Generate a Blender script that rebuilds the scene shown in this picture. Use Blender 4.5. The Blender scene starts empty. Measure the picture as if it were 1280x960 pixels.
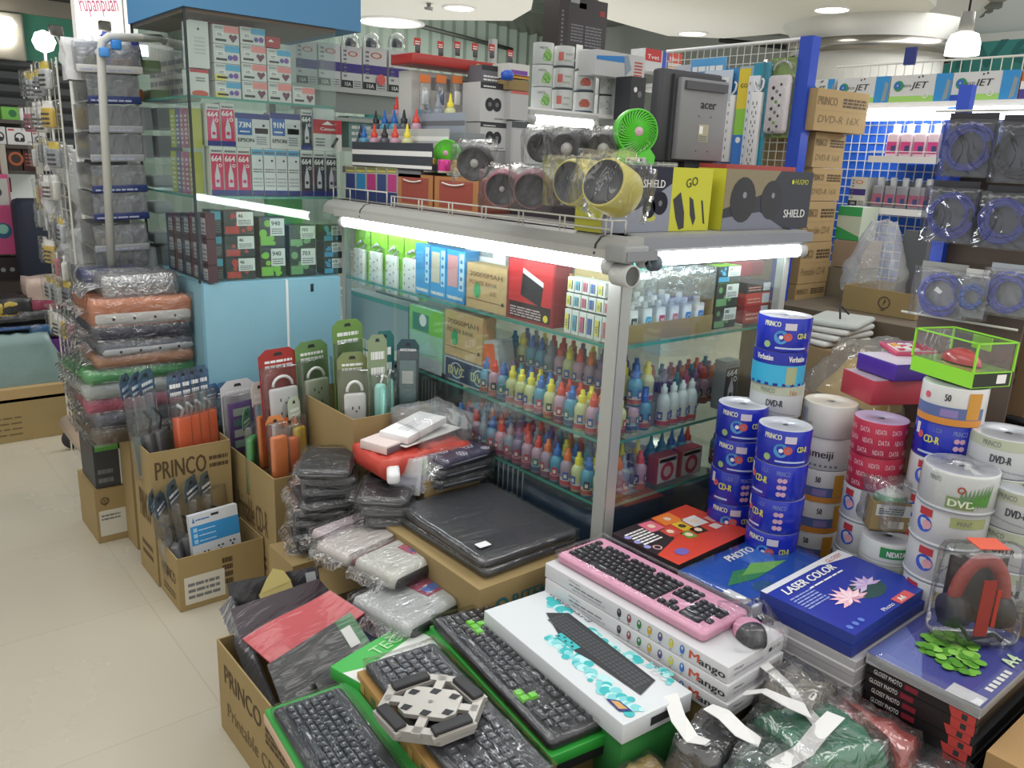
import bpy, bmesh, math, random
from mathutils import Vector, Matrix, noise
R = math.radians
random.seed(7)
SC = bpy.context.scene
COL = SC.collection
# ---------------------------------------------------------------- camera
G = .25   # floor level
CAMH, FPX, PITCH, ROLL, YAW = 1.6, 1020.0, 15.2, 2.5, 40.0
_p, _r, _y = R(PITCH), R(ROLL), R(YAW)
CF = Vector((math.sin(_y)*math.cos(_p), math.cos(_y)*math.cos(_p), -math.sin(_p)))
_R = Vector((math.cos(_y), -math.sin(_y), 0)); _U = _R.cross(CF)
CR = _R*math.cos(_r) + _U*math.sin(_r); CU = -_R*math.sin(_r) + _U*math.cos(_r)
cam = bpy.data.cameras.new('camera'); camo = bpy.data.objects.new('camera', cam); COL.objects.link(camo)
cam.sensor_fit = 'HORIZONTAL'; cam.sensor_width = 36; cam.lens = 36*FPX/1280; cam.clip_start = .02; cam.clip_end = 200
camo.matrix_world = Matrix(((CR.x, CU.x, -CF.x, 0), (CR.y, CU.y, -CF.y, 0), (CR.z, CU.z, -CF.z, CAMH), (0, 0, 0, 1)))
SC.camera = camo
# ---------------------------------------------------------------- world, lights, exposure
w = bpy.data.worlds.new('world'); SC.world = w; w.use_nodes = True
bg = w.node_tree.nodes['Background']; bg.inputs[0].default_value = (1.0, .985, .95, 1); bg.inputs[1].default_value = WORLD = .80
SC.view_settings.view_transform = 'Standard'; SC.view_settings.look = 'None'
SC.view_settings.gamma = 1; SC.view_settings.use_curve_mapping = False; SC.view_settings.exposure = 0.05
SC.cycles.max_bounces = 8; SC.cycles.transparent_max_bounces = 24; SC.cycles.diffuse_bounces = 3; SC.cycles.glossy_bounces = 3
SC.cycles.sample_clamp_indirect = 4; SC.cycles.sample_clamp_direct = 0; SC.cycles.caustics_reflective = False; SC.cycles.caustics_refractive = False
def area(name, loc, sx, sy, energy, col=(1, .98, .94), rot=(0, 0, 0)):
    l = bpy.data.lights.new(name, 'AREA'); l.shape = 'RECTANGLE'; l.size = sx; l.size_y = sy; l.energy = energy; l.color = col
    o = bpy.data.objects.new(name, l); COL.objects.link(o); o.location = loc; o.rotation_euler = rot
    return o
area('ceiling_lamp_light', (0.2, 2.2, 2.85), 1.2, 3.0, 26)
area('ceiling_lamp_light', (2.2, -0.6, 2.85), 2.4, 1.2, 30)
area('ceiling_lamp_light', (0.4, 5.6, 2.9), 2.0, 2.6, 110)
area('added_ceiling_fill', (5.5, 7.0, 2.1), 4.5, 4.5, 45, rot=(math.pi, 0, 0))  # added upward fill that brightens the far ceiling; no fixture stands here
area('added_wall_fill', (5, 9.2, 3.0), 7, .5, 90, rot=(R(60), 0, 0))  # added fill aimed at the back wall to lift it; not a real fitting
area('ceiling_lamp_light', (6.5, 2.5, 2.9), 2, 2, 90)
area('ceiling_lamp_light', (3.0, 3.9, 2.88), 1.2, 1.2, 40)

# ---------------------------------------------------------------- pixel rays used as a tape measure
def ray(px, py): return CF + CR*((px-640)/FPX) - CU*((py-480)/FPX)
def PZ(px, py, z): d = ray(px, py); t = (z-CAMH)/d.z; return Vector((0, 0, CAMH)) + d*t
def PX(px, py, x): d = ray(px, py); return Vector((0, 0, CAMH)) + d*(x/d.x)
def PY(px, py, y): d = ray(px, py); return Vector((0, 0, CAMH)) + d*(y/d.y)
def PD(px, py, dist): return Vector((0, 0, CAMH)) + ray(px, py)*dist
# ---------------------------------------------------------------- materials
MATS = {}
def lin(c):
    if isinstance(c, str): c = tuple(int(c[i:i+2], 16)/255 for i in (0, 2, 4))
    return tuple(x/12.92 if x <= .04045 else ((x+.055)/1.055)**2.4 for x in c)
def M(c, rough=.5, metal=0, bump=0, bscale=40, em=0, var=0, vscale=8, coat=0, spec=.5):
    key = (c, rough, metal, bump, bscale, em, var, vscale, coat, spec)
    if key in MATS: return MATS[key]
    m = bpy.data.materials.new('mat_%d' % len(MATS)); m.use_nodes = True
    nt = m.node_tree; b = nt.nodes['Principled BSDF']; col = lin(c)
    b.inputs['Base Color'].default_value = (*col, 1); b.inputs['Roughness'].default_value = rough
    b.inputs['Metallic'].default_value = metal; b.inputs['Specular IOR Level'].default_value = spec
    if coat: b.inputs['Coat Weight'].default_value = coat; b.inputs['Coat Roughness'].default_value = .08
    if em:
        b.inputs['Emission Color'].default_value = (*col, 1); b.inputs['Emission Strength'].default_value = em
    if bump or var:
        tc = nt.nodes.new('ShaderNodeTexCoord'); n = nt.nodes.new('ShaderNodeTexNoise')
        nt.links.new(tc.outputs['Object'], n.inputs['Vector']); n.inputs['Scale'].default_value = bscale; n.inputs['Detail'].default_value = 3
        if bump:
            bp = nt.nodes.new('ShaderNodeBump'); bp.inputs['Strength'].default_value = bump; bp.inputs['Distance'].default_value = .01
            nt.links.new(n.outputs['Fac'], bp.inputs['Height']); nt.links.new(bp.outputs['Normal'], b.inputs['Normal'])
        if var:
            n2 = nt.nodes.new('ShaderNodeTexNoise'); n2.inputs['Scale'].default_value = vscale; n2.inputs['Detail'].default_value = 4
            nt.links.new(tc.outputs['Object'], n2.inputs['Vector'])
            mx = nt.nodes.new('ShaderNodeMixRGB'); mx.inputs[1].default_value = (*[x*(1-var) for x in col], 1)
            mx.inputs[2].default_value = (*[min(1, x*(1+var)) for x in col], 1)
            nt.links.new(n2.outputs['Fac'], mx.inputs[0]); nt.links.new(mx.outputs[0], b.inputs['Base Color'])
    MATS[key] = m
    return m
def film(name, tint=(1, 1, 1), gloss=.16, white=.04, bump=.6, scale=22, rough=.12, aniso=(1, 1, 1), fr=.55):
    if name in MATS: return MATS[name]
    m = bpy.data.materials.new(name); m.use_nodes = True; nt = m.node_tree
    nt.nodes.clear(); out = nt.nodes.new('ShaderNodeOutputMaterial')
    tr = nt.nodes.new('ShaderNodeBsdfTransparent'); tr.inputs[0].default_value = (*tint, 1)
    gl = nt.nodes.new('ShaderNodeBsdfGlossy'); gl.inputs['Roughness'].default_value = rough
    df = nt.nodes.new('ShaderNodeBsdfDiffuse'); df.inputs[0].default_value = (.85, .87, .88, 1)
    lw = nt.nodes.new('ShaderNodeLayerWeight'); lw.inputs[0].default_value = .22
    ad = nt.nodes.new('ShaderNodeMath'); ad.operation = 'MULTIPLY_ADD'; ad.inputs[1].default_value = fr; ad.inputs[2].default_value = gloss
    m1 = nt.nodes.new('ShaderNodeMixShader'); m2 = nt.nodes.new('ShaderNodeMixShader')
    nt.links.new(lw.outputs['Fresnel'], ad.inputs[0]); nt.links.new(ad.outputs[0], m1.inputs[0])
    nt.links.new(tr.outputs[0], m1.inputs[1]); nt.links.new(gl.outputs[0], m1.inputs[2])
    m2.inputs[0].default_value = white; nt.links.new(m1.outputs[0], m2.inputs[1]); nt.links.new(df.outputs[0], m2.inputs[2])
    nt.links.new(m2.outputs[0], out.inputs[0])
    if bump:
        tc = nt.nodes.new('ShaderNodeTexCoord'); mp = nt.nodes.new('ShaderNodeMapping'); mp.inputs['Scale'].default_value = aniso
        mp.inputs['Rotation'].default_value = (.3, .2, .6)
        n = nt.nodes.new('ShaderNodeTexNoise'); n.inputs['Scale'].default_value = scale; n.inputs['Detail'].default_value = 2; n.inputs['Distortion'].default_value = 1.2
        bp = nt.nodes.new('ShaderNodeBump'); bp.inputs['Strength'].default_value = bump; bp.inputs['Distance'].default_value = .02
        nt.links.new(tc.outputs['Object'], mp.inputs[0]); nt.links.new(mp.outputs[0], n.inputs['Vector'])
        nt.links.new(n.outputs['Fac'], bp.inputs['Height'])
        for k in (gl, lw, df): nt.links.new(bp.outputs['Normal'], k.inputs['Normal'])
    MATS[name] = m
    return m
FILM = film('clear_wrap', gloss=.05, white=.012, scale=14, rough=.08, aniso=(1, 2.5, 1), fr=.45)
FILMH = film('heavy_wrap', gloss=.08, white=.015, scale=16, rough=.07, aniso=(1, 3, 2))
FILMT = film('taut_wrap', gloss=.04, white=.005, bump=.35, scale=9, aniso=(1, 6, 1), fr=.35)
BLIS = film('clear_blister', gloss=.07, white=.02, bump=.15)
GLASS = film('cabinet_glass', tint=(.93, .97, .96), gloss=.035, white=.008, bump=0, rough=.03, fr=.2)
GEDGE = M('3f8f80', .2)
BHDR = film('blue_header_film', tint=(.42, .62, .82), gloss=.08, white=.06)
BAGW = film('milky_bag', gloss=.12, white=.42, scale=18)
BAGY = film('yellow_bag', tint=(.95, .86, .5), gloss=.1, white=.1)
CARD = M('998459', .8, var=.1, vscale=6, bump=.05)
CARD2 = M('ab9165', .8, var=.08, vscale=6)
CARDI = M('9c8059', .85)
INKC = M('5a4632', .8)
BLK = M('18191b', .45); BLKF = M('1c1d22', .75, bump=.2, bscale=200); DK = M('2c2d31', .5); GREY = M('8b8d8f', .5)
WHT = M('e8e8e6', .5); WHTG = M('dcdcd8', .4); PAPER = M('d9dad8', .7); ALU = M('a9aca8', .38, metal=.7)
WIRE = M('cfcfc6', .4); RED = M('b5262a', .4); NAVY = M('1b2a78', .35); BLUE = M('1a52b8', .35); YEL = M('e8d23a', .4)
ORG = M('e0722e', .4); GRN = M('3ea63c', .4); PNK = M('e24a86', .4); TEAL = M('2f8f96', .4); CYAN = M('2fa8d8', .4); PURP = M('56307e', .4)
# ---------------------------------------------------------------- text outlines
TXT = {}
def glyphs(s):
    if s in TXT: return TXT[s]
    cu = bpy.data.curves.new('t', 'FONT'); cu.body = s; cu.resolution_u = 2
    o = bpy.data.objects.new('t', cu); COL.objects.link(o); dg = bpy.context.evaluated_depsgraph_get()
    me = bpy.data.meshes.new_from_object(o.evaluated_get(dg)); bpy.data.objects.remove(o)
    vs = [v.co.copy() for v in me.vertices]; fs = [tuple(p.vertices) for p in me.polygons]
    bpy.data.meshes.remove(me); bpy.data.curves.remove(cu)
    x0 = min(v.x for v in vs); x1 = max(v.x for v in vs)
    TXT[s] = ([(v.x-x0, v.y) for v in vs], fs, x1-x0)
    return TXT[s]
# ---------------------------------------------------------------- mesh builder
class MB:
    def __init__(s): s.v = []; s.f = []; s.mi = []; s.mats = []; s.sm = []; s.T = Matrix.Identity(4)
    def slot(s, m):
        if m not in s.mats: s.mats.append(m)
        return s.mats.index(m)
    def add(s, vs, fs, m, smooth=False):
        o = len(s.v); s.v += [tuple(s.T @ Vector(v)) for v in vs]; k = None if isinstance(m, list) else s.slot(m)
        for i, f in enumerate(fs):
            s.f.append(tuple(o+j for j in f)); s.mi.append(s.slot(m[i]) if k is None else k); s.sm.append(smooth)
        return s
    def box(s, x0, y0, z0, x1, y1, z1, m, top=None, front=None, left=None, right=None):
        vs = [(x0, y0, z0), (x1, y0, z0), (x1, y1, z0), (x0, y1, z0), (x0, y0, z1), (x1, y0, z1), (x1, y1, z1), (x0, y1, z1)]
        fs = [(0, 3, 2, 1), (4, 5, 6, 7), (0, 1, 5, 4), (1, 2, 6, 5), (2, 3, 7, 6), (3, 0, 4, 7)]
        return s.add(vs, fs, [m, top or m, front or m, right or m, m, left or m])
    def rbox(s, x0, y0, z0, x1, y1, z1, m, r=.004, rz=None, n=3, smooth=True):
        """box with rounded plan corners (r) and softened top and bottom rims (rz)"""
        rz = r*.6 if rz is None else rz; r = min(r, (x1-x0)/2.01, (y1-y0)/2.01); rz = min(rz, (z1-z0)/2.01, r*.98)
        def loop(i, z):
            ri = max(r-i, 1e-5); L = []
            for cx, cy, a0 in ((x1-r, y1-r, 0), (x0+r, y1-r, 90), (x0+r, y0+r, 180), (x1-r, y0+r, 270)):
                for k in range(n+1):
                    a = R(a0+90*k/n); L.append((cx+ri*math.cos(a), cy+ri*math.sin(a), z))
            return L
        rings = [loop(rz, z0), loop(rz*.3, z0+rz*.3), loop(0, z0+rz), loop(0, z1-rz), loop(rz*.3, z1-rz*.3), loop(rz, z1)]
        N = len(rings[0]); vs = [p for g in rings for p in g]; fs = []
        for a in range(len(rings)-1):
            for k in range(N): fs.append((a*N+k, a*N+(k+1) % N, (a+1)*N+(k+1) % N, (a+1)*N+k))
        s.add(vs, fs, m, smooth); s.add(rings[0][::-1], [tuple(range(N))], m); s.add(rings[-1], [tuple(range(N))], m)
        return s
    def quad(s, a, b, c, d, m): return s.add([a, b, c, d], [(0, 1, 2, 3)], m)
    def prism(s, poly, z0, z1, m, side=None):
        n = len(poly); vs = [(x, y, z0) for x, y in poly] + [(x, y, z1) for x, y in poly]
        fs = [tuple(range(n))[::-1], tuple(range(n, 2*n))] + [(i, (i+1) % n, n+(i+1) % n, n+i) for i in range(n)]
        return s.add(vs, fs, [m, m] + [side or m]*n)
    def lathe(s, prof, m, c=(0, 0, 0), n=20, smooth=True, ax='Z', a0=0, a1=360):
        """prof: [(r, z)...]; m one material or one per band"""
        full = a1-a0 >= 360; N = n if full else n+1; vs = []
        for r, z in prof:
            for k in range(N):
                a = R(a0+(a1-a0)*k/n); p = (r*math.cos(a), r*math.sin(a), z)
                if ax == 'X': p = (p[2], p[0], p[1])
                if ax == 'Y': p = (p[1], p[2], p[0])
                vs.append((c[0]+p[0], c[1]+p[1], c[2]+p[2]))
        fs = []; ms = []
        for i in range(len(prof)-1):
            for k in range(n):
                k2 = (k+1) % N; fs.append((i*N+k, i*N+k2, (i+1)*N+k2, (i+1)*N+k)); ms.append(m[i] if isinstance(m, list) else m)
        return s.add(vs, fs, ms, smooth)
    def tube(s, pts, r, m, n=6, closed=False, flat=1):
        pts = [Vector(p) for p in pts]; L = len(pts); vs = []; fs = []; up = None
        for i, p in enumerate(pts):
            t = (pts[(i+1) % L]-pts[i-1]) if closed else (pts[min(i+1, L-1)]-pts[max(i-1, 0)])
            t.normalize()
            if up is None: up = Vector((0, 0, 1)) if abs(t.z) < .9 else Vector((1, 0, 0))
            u = (up-t*up.dot(t)).normalized(); up = u; v = t.cross(u); ri = r[i] if isinstance(r, (list, tuple)) else r
            for k in range(n):
                a = 2*math.pi*k/n; vs.append(p+u*(ri*flat*math.cos(a))+v*(ri*math.sin(a)))
        for i in range(L if closed else L-1):
            j = (i+1) % L
            for k in range(n): fs.append((i*n+k, i*n+(k+1) % n, j*n+(k+1) % n, j*n+k))
        if not closed: fs += [tuple(range(n))[::-1], tuple((L-1)*n+k for k in range(n))]
        return s.add(vs, fs, m, n > 5)
    # --- printing on a face: frame = (origin, U, V) ; coordinates in metres
    def q(s, F, u0, v0, u1, v1, m, e=.0005):
        o, U, V = F; N = U.cross(V).normalized()*e
        return s.add([o+U*a+V*b+N for a, b in ((u0, v0), (u1, v0), (u1, v1), (u0, v1))], [(0, 1, 2, 3)], m)
    def poly(s, F, pts, m, e=.0006):
        o, U, V = F; N = U.cross(V).normalized()*e
        return s.add([o+U*a+V*b+N for a, b in pts], [tuple(range(len(pts)))], m)
    def disc(s, F, u, v, r, m, e=.0008, ri=0, n=18, sy=1):
        if not ri: return s.poly(F, [(u+r*math.cos(2*math.pi*k/n), v+sy*r*math.sin(2*math.pi*k/n)) for k in range(n)], m, e)
        o, U, V = F; N = U.cross(V).normalized()*e; vs = []
        for rr in (ri, r): vs += [o+U*(u+rr*math.cos(2*math.pi*k/n))+V*(v+sy*rr*math.sin(2*math.pi*k/n))+N for k in range(n)]
        return s.add(vs, [(k, (k+1) % n, n+(k+1) % n, n+k) for k in range(n)], m)
    def text(s, F, u, v, h, t, m, e=.001, ang=0, wd=None, bold=0, cen=False, shear=0):
        vs, fs, wid = glyphs(t); sc = h/.7; sx = sc if wd is None else wd/wid; o, U, V = F; N = U.cross(V).normalized()*e
        ca, sa = math.cos(R(ang)), math.sin(R(ang)); off = -wid*sx/2 if cen else 0
        for db in ((0,) if not bold else (-bold, 0, bold)):
            L = []
            for x, y in vs:
                a = x*sx+off+db+y*sc*shear; b = y*sc
                L.append(o+U*(u+a*ca-b*sa)+V*(v+a*sa+b*ca)+N*(1+.1*db/(abs(db) or 1)))
            s.add(L, fs, m)
        return s
    def lines(s, F, u0, v0, u1, v1, n, m, fill=.5, seed=0, e=.0007):
        """rows of small print"""
        rg = random.Random(seed); dv = (v1-v0)/n
        for i in range(n):
            u = u0
            while u < u1-.001:
                L = (u1-u0)*rg.uniform(.08, .28); s.q(F, u, v0+i*dv, min(u1, u+L), v0+i*dv+dv*fill, m, e); u += L+(u1-u0)*.03
        return s
    def build(s, name, parent=None, loc=None, rz=0, label=None, cat=None, group=None, kind=None, rot=None):
        me = bpy.data.meshes.new(name); me.from_pydata(s.v, [], s.f)
        for m in s.mats: me.materials.append(m)
        me.polygons.foreach_set('material_index', s.mi); me.polygons.foreach_set('use_smooth', s.sm); me.update()
        o = bpy.data.objects.new(name, me); COL.objects.link(o)
        if parent: o.parent = parent
        if loc is not None: o.location = loc
        o.rotation_euler = rot or (0, 0, rz)
        return tag(o, label, cat, group, kind)
def tag(o, label=None, cat=None, group=None, kind=None):
    for k, v in (('label', label), ('category', cat), ('group', group), ('kind', kind)):
        if v: o[k] = v
    return o
def thing(name, label, cat, loc=(0, 0, 0), rz=0, group=None, rot=None):
    o = bpy.data.objects.new(name, None); COL.objects.link(o); o.empty_display_size = .03
    o.location = loc; o.rotation_euler = rot or (0, 0, rz)
    return tag(o, label, cat, group)
KIDS = {}
def dup(root, loc, rz=0, label=None, group=None, rot=None, scale=None):
    def cp(o, par):
        c = o.copy(); COL.objects.link(c); c.parent = par
        for k in [x for x in bpy.data.objects if x.parent == o] if o not in KIDS else KIDS[o]: cp(k, c)
        return c
    KIDS.setdefault(root, [x for x in bpy.data.objects if x.parent == root])
    for k in KIDS[root]: KIDS.setdefault(k, [x for x in bpy.data.objects if x.parent == k])
    c = cp(root, None); c.location = loc; c.rotation_euler = rot or (0, 0, rz)
    if scale: c.scale = scale
    return tag(c, label, None, group)
def V(*a): return Vector(a)
ORD = ['first', 'second', 'third', 'fourth', 'fifth', 'sixth', 'seventh', 'eighth', 'ninth', 'tenth', 'eleventh', 'twelfth', 'thirteenth',
       'fourteenth', 'fifteenth', 'sixteenth', 'seventeenth', 'eighteenth', 'nineteenth', 'twentieth', 'twenty-first', 'twenty-second', 'twenty-third', 'twenty-fourth', 'twenty-fifth', 'twenty-sixth']
# faces of a box as printing frames
def FF(x0, y0, z0, *a): return (V(x0, y0, z0), V(1, 0, 0), V(0, 0, 1))         # front, looking +y at it
def FL(x0, y1, z0): return (V(x0, y1, z0), V(0, -1, 0), V(0, 0, 1))            # left face (x=x0), u runs towards the viewer (-y)
def FT(x0, y0, z1): return (V(x0, y0, z1), V(1, 0, 0), V(0, 1, 0))              # top, u along x
def wrap(dx, dy, dz, seed=0, amp=.006, pad=.004, res=.02, mat=None, tail=0, z0=0):
    """crinkled plastic shell around a box standing on z0, centred in x/y; returns MB"""
    nx, ny, nz = (max(3, int(d/res)) for d in (dx, dy, dz)); b = bmesh.new()
    X, Y, Z = dx/2+pad, dy/2+pad, dz+pad
    mb = MB(); idx = {}; vs = []; fs = []
    def vid(i, j, k):
        if (i, j, k) not in idx:
            x, y, z = -X+2*X*i/nx, -Y+2*Y*j/ny, Z*k/nz
            n = noise.noise_vector(Vector((x*17+seed*7.3, y*17, z*17+seed)))+noise.noise_vector(Vector((x*45, y*45+seed*3, z*45)))*.35
            a = abs(amp)*(0.25 if k == 0 else 1)
            dx_, dy_, dz_ = n*a
            if i in (0, nx): x += (1 if i else -1)*abs(dx_)
            if j in (0, ny): y += (1 if j else -1)*abs(dy_)
            if k == nz: z += abs(dz_)
            if (i in (0, nx)) + (j in (0, ny)) + (k in (0, nz)) >= 2: x *= .985; y *= .985
            idx[(i, j, k)] = len(vs); vs.append((x, y, z0+z))
        return idx[(i, j, k)]
    for i in range(nx):
        for j in range(ny): fs.append((vid(i, j, nz), vid(i+1, j, nz), vid(i+1, j+1, nz), vid(i, j+1, nz)))
    for i in range(nx):
        for k in range(nz):
            fs.append((vid(i, 0, k), vid(i+1, 0, k), vid(i+1, 0, k+1), vid(i, 0, k+1)))
            fs.append((vid(i, ny, k), vid(i, ny, k+1), vid(i+1, ny, k+1), vid(i+1, ny, k)))
    for j in range(ny):
        for k in range(nz):
            fs.append((vid(0, j, k), vid(0, j, k+1), vid(0, j+1, k+1), vid(0, j+1, k)))
            fs.append((vid(nx, j, k), vid(nx, j+1, k), vid(nx, j+1, k+1), vid(nx, j, k+1)))
    mb.add(vs, fs, mat or FILM, True); b.free()
    if tail:  # crumpled flap of film hanging off one end
        t = []; tf = []; nn = 6
        for i in range(nn+1):
            for j in range(5):
                u = -Y+2*Y*i/nn; r = j/4; n = noise.noise_vector(Vector((u*30, r*3, seed)))
                t.append((-X-r*tail, u*(1-.25*r)+n.y*.012*r, z0+Z*.55-r*r*tail*.6+n.z*.02*r))
        for i in range(nn):
            for j in range(4): a = i*5+j; tf.append((a, a+1, a+6, a+5))
        mb.add(t, tf, mat or FILM, True)
    return mb
# ================================================================ the room
def tile_mat():
    m = M('bcb6a5', .22, bump=.06, bscale=5, var=.05, vscale=3, coat=.3); nt = m.node_tree; b = nt.nodes['Principled BSDF']
    mixn = b.inputs['Base Color'].links[0].from_node
    tc = nt.nodes.new('ShaderNodeTexCoord'); br = nt.nodes.new('ShaderNodeTexBrick'); br.offset = 0
    br.inputs['Scale'].default_value = 1; br.inputs['Brick Width'].default_value = .6; br.inputs['Row Height'].default_value = .6
    br.inputs['Mortar Size'].default_value = .0025; br.inputs['Color1'].default_value = (1, 1, 1, 1); br.inputs['Color2'].default_value = (.97, .97, .97, 1)
    br.inputs['Mortar'].default_value = (.9, .89, .86, 1)
    mx = nt.nodes.new('ShaderNodeMixRGB'); mx.blend_type = 'MULTIPLY'; mx.inputs[0].default_value = 1
    nt.links.new(tc.outputs['Object'], br.inputs['Vector']); nt.links.new(mixn.outputs[0], mx.inputs[1]); nt.links.new(br.outputs['Color'], mx.inputs[2])
    nt.links.new(mx.outputs[0], b.inputs['Base Color'])
    n = nt.nodes.new('ShaderNodeTexNoise'); n.inputs['Scale'].default_value = 2.5; n.inputs['Detail'].default_value = 5
    mr = nt.nodes.new('ShaderNodeMapRange'); mr.inputs[3].default_value = .12; mr.inputs[4].default_value = .38
    nt.links.new(tc.outputs['Object'], n.inputs['Vector']); nt.links.new(n.outputs['Fac'], mr.inputs[0]); nt.links.new(mr.outputs[0], b.inputs['Roughness'])
    return m
MB().box(-4, -3, G-.05, 12, 12, G, tile_mat()).build('floor', kind='structure')
# back wall: pale green-grey folding curtain wall high up
b = MB(); cur = M('8f9f94', .6); n = 150
pts = [(-4+16*i/n, 11+(.06 if i % 2 else 0)) for i in range(n+1)]
b.add([(x, y, G) for x, y in pts]+[(x, y, 4.4) for x, y in pts], [(i, i+1, n+2+i, n+1+i) for i in range(n)], cur)
b.build('wall_back', kind='structure')
b = MB(); b.box(10, -3, G, 10.1, 11, 4.4, M('bfc4c0', .6)); b.build('wall_right', kind='structure')
# mural strip with big letters on the right wall
z0, z1 = PX(1200, 100, 9.9).z, PX(1200, 52, 9.9).z
b = MB(); b.box(9.9, -1, z0, 9.98, 6.2, z1+.05, M('3c8b84', .6, var=.35, vscale=1.2)); F = FL(9.9, 6.2, z0)
b.q(F, 0, z1-z0-.02, 7.2, z1-z0+.06, M('c9cdc8', .6))
lm = M('2c6f6d', .6)
b.text(F, (6.2-PX(1158, 75, 9.9).y), .12, .42, 'river', lm, wd=1.6); b.q(F, 0, .02, 7.2, .05, M('6fb0a4', .6))
b.build('trim_1', kind='structure')
# dark upper ceiling with crumpled silver insulation, white dropped ceiling and bulkhead
foil = M('9a9a92', .3, metal=.8, bump=1, bscale=2.2, var=.3, vscale=1.5)
b = MB(); g = 26
vs = []; 
for i in range(g+1):
    for j in range(g+1):
        x = -4+15*i/g; y = 4.6+7*j/g; vs.append((x, y, 3.75+.22*noise.noise(Vector((x*1.1, y*1.3, 1)))))
b.add(vs, [(i*(g+1)+j, i*(g+1)+j+1, (i+1)*(g+1)+j+1, (i+1)*(g+1)+j) for i in range(g) for j in range(g)], foil, True)
b.build('ceiling_2', kind='structure')
WC = M('e4e4de', .7)
def slab(px, z, h, name, m=WC):
    b = MB(); P = [PZ(x, y, z) for x, y in px]; b.prism([(p.x, p.y) for p in P], z, z+h, m); b.build(name, kind='structure')
# dropped ceiling: straight part on the left, sweeping curved part on the right
slab([(395, 0), (440, 22), (540, 25), (640, 26), (664, 12), (672, -30), (430, -60)], 2.9, .35, 'ceiling_1')
slab([(742, -30), (752, 22), (790, 33), (835, 45), (905, 48), (975, 42), (1030, 52), (1080, 46), (1150, 22), (1170, 8), (1130, -30)], 2.9, .3, 'ceiling_3')
# big white curved column and its steel band
c = PD(1082, 95, 7.4)
b = MB(); b.lathe([(.62, G), (.62, c.z+.25), (.9, c.z+.55), (1.1, 3.2)], M('c4c5c2', .5), (c.x, c.y, 0), n=48); b.build('wall_column', kind='structure')
b = MB(); zc = PD(1060, 55, 6.9).z
b.lathe([(.70, zc-.06), (.72, zc-.06), (.72, zc+.05), (.70, zc+.05)], M('8c8a84', .25, metal=.9), (c.x, c.y, 0), n=48); b.build('trim_2', kind='structure')
# left: roller shutter, green fascia, dark soffit
sh = M('606468', .5, metal=.3); b = MB(); y = 8.0; zt = PY(50, 78, y).z
k = 0; z = G
prof = []
while z < zt:
    prof += [(y, z), (y-.03, z+.03), (y-.03, z+.08)]; z += .1
b.add([(-4, p[0], p[1]) for p in prof]+[(1.9, p[0], p[1]) for p in prof], [(i, i+1, len(prof)+i+1, len(prof)+i) for i in range(len(prof)-1)], sh)
b.build('door_1', kind='structure')
z2 = PY(50, 22, y).z
b = MB(); b.box(-4, y-.1, zt, 1.9, y, z2, M('4fa08a', .5)); b.box(-4, y-.14, z2, 1.9, y, z2+.12, M('a8a49a', .6)); b.build('wall_left', kind='structure')
b = MB(); b.box(-4, 4.4, z2+.12, 2.0, y, z2+.2, M('3c3b39', .7)); b.build('ceiling_4', kind='structure')
p0, p1 = PY(-40, 70, y-.12), PY(27, 18, y-.12)
b = MB(); b.rbox(-1.2, -.03, 0, 0, .02, p1.z-p0.z, M('c9c6bd', .5), r=.02); sg = b.build('wall_sign', loc=(p1.x, y-.13, p0.z), label='pale rounded sign box on the green fascia at far left', cat='sign')
b = MB(); b.rbox(-.02, -.03, -.05, .02, 0, .05, M('fff6e0', em=9), r=.01); 
for i, (px, py) in enumerate([(3, 30), (3, 48)]):
    q = PY(px, py, y-.18); b2 = MB(); b2.lathe([(.001, -.07), (.07, -.05), (.1, 0), (.07, .05), (.001, .06)], M('fff8e6', em=5), n=16)
    b2.build('wall_lamp', loc=q, label='glowing round lamp in front of the pale sign box, the %s one' % ['upper', 'lower'][i], cat='lamp', group='lamps at the pale sign')
# lit white light box with pink lettering
p0 = PY(98, 62, 5.2); p1 = PY(168, -20, 5.2)
t = thing('light_box', 'bright white light box panel with slanted pink lettering above the wire rack', 'sign', (p0.x, 5.2, p0.z)); W = p1.x-p0.x; H = p1.z-p0.z
MB().box(0, 0, 0, W, .08, H, M('f3efe8', .5, em=.55)).build('panel', t)
b = MB(); b.text(FF(0, 0, 0), .03, H*.52, .085, 'rupanpuah', M('e06aa6', .5), ang=8, wd=W*.62); b.build('lettering', t)
# recessed downlights in the dropped ceiling
dl = None
for i, (px, py, lb) in enumerate([(574, 9, 'round downlight in the white ceiling above the ink bottle boxes'), (488, 27, 'large bright downlight at the edge of the white ceiling near the blue cabinet'),
                              (1040, 11, 'round downlight in the curved ceiling nearest the top edge'), (866, 41, 'round downlight in the curved ceiling above the monitor')]):
    q = PZ(px, py, 2.9); r = .13 if i != 1 else .30
    t = thing('downlight', lb, 'ceiling light', (q.x, q.y, 2.9), group='ceiling downlights')
    MB().lathe([(r*1.15, 0), (r*1.15, -.015), (r, -.015), (r, .01)], WHT, n=24).build('trim_ring', t)
    MB().lathe([(.001, -.008), (r, -.008)], M('fffaf0', em=7), n=24).build('lamp_disc', t)
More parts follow.
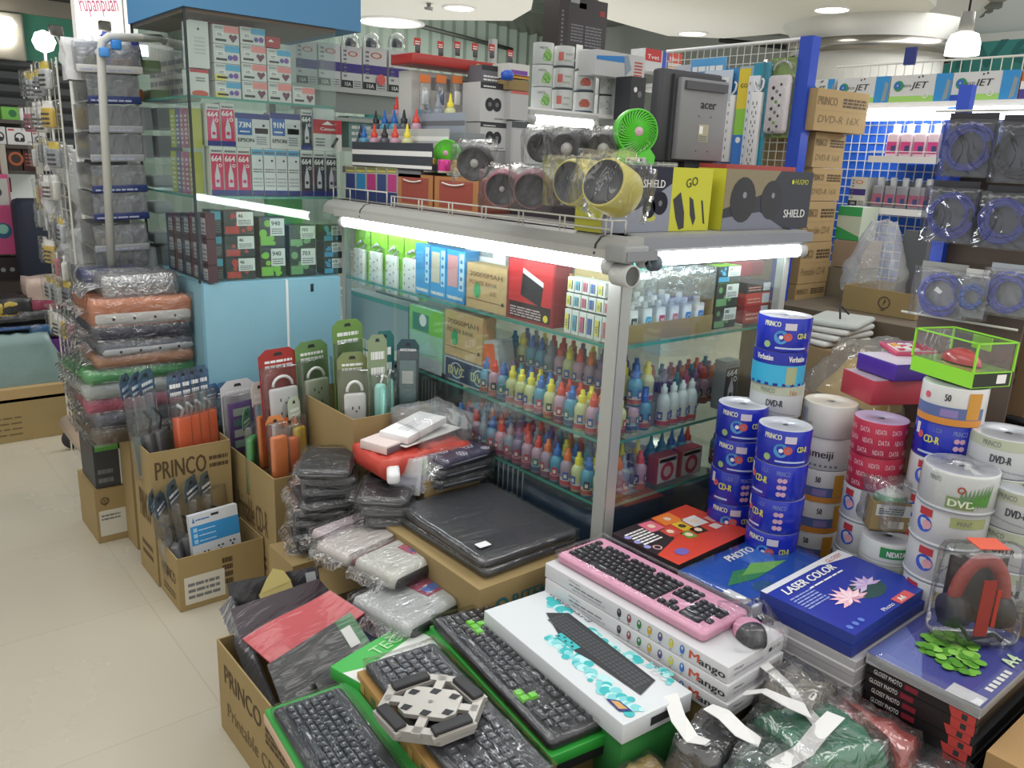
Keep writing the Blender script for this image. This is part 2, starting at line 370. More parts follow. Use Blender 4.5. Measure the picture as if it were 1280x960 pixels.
# pendant lamp at right
q = PD(1204, 56, 4.6); t = thing('pendant_lamp', 'white dome pendant lamp glowing in front of the teal mural', 'lamp', q)
MB().lathe([(.03, .07), (.07, .055), (.088, .01), (.09, -.055), (.085, -.055), (.082, .01), (.06, .05), (.001, .06)], M('fff9ec', .4, em=1.6), n=28).build('shade', t)
MB().lathe([(.001, .17), (.035, .17), (.04, .07), (.001, .07)], M('8e8e88', .5), n=16).build('socket', t)
MB().tube([(0, 0, .17), (0, 0, 1.1)], .006, DK).build('cord', t)
MB().lathe([(.001, -.04), (.03, -.03), (.045, 0), (.03, .03), (.001, .04)], M('ffffff', em=6), n=12).build('bulb', t)
# sprinkler on the ceiling
q = PZ(536, 4, 2.9); b = MB(); b.lathe([(.001, 0), (.02, 0), (.015, -.03), (.04, -.035), (.04, -.04), (.001, -.04)], GREY, n=12); b.tube([(-.04, 0, -.05), (.04, 0, -.05)], .006, GREY)
b.build('sprinkler', loc=(q.x, q.y, 2.9), label='small metal sprinkler head on the white ceiling', cat='sprinkler')
# dark beams and ducts hung under the high ceiling
for i, (a, c_, z, lb) in enumerate([((515, 30), (640, 62), 3.3, 'thin dark pipe slanting under the silver ceiling near the downlights'), ((770, 10), (900, 28), 3.2, 'thin dark pipe under the curved ceiling opening'), ((900, 50), (1010, 62), 3.2, 'dark green beam beyond the curved ceiling')]):
    p = PZ(a[0], a[1], z); q = PZ(c_[0], c_[1], z); MB().tube([(0, 0, 0), q-p], .03, M('30352f', .6)).build('ceiling_pipe', loc=p, label=lb, cat='pipe')
p = PZ(1165, 22, 3.0); q = PZ(1290, 5, 3.0)
b = MB()
for k in range(9): b.box(-.5+.2*k, -.4, 0, -.42+.2*k, 1.6, .04, M('6b6f6a', .6))
b.box(-.6, -.4, .04, 1.5, 1.6, .1, M('8d908b', .6)); b.build('ceiling_grille', loc=p, rz=R(40), label='grey slatted ceiling grille at the top right corner', cat='grille')

# ================================================================ glass counter case
CX0, CX1, CY0, CY1 = 1.409, 2.105, 1.30, 2.66
ZF, Z1, Z2, Z3, ZT = .59, .768, .938, 1.182, 1.45
case = thing('glass_display_case', 'aluminium framed glass display case with lit canopy, full of ink bottles', 'display case', (CX0, CY0, 0))
def cs(mb, name, **k): mb.T = Matrix.Identity(4); return mb.build(name, case, **k)
W, D = CX1-CX0, CY1-CY0
AL = M('b4b7b2', .35, metal=.35)
for nm, x, y, sx, sy in (('corner_post', 0, 0, .03, .03), ('corner_post', W-.025, 0, .025, .025), ('corner_post', 0, D-.02, .025, .02), ('corner_post', W-.025, D-.02, .025, .02)):
    b = MB(); b.box(x, y, G, x+sx, y+sy, ZT, AL); b.box(x+.003, y-.0015, G, x+.006, y, ZT, DK) if x == 0 and y == 0 else 0
    b.build(nm, case)
# angle trim either side of the front corner
b = MB(); b.box(-.004, -.004, ZF, -.0005, .035, ZT-.05, AL); b.box(.002, -.004, ZF, .036, -.0005, ZT-.05, AL); b.build('corner_trim', case)
MB().box(.004, .004, G, W-.004, D-.004, ZF, M('5f6c74', .6)).build('base_cabinet', case)
for z, x0 in ((Z1, .006), (Z2, .006), (Z3, .006)):
    b = MB(); b.box(x0, .006, z-.008, W-.03, D-.02, z, GLASS, front=GEDGE, left=GEDGE); b.build('glass_shelf', case)
MB().box(.001, .031, ZF, .004, D-.02, ZT-.04, GLASS).build('glass_pane', case)
MB().box(.032, .001, ZF, W-.026, .004, ZT-.04, GLASS).build('glass_pane', case)
MB().box(W-.004, .031, ZF, W-.001, D-.02, ZT-.04, GLASS).build('glass_pane', case)
TOPM = M('a7a8a6', .45, metal=.2)
MB().box(-.03, -.03, ZT-.012, W+.02, D+.01, ZT, TOPM).build('top_panel', case)
# curved cornice along the long side
b = MB(); pr = [(-.03, ZT), (-.052, ZT-.006), (-.068, ZT-.022), (-.072, ZT-.045), (-.062, ZT-.045), (-.03, ZT-.035), (0, ZT-.035), (0, ZT)]
b.add([(x, -.06, z) for x, z in pr]+[(x, D, z) for x, z in pr], [(i, (i+1) % 8, 8+(i+1) % 8, 8+i) for i in range(8)]+[tuple(range(8))[::-1], tuple(range(8, 16))], M('a9aaa6', .5))
for yy in (.02, D-.26):
    b.add([(x-.001*(x < 0), yy, z+.001) for x, z in pr[:4]]+[(x-.001*(x < 0), yy+.006, z+.001) for x, z in pr[:4]], [(i, i+1, 5+i, 4+i) for i in range(3)], DK)
b.build('cornice', case)
b = MB(); b.box(0, -.05, ZT-.03, W+.02, -.0, ZT-.004, M('8f9298', .5)); b.build('front_rail', case)
# lamps under the cornice
def tube_lamp(loc, L, rz, label, r=.014, em=20, fix=True, group='fluorescent tube lamps', rot=None, hm=None):
    t = thing('tube_lamp', label, 'lamp', loc, rz, group, rot=rot)
    if fix: MB().box(0, -.012, r+.002, L, .03, r+.022, hm or M('b9bab6', .5)).build('housing', t)
    MB().lathe([(r, .03), (r, L-.03)], M('f6fbff', em=em), ax='X', n=16).build('tube', t)
    for a, c_ in ((0, .03), (L-.03, L)): MB().lathe([(.001, a), (r*1.25, a), (r*1.25, c_), (.001, c_)], M('c6c8c6', .5), ax='X', n=16).build('end_cap', t)
    return t
tube_lamp((CX0-.042, CY0-.02, ZT-.07), 1.30, R(90), 'long glowing fluorescent tube under the cornice on the long side of the glass case', r=.0165, em=20)
tube_lamp((CX0+.03, CY0-.03, ZT-.055), .67, 0, 'glowing fluorescent tube along the short right side of the glass case', r=.0165, em=20)
# bracket and grey lamp holder on the front corner
b = MB(); b.rbox(-.075, -.075, ZT-.055, .005, -.01, ZT-.018, M('9c9fa0', .5), r=.008); b.box(-.07, -.078, ZT-.05, .03, -.05, ZT-.03, M('8a8d90', .5)); 
b.lathe([(.001, 0), (.018, 0), (.018, .02), (.001, .02)], M('5d6a74', .5), (.03, -.06, ZT-.06), ax='X'); b.build('corner_bracket', case)
b = MB(); b.lathe([(.022, -.02), (.026, -.02), (.026, .03), (.001, .03)], M('c9cbc8', .5), (-.04, -.05, ZT-.085), n=20, ax='Y'); b.build('lamp_holder', case)
# white wire guard rail on top
b = MB(); 
def rail(b, pts, zs, r=.0022):
    for z in zs: b.tube([(x, y, z) for x, y in pts], r, WIRE)
P_ = [(-.045, .0), (-.045, .95)]
rail(b, P_, (ZT+.012, ZT+.032))
for k in range(7):
    y = .0+.155*k
    for d in (0, .018): b.tube([(-.045, y+d, ZT-.002), (-.045, y+d, ZT+.033)], .0022, WIRE)
b.tube([(-.045, 0, ZT+.032), (.0, -.0, ZT+.032)], .0022, WIRE); b.tube([(.0, 0, ZT+.032), (.0, 0, ZT)], .0022, WIRE)
rail(b, [(-.03, 1.0), (-.03, D+.0)], (ZT+.04,)); 
for k in range(4): b.tube([(-.03, 1.0+.12*k, ZT), (-.03, 1.0+.12*k, ZT+.04)], .0022, WIRE)
b.build('wire_rail', case)

# ================================================================ blue cabinet with glass top
BX0, BX1, BY0, BY1 = .905, 1.40, 2.67, 3.22
BZ, BT = 1.178, 2.005
S1, S2 = PY(330, 246, BY0).z, PY(330, 126, BY0).z
cab = thing('blue_glass_cabinet', 'tall light blue cabinet with glass upper section full of ink cartridge boxes', 'cabinet', (BX0, BY0, 0))
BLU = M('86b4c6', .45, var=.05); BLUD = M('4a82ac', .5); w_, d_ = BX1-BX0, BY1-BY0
sx = PY(358, 400, BY0).x-BX0
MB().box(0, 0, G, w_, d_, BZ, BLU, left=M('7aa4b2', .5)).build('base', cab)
b = MB(); b.box(.004, -.012, G+.02, sx-.004, 0, BZ-.003, BLU); b.build('door', cab)
b = MB(); b.box(sx+.004, -.012, G+.02, w_, 0, BZ-.003, BLU); p = PY(388, 359, BY0); b.rbox(p.x-BX0-.006, -.0135, p.z-.014, p.x-BX0+.006, -.012, p.z+.014, BLK, r=.005); b.build('door', cab)
b = MB(); b.box(sx-.004, -.014, G+.02, sx+.004, -.001, BZ-.003, WHT); b.build('edge_strip', cab)
MB().box(-.01, -.012, BT, w_+.09, d_, BT+.55, BLUD).build('header', cab)
MB().box(.0, .0, BT-.012, w_, d_, BT, M('6b6156', .6)).build('ceiling_panel', cab)
MB().box(0, .0, BZ, w_, .004, BT-.012, GLASS).build('glass_pane', cab)
MB().box(-.004, 0, BZ, 0, d_, BT-.012, GLASS).build('glass_pane', cab)
MB().box(w_-.004, 0.006, BZ, w_, d_, BT-.012, GLASS).build('glass_pane', cab)
b = MB(); b.box(-.005, -.002, BZ, .002, .005, BT, M('1f2a2c', .4)); b.build('corner_strip', cab)
b = MB(); b.box(-.004, d_-.008, BZ, .004, d_, BT, M('2f3a3c', .4)); b.build('corner_strip', cab)
for z in (S1, S2): MB().box(.003, .006, z-.007, w_-.006, d_-.01, z, GLASS, front=GEDGE, left=GEDGE).build('glass_shelf', cab)
b = MB(); p = PX(205, 345, BX0); F = FL(BX0, BY1, 0)
b.poly((V(-.0, BY1-BY0, 0), V(0, -1, 0), V(0, 0, 1)), [(BY1-p.y-.04+.04-.055+.0, p.z-.02), (BY1-p.y+.055, p.z-.02), (BY1-p.y, p.z+.035)], M('c9c9cc', .4), e=.001)
b.poly((V(-.0, BY1-BY0, 0), V(0, -1, 0), V(0, 0, 1)), [(BY1-p.y-.043, p.z-.014), (BY1-p.y+.043, p.z-.014), (BY1-p.y, p.z+.026)], M('b8343c', .4), e=.002)
b.build('sticker', cab)
# ================================================================ box helpers
def boxY(name, label, cat, r, Y, dep, base, art=None, group=None, top=None, side=None, zb=None, zt=None, seed=0, sideart=None):
    """box whose front face (y=Y) spans the measured rectangle r"""
    xm = (r[0]+r[2])/2; ym = (r[1]+r[3])/2
    x0 = PY(r[0], ym, Y).x; x1 = PY(r[2], ym, Y).x; z0 = PY(xm, r[3], Y).z if zb is None else zb; z1 = PY(xm, r[1], Y).z if zt is None else zt
    W, H = x1-x0, z1-z0; b = MB(); b.box(0, 0, 0, W, dep, H, base, top=top, left=side)
    if art: art(b, FF(0, 0, 0), W, H, seed)
    if sideart: sideart(b, FL(0, dep, 0), dep, H, seed)
    return b.build(name, loc=(x0, Y, z0), label=label, cat=cat, group=group)
def boxX(name, label, cat, r, X, dep, base, art=None, group=None, top=None, front=None, zb=None, zt=None, seed=0, frontart=None, build=True):
    """box whose left face (x=X) spans the measured rectangle r; printing runs towards the viewer"""
    xm = (r[0]+r[2])/2; ym = (r[1]+r[3])/2
    y1 = PX(r[0], ym, X).y; y0 = PX(r[2], ym, X).y; z0 = PX(xm, r[3], X).z if zb is None else zb; z1 = PX(xm, r[1], X).z if zt is None else zt
    L, H = y1-y0, z1-z0; b = MB(); b.box(0, 0, 0, dep, L, H, base, top=top, front=front)
    if art: art(b, FL(0, L, 0), L, H, seed)
    if frontart: frontart(b, FF(0, 0, 0), dep, H, seed)
    return b.build(name, loc=(X, y0, z0), label=label, cat=cat, group=group)
TXD = M('2b2c30', .6); TXG = M('6f7276', .6); TXW = M('e9e9e6', .5); TXR = M('c03a34', .5)
# ------------------------------------------------ printed designs
def art_heart(b, F, W, H, s):      # white cartridge box, pink flag and dark heart / blue flag and shapes
    if s % 2: c, d = M('4aa0c8', .5), M('4a4f9a', .5)
    else: c, d = M('e08a86', .5), M('6a2f4a', .5)
    b.q(F, W*.42, H*.62, W, H*.97, c); b.lines(F, W*.06, H*.8, W*.38, H*.95, 2, TXG, seed=s)
    b.q(F, W*.12, H*.4, W*.4, H*.62, WHT); b.lines(F, W*.15, H*.43, W*.36, H*.6, 2, TXD, seed=s+1)
    if s % 2: b.disc(F, W*.62, H*.32, H*.14, d, .0012); b.disc(F, W*.82, H*.34, H*.16, M('7a3f9a', .5), .001)
    else: b.poly(F, [(W*.76, H*.1), (W*.94, H*.42), (W*.88, H*.56), (W*.77, H*.48), (W*.66, H*.56), (W*.6, H*.42)], d, .0012)
    if s % 4 == 3: b.q(F, 0, 0, W*.4, H*.35, M('d8c860', .5))
    b.q(F, W*.08, H*.14, W*.5, H*.26, TXD)
def art_664(b, F, W, H, s):        # tall ink bottle carton
    c = [M('c8305e', .5), M('2a2c38', .5), M('d8dadb', .5), M('2e3f8a', .5)][s % 4]; ink = TXW if s % 4 != 2 else TXG
    b.q(F, W*.03, H*.12, W*.97, H*.86, c); b.q(F, 0, 0, W, H*.12, NAVY); b.lines(F, W*.1, H*.89, W*.9, H*.97, 1, TXG, seed=s)
    if s % 4 != 2:
        b.text(F, W*.1, H*.7, H*.12, '664', ink, wd=W*.75, bold=.0006); b.disc(F, W*.75, H*.62, W*.13, ink, ri=W*.08)
        b.poly(F, [(W*.3, H*.18), (W*.7, H*.18), (W*.7, H*.42), (W*.56, H*.6), (W*.5, H*.68), (W*.44, H*.6), (W*.3, H*.42)], M('c9c9cf', .4), .001)
        b.disc(F, W*.5, H*.3, W*.13, c, .0015)
    else:
        b.q(F, W*.03, H*.86, W*.97, H*.98, M('5aa2cc', .5)); b.lines(F, W*.1, H*.5, W*.9, H*.6, 2, TXG, seed=s); b.lines(F, W*.1, H*.2, W*.9, H*.42, 3, M('a9abad'), seed=s+3)
        b.disc(F, W*.7, H*.75, W*.09, TXD)
def art_num(num, c2):
    def f(b, F, W, H, s):
        b.q(F, 0, H*.84, W, H, NAVY); b.q(F, W*.06, H*.36, W*.48, H*.84, M('2560a8', .5)); b.text(F, W*.1, H*.58, H*.16, num, TXW, wd=W*.34, bold=.0008)
        b.lines(F, W*.12, H*.44, W*.4, H*.52, 1, TXW, seed=1); b.text(F, W*.06, H*.16, H*.11, 'EPSON', TXD, wd=W*.46, bold=.0006)
        b.q(F, W*.54, H*.05, W*.97, H*.76, M('c9cacb')); b.q(F, W*.56, H*.42, W*.95, H*.58, c2); b.lines(F, W*.6, H*.1, W*.9, H*.36, 4, TXG, seed=2); b.disc(F, W*.82, H*.66, W*.04, TXD)
    return f
def art_red(b, F, W, H, s):        # red and white hanging box
    b.q(F, 0, H*.55, W, H, M('b4333a', .5)); b.poly(F, [(W*.3, H*.84), (W*.5, H*.96), (W*.7, H*.84)], TXW); b.text(F, W*.25, H*.66, H*.1, 'Canon', TXW, wd=W*.5, bold=.0005)
    b.poly(F, [(W*.6, H*.14), (W*.7, H*.1), (W*.9, H*.42), (W*.8, H*.46)], TXD); b.lines(F, W*.08, H*.15, W*.4, H*.45, 3, TXG, seed=s)
def art_hp(b, F, W, H, s):         # dark hang box with coloured blobs and a white price flag
    rg = random.Random(s); c = [M('b8433a', .5), M('7fbf4a', .5), M('6f9f6a', .5), M('4a9ac0', .5)][s % 4]
    for _ in range(7):
        b.disc(F, W*rg.uniform(.12, .85), H*rg.uniform(.12, .85), min(W, H)*rg.uniform(.06, .16), c, .0005+.0001*_, n=10)
    b.q(F, W*.04, H*.06, W*.5, H*.36, c, .0004)
    b.q(F, W*.42, H*.38, W*.98, H*.96, M('dfe3dd'), .0016); b.text(F, W*.47, H*.72, H*.15, ['46', '940', '703', '678'][s % 4], TXD, e=.002, bold=.0004)
    b.lines(F, W*.47, H*.44, W*.9, H*.66, 3, TXG, seed=s, e=.002)
def art_plain(c1, c2=None, txt=None):
    def f(b, F, W, H, s):
        b.q(F, 0, H*.62, W, H*.94, c1)
        if c2: b.q(F, W*.05, H*.1, W*.45, H*.5, c2)
        if txt: b.text(F, W*.08, H*.7, H*.16, txt, TXW, wd=W*.8)
        b.lines(F, W*.5, H*.1, W*.92, H*.5, 4, TXG, seed=s)
    return f
def art_photo(c0, seed0=0, title=None):
    """full printed face: colour blobs and small print"""
    def f(b, F, W, H, s):
        rg = random.Random(seed0+s)
        for i in range(5): b.disc(F, W*rg.uniform(.15, .85), H*rg.uniform(.25, .8), min(W, H)*rg.uniform(.08, .2), [c0, GREY, TXD, M('c9a070', .5)][rg.randrange(4)], .0005+.0001*i)
        b.lines(F, W*.08, H*.06, W*.92, H*.2, 2, TXG, seed=s)
        if title: b.text(F, W*.08, H*.82, H*.1, title, TXW, wd=W*.8)
    return f
# ================================================================ cartridge boxes in the blue cabinet (front row)
YF = BY0+.03
WB = M('cfcfcb', .5); HPB = M('2f3a36', .4)
GA = 'ink cartridge boxes on the top shelf of the blue cabinet'; GB = 'ink cartons on the middle shelf of the blue cabinet'; GC = 'hang boxes on the bottom of the blue cabinet'
def ladder(cols, Y, dep):
    """each column: list of boxes from the bottom up: (x0,x1,ytop,ybottom, art, base, seed, label)"""
    for c in cols:
        z = None
        for (x0, x1, y0, y1, art, base, sd, lb, cat, grp, nm) in c:
            z0 = PY((x0+x1)/2, y1, Y).z if z is None else z; z1 = PY((x0+x1)/2, y0, Y).z
            boxY(nm, lb, cat, (x0, y0, x1-.6, y1), Y, dep, base, art, grp, zb=z0, zt=z1-.001, seed=sd); z = z1
SH2 = S2+.001; SH1 = S1+.001; SB = BZ+.002
def stackY(xr, ys, Y, dep, base, arts, seeds, labels, grp, zb, nm='cartridge_box', cat='ink box'):
    z = zb
    for i in range(len(ys)):
        z1 = PY((xr[0]+xr[1])/2, ys[i], Y).z
        boxY(nm, labels[i], cat, (xr[0], 0, xr[1], 1), Y, dep, base, arts[i], grp, zb=z, zt=z1-.0015, seed=seeds[i]) if z1-z > .01 else None
        z = z1
colr = {0: 'pink heart print', 1: 'blue print', 3: 'blue and yellow print', 2: 'pink heart print'}
for ci, (xr, ys, sd) in enumerate([((264, 296.5), (101, 79, 55, 31), (3, 3, 1, 0)), ((298.5, 330), (101, 79, 56, 34), (0, 0, 2, 1)), ((331.5, 361), (103, 82, 61), (2, 2, 1)), ((363, 391), (108,), (0,))]):
    n = len(ys)
    stackY(xr, ys, YF, .07, WB, [art_heart]*n, sd,
           ['white box, %s, %s up in the %s column, top cabinet shelf' % (colr[sd[k]], ORD[k], ['left', 'second', 'third', 'fourth'][ci]) for k in range(n)], GA, SH2)
boxY('printer_box', 'tall narrow white box standing behind the corner of the blue cabinet, top shelf', 'box', (238, 26, 261, 84), YF+.0, .07, WB, lambda b, F, W, H, s: (b.q(F, W*.4, H*.8, W*.5, H*.85, TXD), b.lines(F, W*.2, H*.3, W*.8, H*.7, 5, M('b9b9b6'), seed=3)), zb=PY(250, 85, YF).z)
boxY('printer_box', 'white box with red band under the tall narrow box in the blue cabinet', 'box', (238, 86, 261, 121), YF, .07, WB, lambda b, F, W, H, s: (b.q(F, 0, H*.88, W, H, RED), b.disc(F, W*.5, H*.08, W*.45, M('c9503a'), sy=.4), b.lines(F, W*.3, H*.55, W*.8, H*.75, 2, TXG, seed=4)), zb=SH2, zt=PY(250, 86, YF).z-.002)
boxY('red_hang_box', 'red hanging cartridge pack lying on top of the third column in the cabinet', 'ink box', (331, 46, 350, 60), YF, .03, M('a62f36', .5), lambda b, F, W, H, s: b.poly(F, [(W*.2, H*.5), (W*.4, H*.75), (W*.6, H*.5)], TXW), zb=PY(345, 60, YF).z)
boxY('red_hang_box', 'red pack peeking out above the cartridge boxes under the cabinet ceiling', 'ink box', (256, 16, 318, 32), YF+.08, .03, M('8f2c34', .5), lambda b, F, W, H, s: b.lines(F, W*.1, H*.3, W*.8, H*.7, 2, M('c9a0a0'), seed=9), zb=SH2)
# middle shelf: upper tier and lower tier
tier = S1+.001; zmid = PY(330, 185, YF).z
for k, (x0, x1, sd, c) in enumerate([(263.5, 279.5, 0, 'pink'), (280, 296.5, 0, 'pink'), (297, 313.5, 0, 'pink'), (315, 329, 2, 'white and blue'), (330, 344.5, 2, 'white and blue'), (345, 359, 2, 'white and blue'), (360, 374.5, 2, 'white and blue'), (376, 391, 1, 'black'), (392, 406, 1, 'black'), (407, 421, 1, 'black')]):
    boxY('ink_carton', '%s ink carton, %s from the left, lower row, middle shelf' % (c, ORD[k]), 'ink box', (x0, 185, x1, 238), YF, .05, WB, art_664, GB, zb=tier, zt=zmid-.002, seed=sd)
for x0, x1, y0, sd, c in [(258.5, 275, 130, 0, 'left'), (276, 293.5, 129, 0, 'right')]:
    boxY('ink_carton', 'pink ink carton, upper row of the middle cabinet shelf, %s of two' % c, 'ink box', (x0, y0, x1, 184), YF, .05, WB, art_664, GB, zb=zmid, seed=sd)
boxY('cartridge_twin_pack', 'white and blue twin cartridge pack with the number 73N', 'ink box', (294.5, 142, 337, 184), YF, .05, WB, art_num('73N', M('b8505a')), GB, zb=zmid)
boxY('cartridge_twin_pack', 'white and blue twin cartridge pack with the number 91N and a yellow patch', 'ink box', (338, 142, 375.5, 184), YF, .05, WB, art_num('91N', M('d8c040')), GB, zb=zmid)
boxY('ink_carton', 'black ink bottle carton standing beside the red and white hanging box', 'ink box', (376.5, 137, 390, 184), YF, .05, WB, art_664, GB, zb=zmid, seed=1)
boxY('hang_box', 'red and white hanging cartridge box in the upper row of the middle cabinet shelf', 'ink box', (391.5, 150, 427, 184), YF, .04, WB, art_red, GB, zb=zmid, seed=1)
boxY('white_carton', 'plain white carton behind the red and white hanging box in the cabinet', 'box', (391.5, 136, 418, 184), YF+.06, .05, WHT, None, zb=zmid)
# bottom compartment
for ci, (xr, ys, sd, cn) in enumerate([((266, 306), (322, 294, 263), 0, 'red'), ((313, 347), (309, 271), 1, 'green'), ((353, 388), (309, 281), 2, 'dull green'), ((399, 424), (322, 302, 281), 3, 'blue')]):
    n = len(ys)
    stackY(xr, ys, YF, .06, HPB, [art_hp]*n, [sd+4*k for k in range(n)], ['dark cartridge box with %s blobs and white flag, %s up in its cabinet stack' % (cn, ORD[k]) for k in range(n)], GC, SB)
stackY((248, 262), (322, 294, 262), YF, .07, HPB, [art_plain(M('4a9ab0'), M('b9bcc0'))]*3, (1, 2, 3), ['slim dark box with teal band, %s up beside the blue cabinet corner' % ORD[k] for k in range(3)], GC, SB)
p = PY(345, 262, YF+.1)
boxY('green_folder', 'bright green box standing at the back of the bottom cabinet compartment', 'box', (335, 244, 378, 300), YF+.1, .03, M('3fae50', .5), None, zb=SB)
# left side seen through the left pane
XF = BX0+.02
def sidecol(px0, px1, ylist, zb, base, art, sd, lab, grp, nm='cartridge_box', dep=.03):
    z = zb
    for k, yy in enumerate(ylist):
        z1 = PX((px0+px1)/2, yy, XF).z; boxX(nm, lab % ORD[k], 'ink box', (px0, 0, px1, 1), XF, dep, base, art, grp, zb=z, zt=z1-.0015, seed=sd+k) if z1-z > .01 else None
        z = z1
for i, (a, c_, col, cn) in enumerate([(207, 213.5, 'a8b04a', 'olive'), (214, 219, '6a6f9a', 'slate blue'), (219.5, 224, 'b07a90', 'dusty pink'), (224.5, 229.5, 'a86a8a', 'mauve'), (230, 235, 'a8a84a', 'yellow-green')]):
    for j, (zb, yt) in enumerate(((SH1, 189), (PX(220, 184, XF).z, 136))):
        boxX('ink_sleeve', '%s narrow ink sleeve behind the left cabinet pane, %s row' % (cn, ['lower', 'upper'][j]), 'ink box', (a, yt, c_, 1), XF, .03, M(col, .5), lambda b, F, W, H, s: b.lines(F, W*.2, H*.1, W*.8, H*.9, 7, M('d0d0c4'), seed=s), 'ink sleeves in the left side of the blue cabinet', zb=zb, zt=PX(220, yt, XF).z, seed=i)
for i, a in enumerate((189, 199, 209.5, 220.5, 232)):
    sidecol(a, a+8.5+i*.3, (308+i*4, 285+i*2, 262), SB, M('4a3438', .5), lambda b, F, W, H, s: (b.q(F, W*.35, H*.15, W*.95, H*.8, M('b0aeb0')), b.lines(F, W*.4, H*.2, W*.9, H*.7, 3, TXG, seed=s), b.q(F, 0, 0, W*.3, H, M('6a3038' if i % 2 else '303a5a', .5))), i*5, 'small dark hang box, %s up, ' + ORD[i] + ' column from far edge, left cabinet pane', 'hang boxes seen through the left pane of the blue cabinet')
# grey-green carton stacks on the top shelf seen from the side
boxX('white_carton', 'row of pale upright cartons at the back of the top cabinet shelf', 'box', (184, 30, 232, 60), XF+.1, .04, M('b9b8ac', .6), lambda b, F, W, H, s: [b.q(F, W*.1*k, 0, W*.1*k+.002, H, TXG) for k in range(10)] and b.lines(F, 0, H*.1, W, H*.6, 4, TXG, seed=3), zb=SH2)

# ================================================================ ink bottles
CAPC = {'yellow': 'e3d23c', 'red': 'd8402e', 'blue': '2264b4', 'orange': 'e07038', 'purple': '7a5a8a', 'grey': '8d93a0', 'clear': 'd0d6d8', 'black': '22242a', 'magenta': 'c23a74', 'teal': '1f7f9a'}
BODC = {'yellow': 'c5c793', 'red': 'b992a5', 'blue': '4f93b0', 'orange': 'a38a9c', 'purple': '77647f', 'grey': '87909c', 'clear': 'c5ccce', 'black': '50545c', 'magenta': 'a04a78', 'teal': '3a86a0'}
LABC = ['c9b7b4', 'b98f98', 'aab0b8', 'c2a79a', 'bfc0ba', 'c8c4bd']
PROTO = {}
def bottle(col, kind, lab):
    key = (col, kind, lab)
    if key in PROTO: return PROTO[key], False
    t = thing('ink_bottle', 'x', 'ink bottle'); r = .0185
    body = M(BODC[col], .25, spec=.6); cap = M(CAPC[col], .35)
    if kind == 'cone':
        h = .078; MB().lathe([(.001, 0), (r, 0), (r, h-.012), (r*.8, h-.003), (r*.5, h)], body, n=14).build('bottle_body', t)
        MB().lathe([(.011, h), (.0115, h+.012), (.007, h+.016), (.0025, h+.042), (.001, h+.043)], cap, n=12).build('cap', t)
    elif kind == 'clear':
        h = .09; MB().lathe([(.001, 0), (r, 0), (r, h-.02), (r*.7, h-.005), (r*.45, h)], body, n=14).build('bottle_body', t)
        MB().lathe([(.009, h), (.009, h+.016), (.005, h+.018), (.004, h+.026), (.001, h+.027)], cap, n=12).build('cap', t)
    else:
        h = .074; MB().lathe([(.001, 0), (r, 0), (r*1.04, .05), (r*1.04, .058), (r*.9, .066), (r*.62, .072), (r*.45, h), (r*.45, h+.003)], body, n=16).build('bottle_body', t)
        MB().lathe([(.0108, h-.002), (.0108, h+.016), (.0092, h+.018), (.0062, h+.019), (.0062, h+.031), (.004, h+.033), (.001, h+.0335)], cap, n=14).build('cap', t)
    b = MB(); lm = M(LABC[lab % 6], .6); b.lathe([(r+.0004, .006), (r+.0004, .05)], lm, n=16)
    cc = [M('3a5a9a', .5), M('b0364a', .5), M('2a7a6a', .5), M('30343c', .5)][lab % 4]
    b.lathe([(r+.0007, .007), (r+.0007, .019)], M(['a04a50', '8a3a52', '3a5878', 'a5563f', 'b04048', '7a4a60'][lab % 6], .6), n=16)
    for k, a in enumerate((200, 290)):  # coloured emblem facing both ways
        b.lathe([(r+.001, .022), (r+.001, .044)], cc, n=3, a0=a-26, a1=a+22)
        b.lathe([(r+.0013, .027), (r+.0013, .037)], M('d8c9c0', .6), n=2, a0=a-14, a1=a+10)
    b.build('paper_label', t)
    PROTO[key] = t
    return t, True
def put_bottle(col, kind, lab, x, y, z, label, group, rz=0):
    t, new = bottle(col, kind, lab)
    if new: t.location = (x, y, z); t.rotation_euler = (0, 0, rz); tag(t, label, None, group); return t
    return dup(t, (x, y, z), rz, label, group)
rg = random.Random(3)
seqA = ['blue', 'red', 'yellow', 'blue', 'red', 'yellow', 'blue', 'yellow', 'yellow', 'yellow', 'yellow']
rowsM = [(1.440, ['red', 'yellow', 'blue', 'red', 'yellow', 'blue', 'yellow', 'yellow', 'yellow']), (1.484, None), (1.528, None), (1.572, None)]
PLC = {0: 'front', 1: 'second', 2: 'third', 3: 'back'}
dark = ['red', 'blue', 'purple', 'red', 'blue', 'orange', 'grey', 'teal', 'red', 'blue', 'purple']
GM = 'ink bottles on the middle glass shelf along the long side'; GL = 'ink bottles on the lower glass shelf along the long side'
RZ = .07
b = MB(); b.box(0, 0, 0, .18, .62, RZ-.002, M('6c7074', .6)); b.build('display_riser', loc=(1.515, 1.34, Z2+.001), label='grey step on the middle glass shelf carrying the back rows of ink bottles', cat='riser')
for r_i, x in enumerate((1.437, 1.479, 1.54, 1.60)):
    n = 13 if r_i == 0 else 13
    for k in range(n):
        y = 1.345+.0405*k+(0 if r_i % 2 == 0 else .012)
        if r_i == 0: c = (['blue', 'red', 'yellow', 'blue', 'red', 'yellow', 'blue', 'yellow', 'yellow', 'yellow', 'blue', 'red', 'blue'])[k]
        else: c = (['yellow'] if (k+r_i) % 5 == 3 else []) + [dark[(k*3+r_i*2) % 11]]; c = c[0]
        put_bottle(c, 'drop', rg.randrange(6), x+rg.uniform(-.002, .002), y, Z2+.001+(RZ if r_i > 1 else 0), 'ink bottle with %s cap, %s from the corner post, %s row, middle glass shelf' % (c, ORD[k], PLC[r_i]), GM, rg.uniform(-.4, .4))
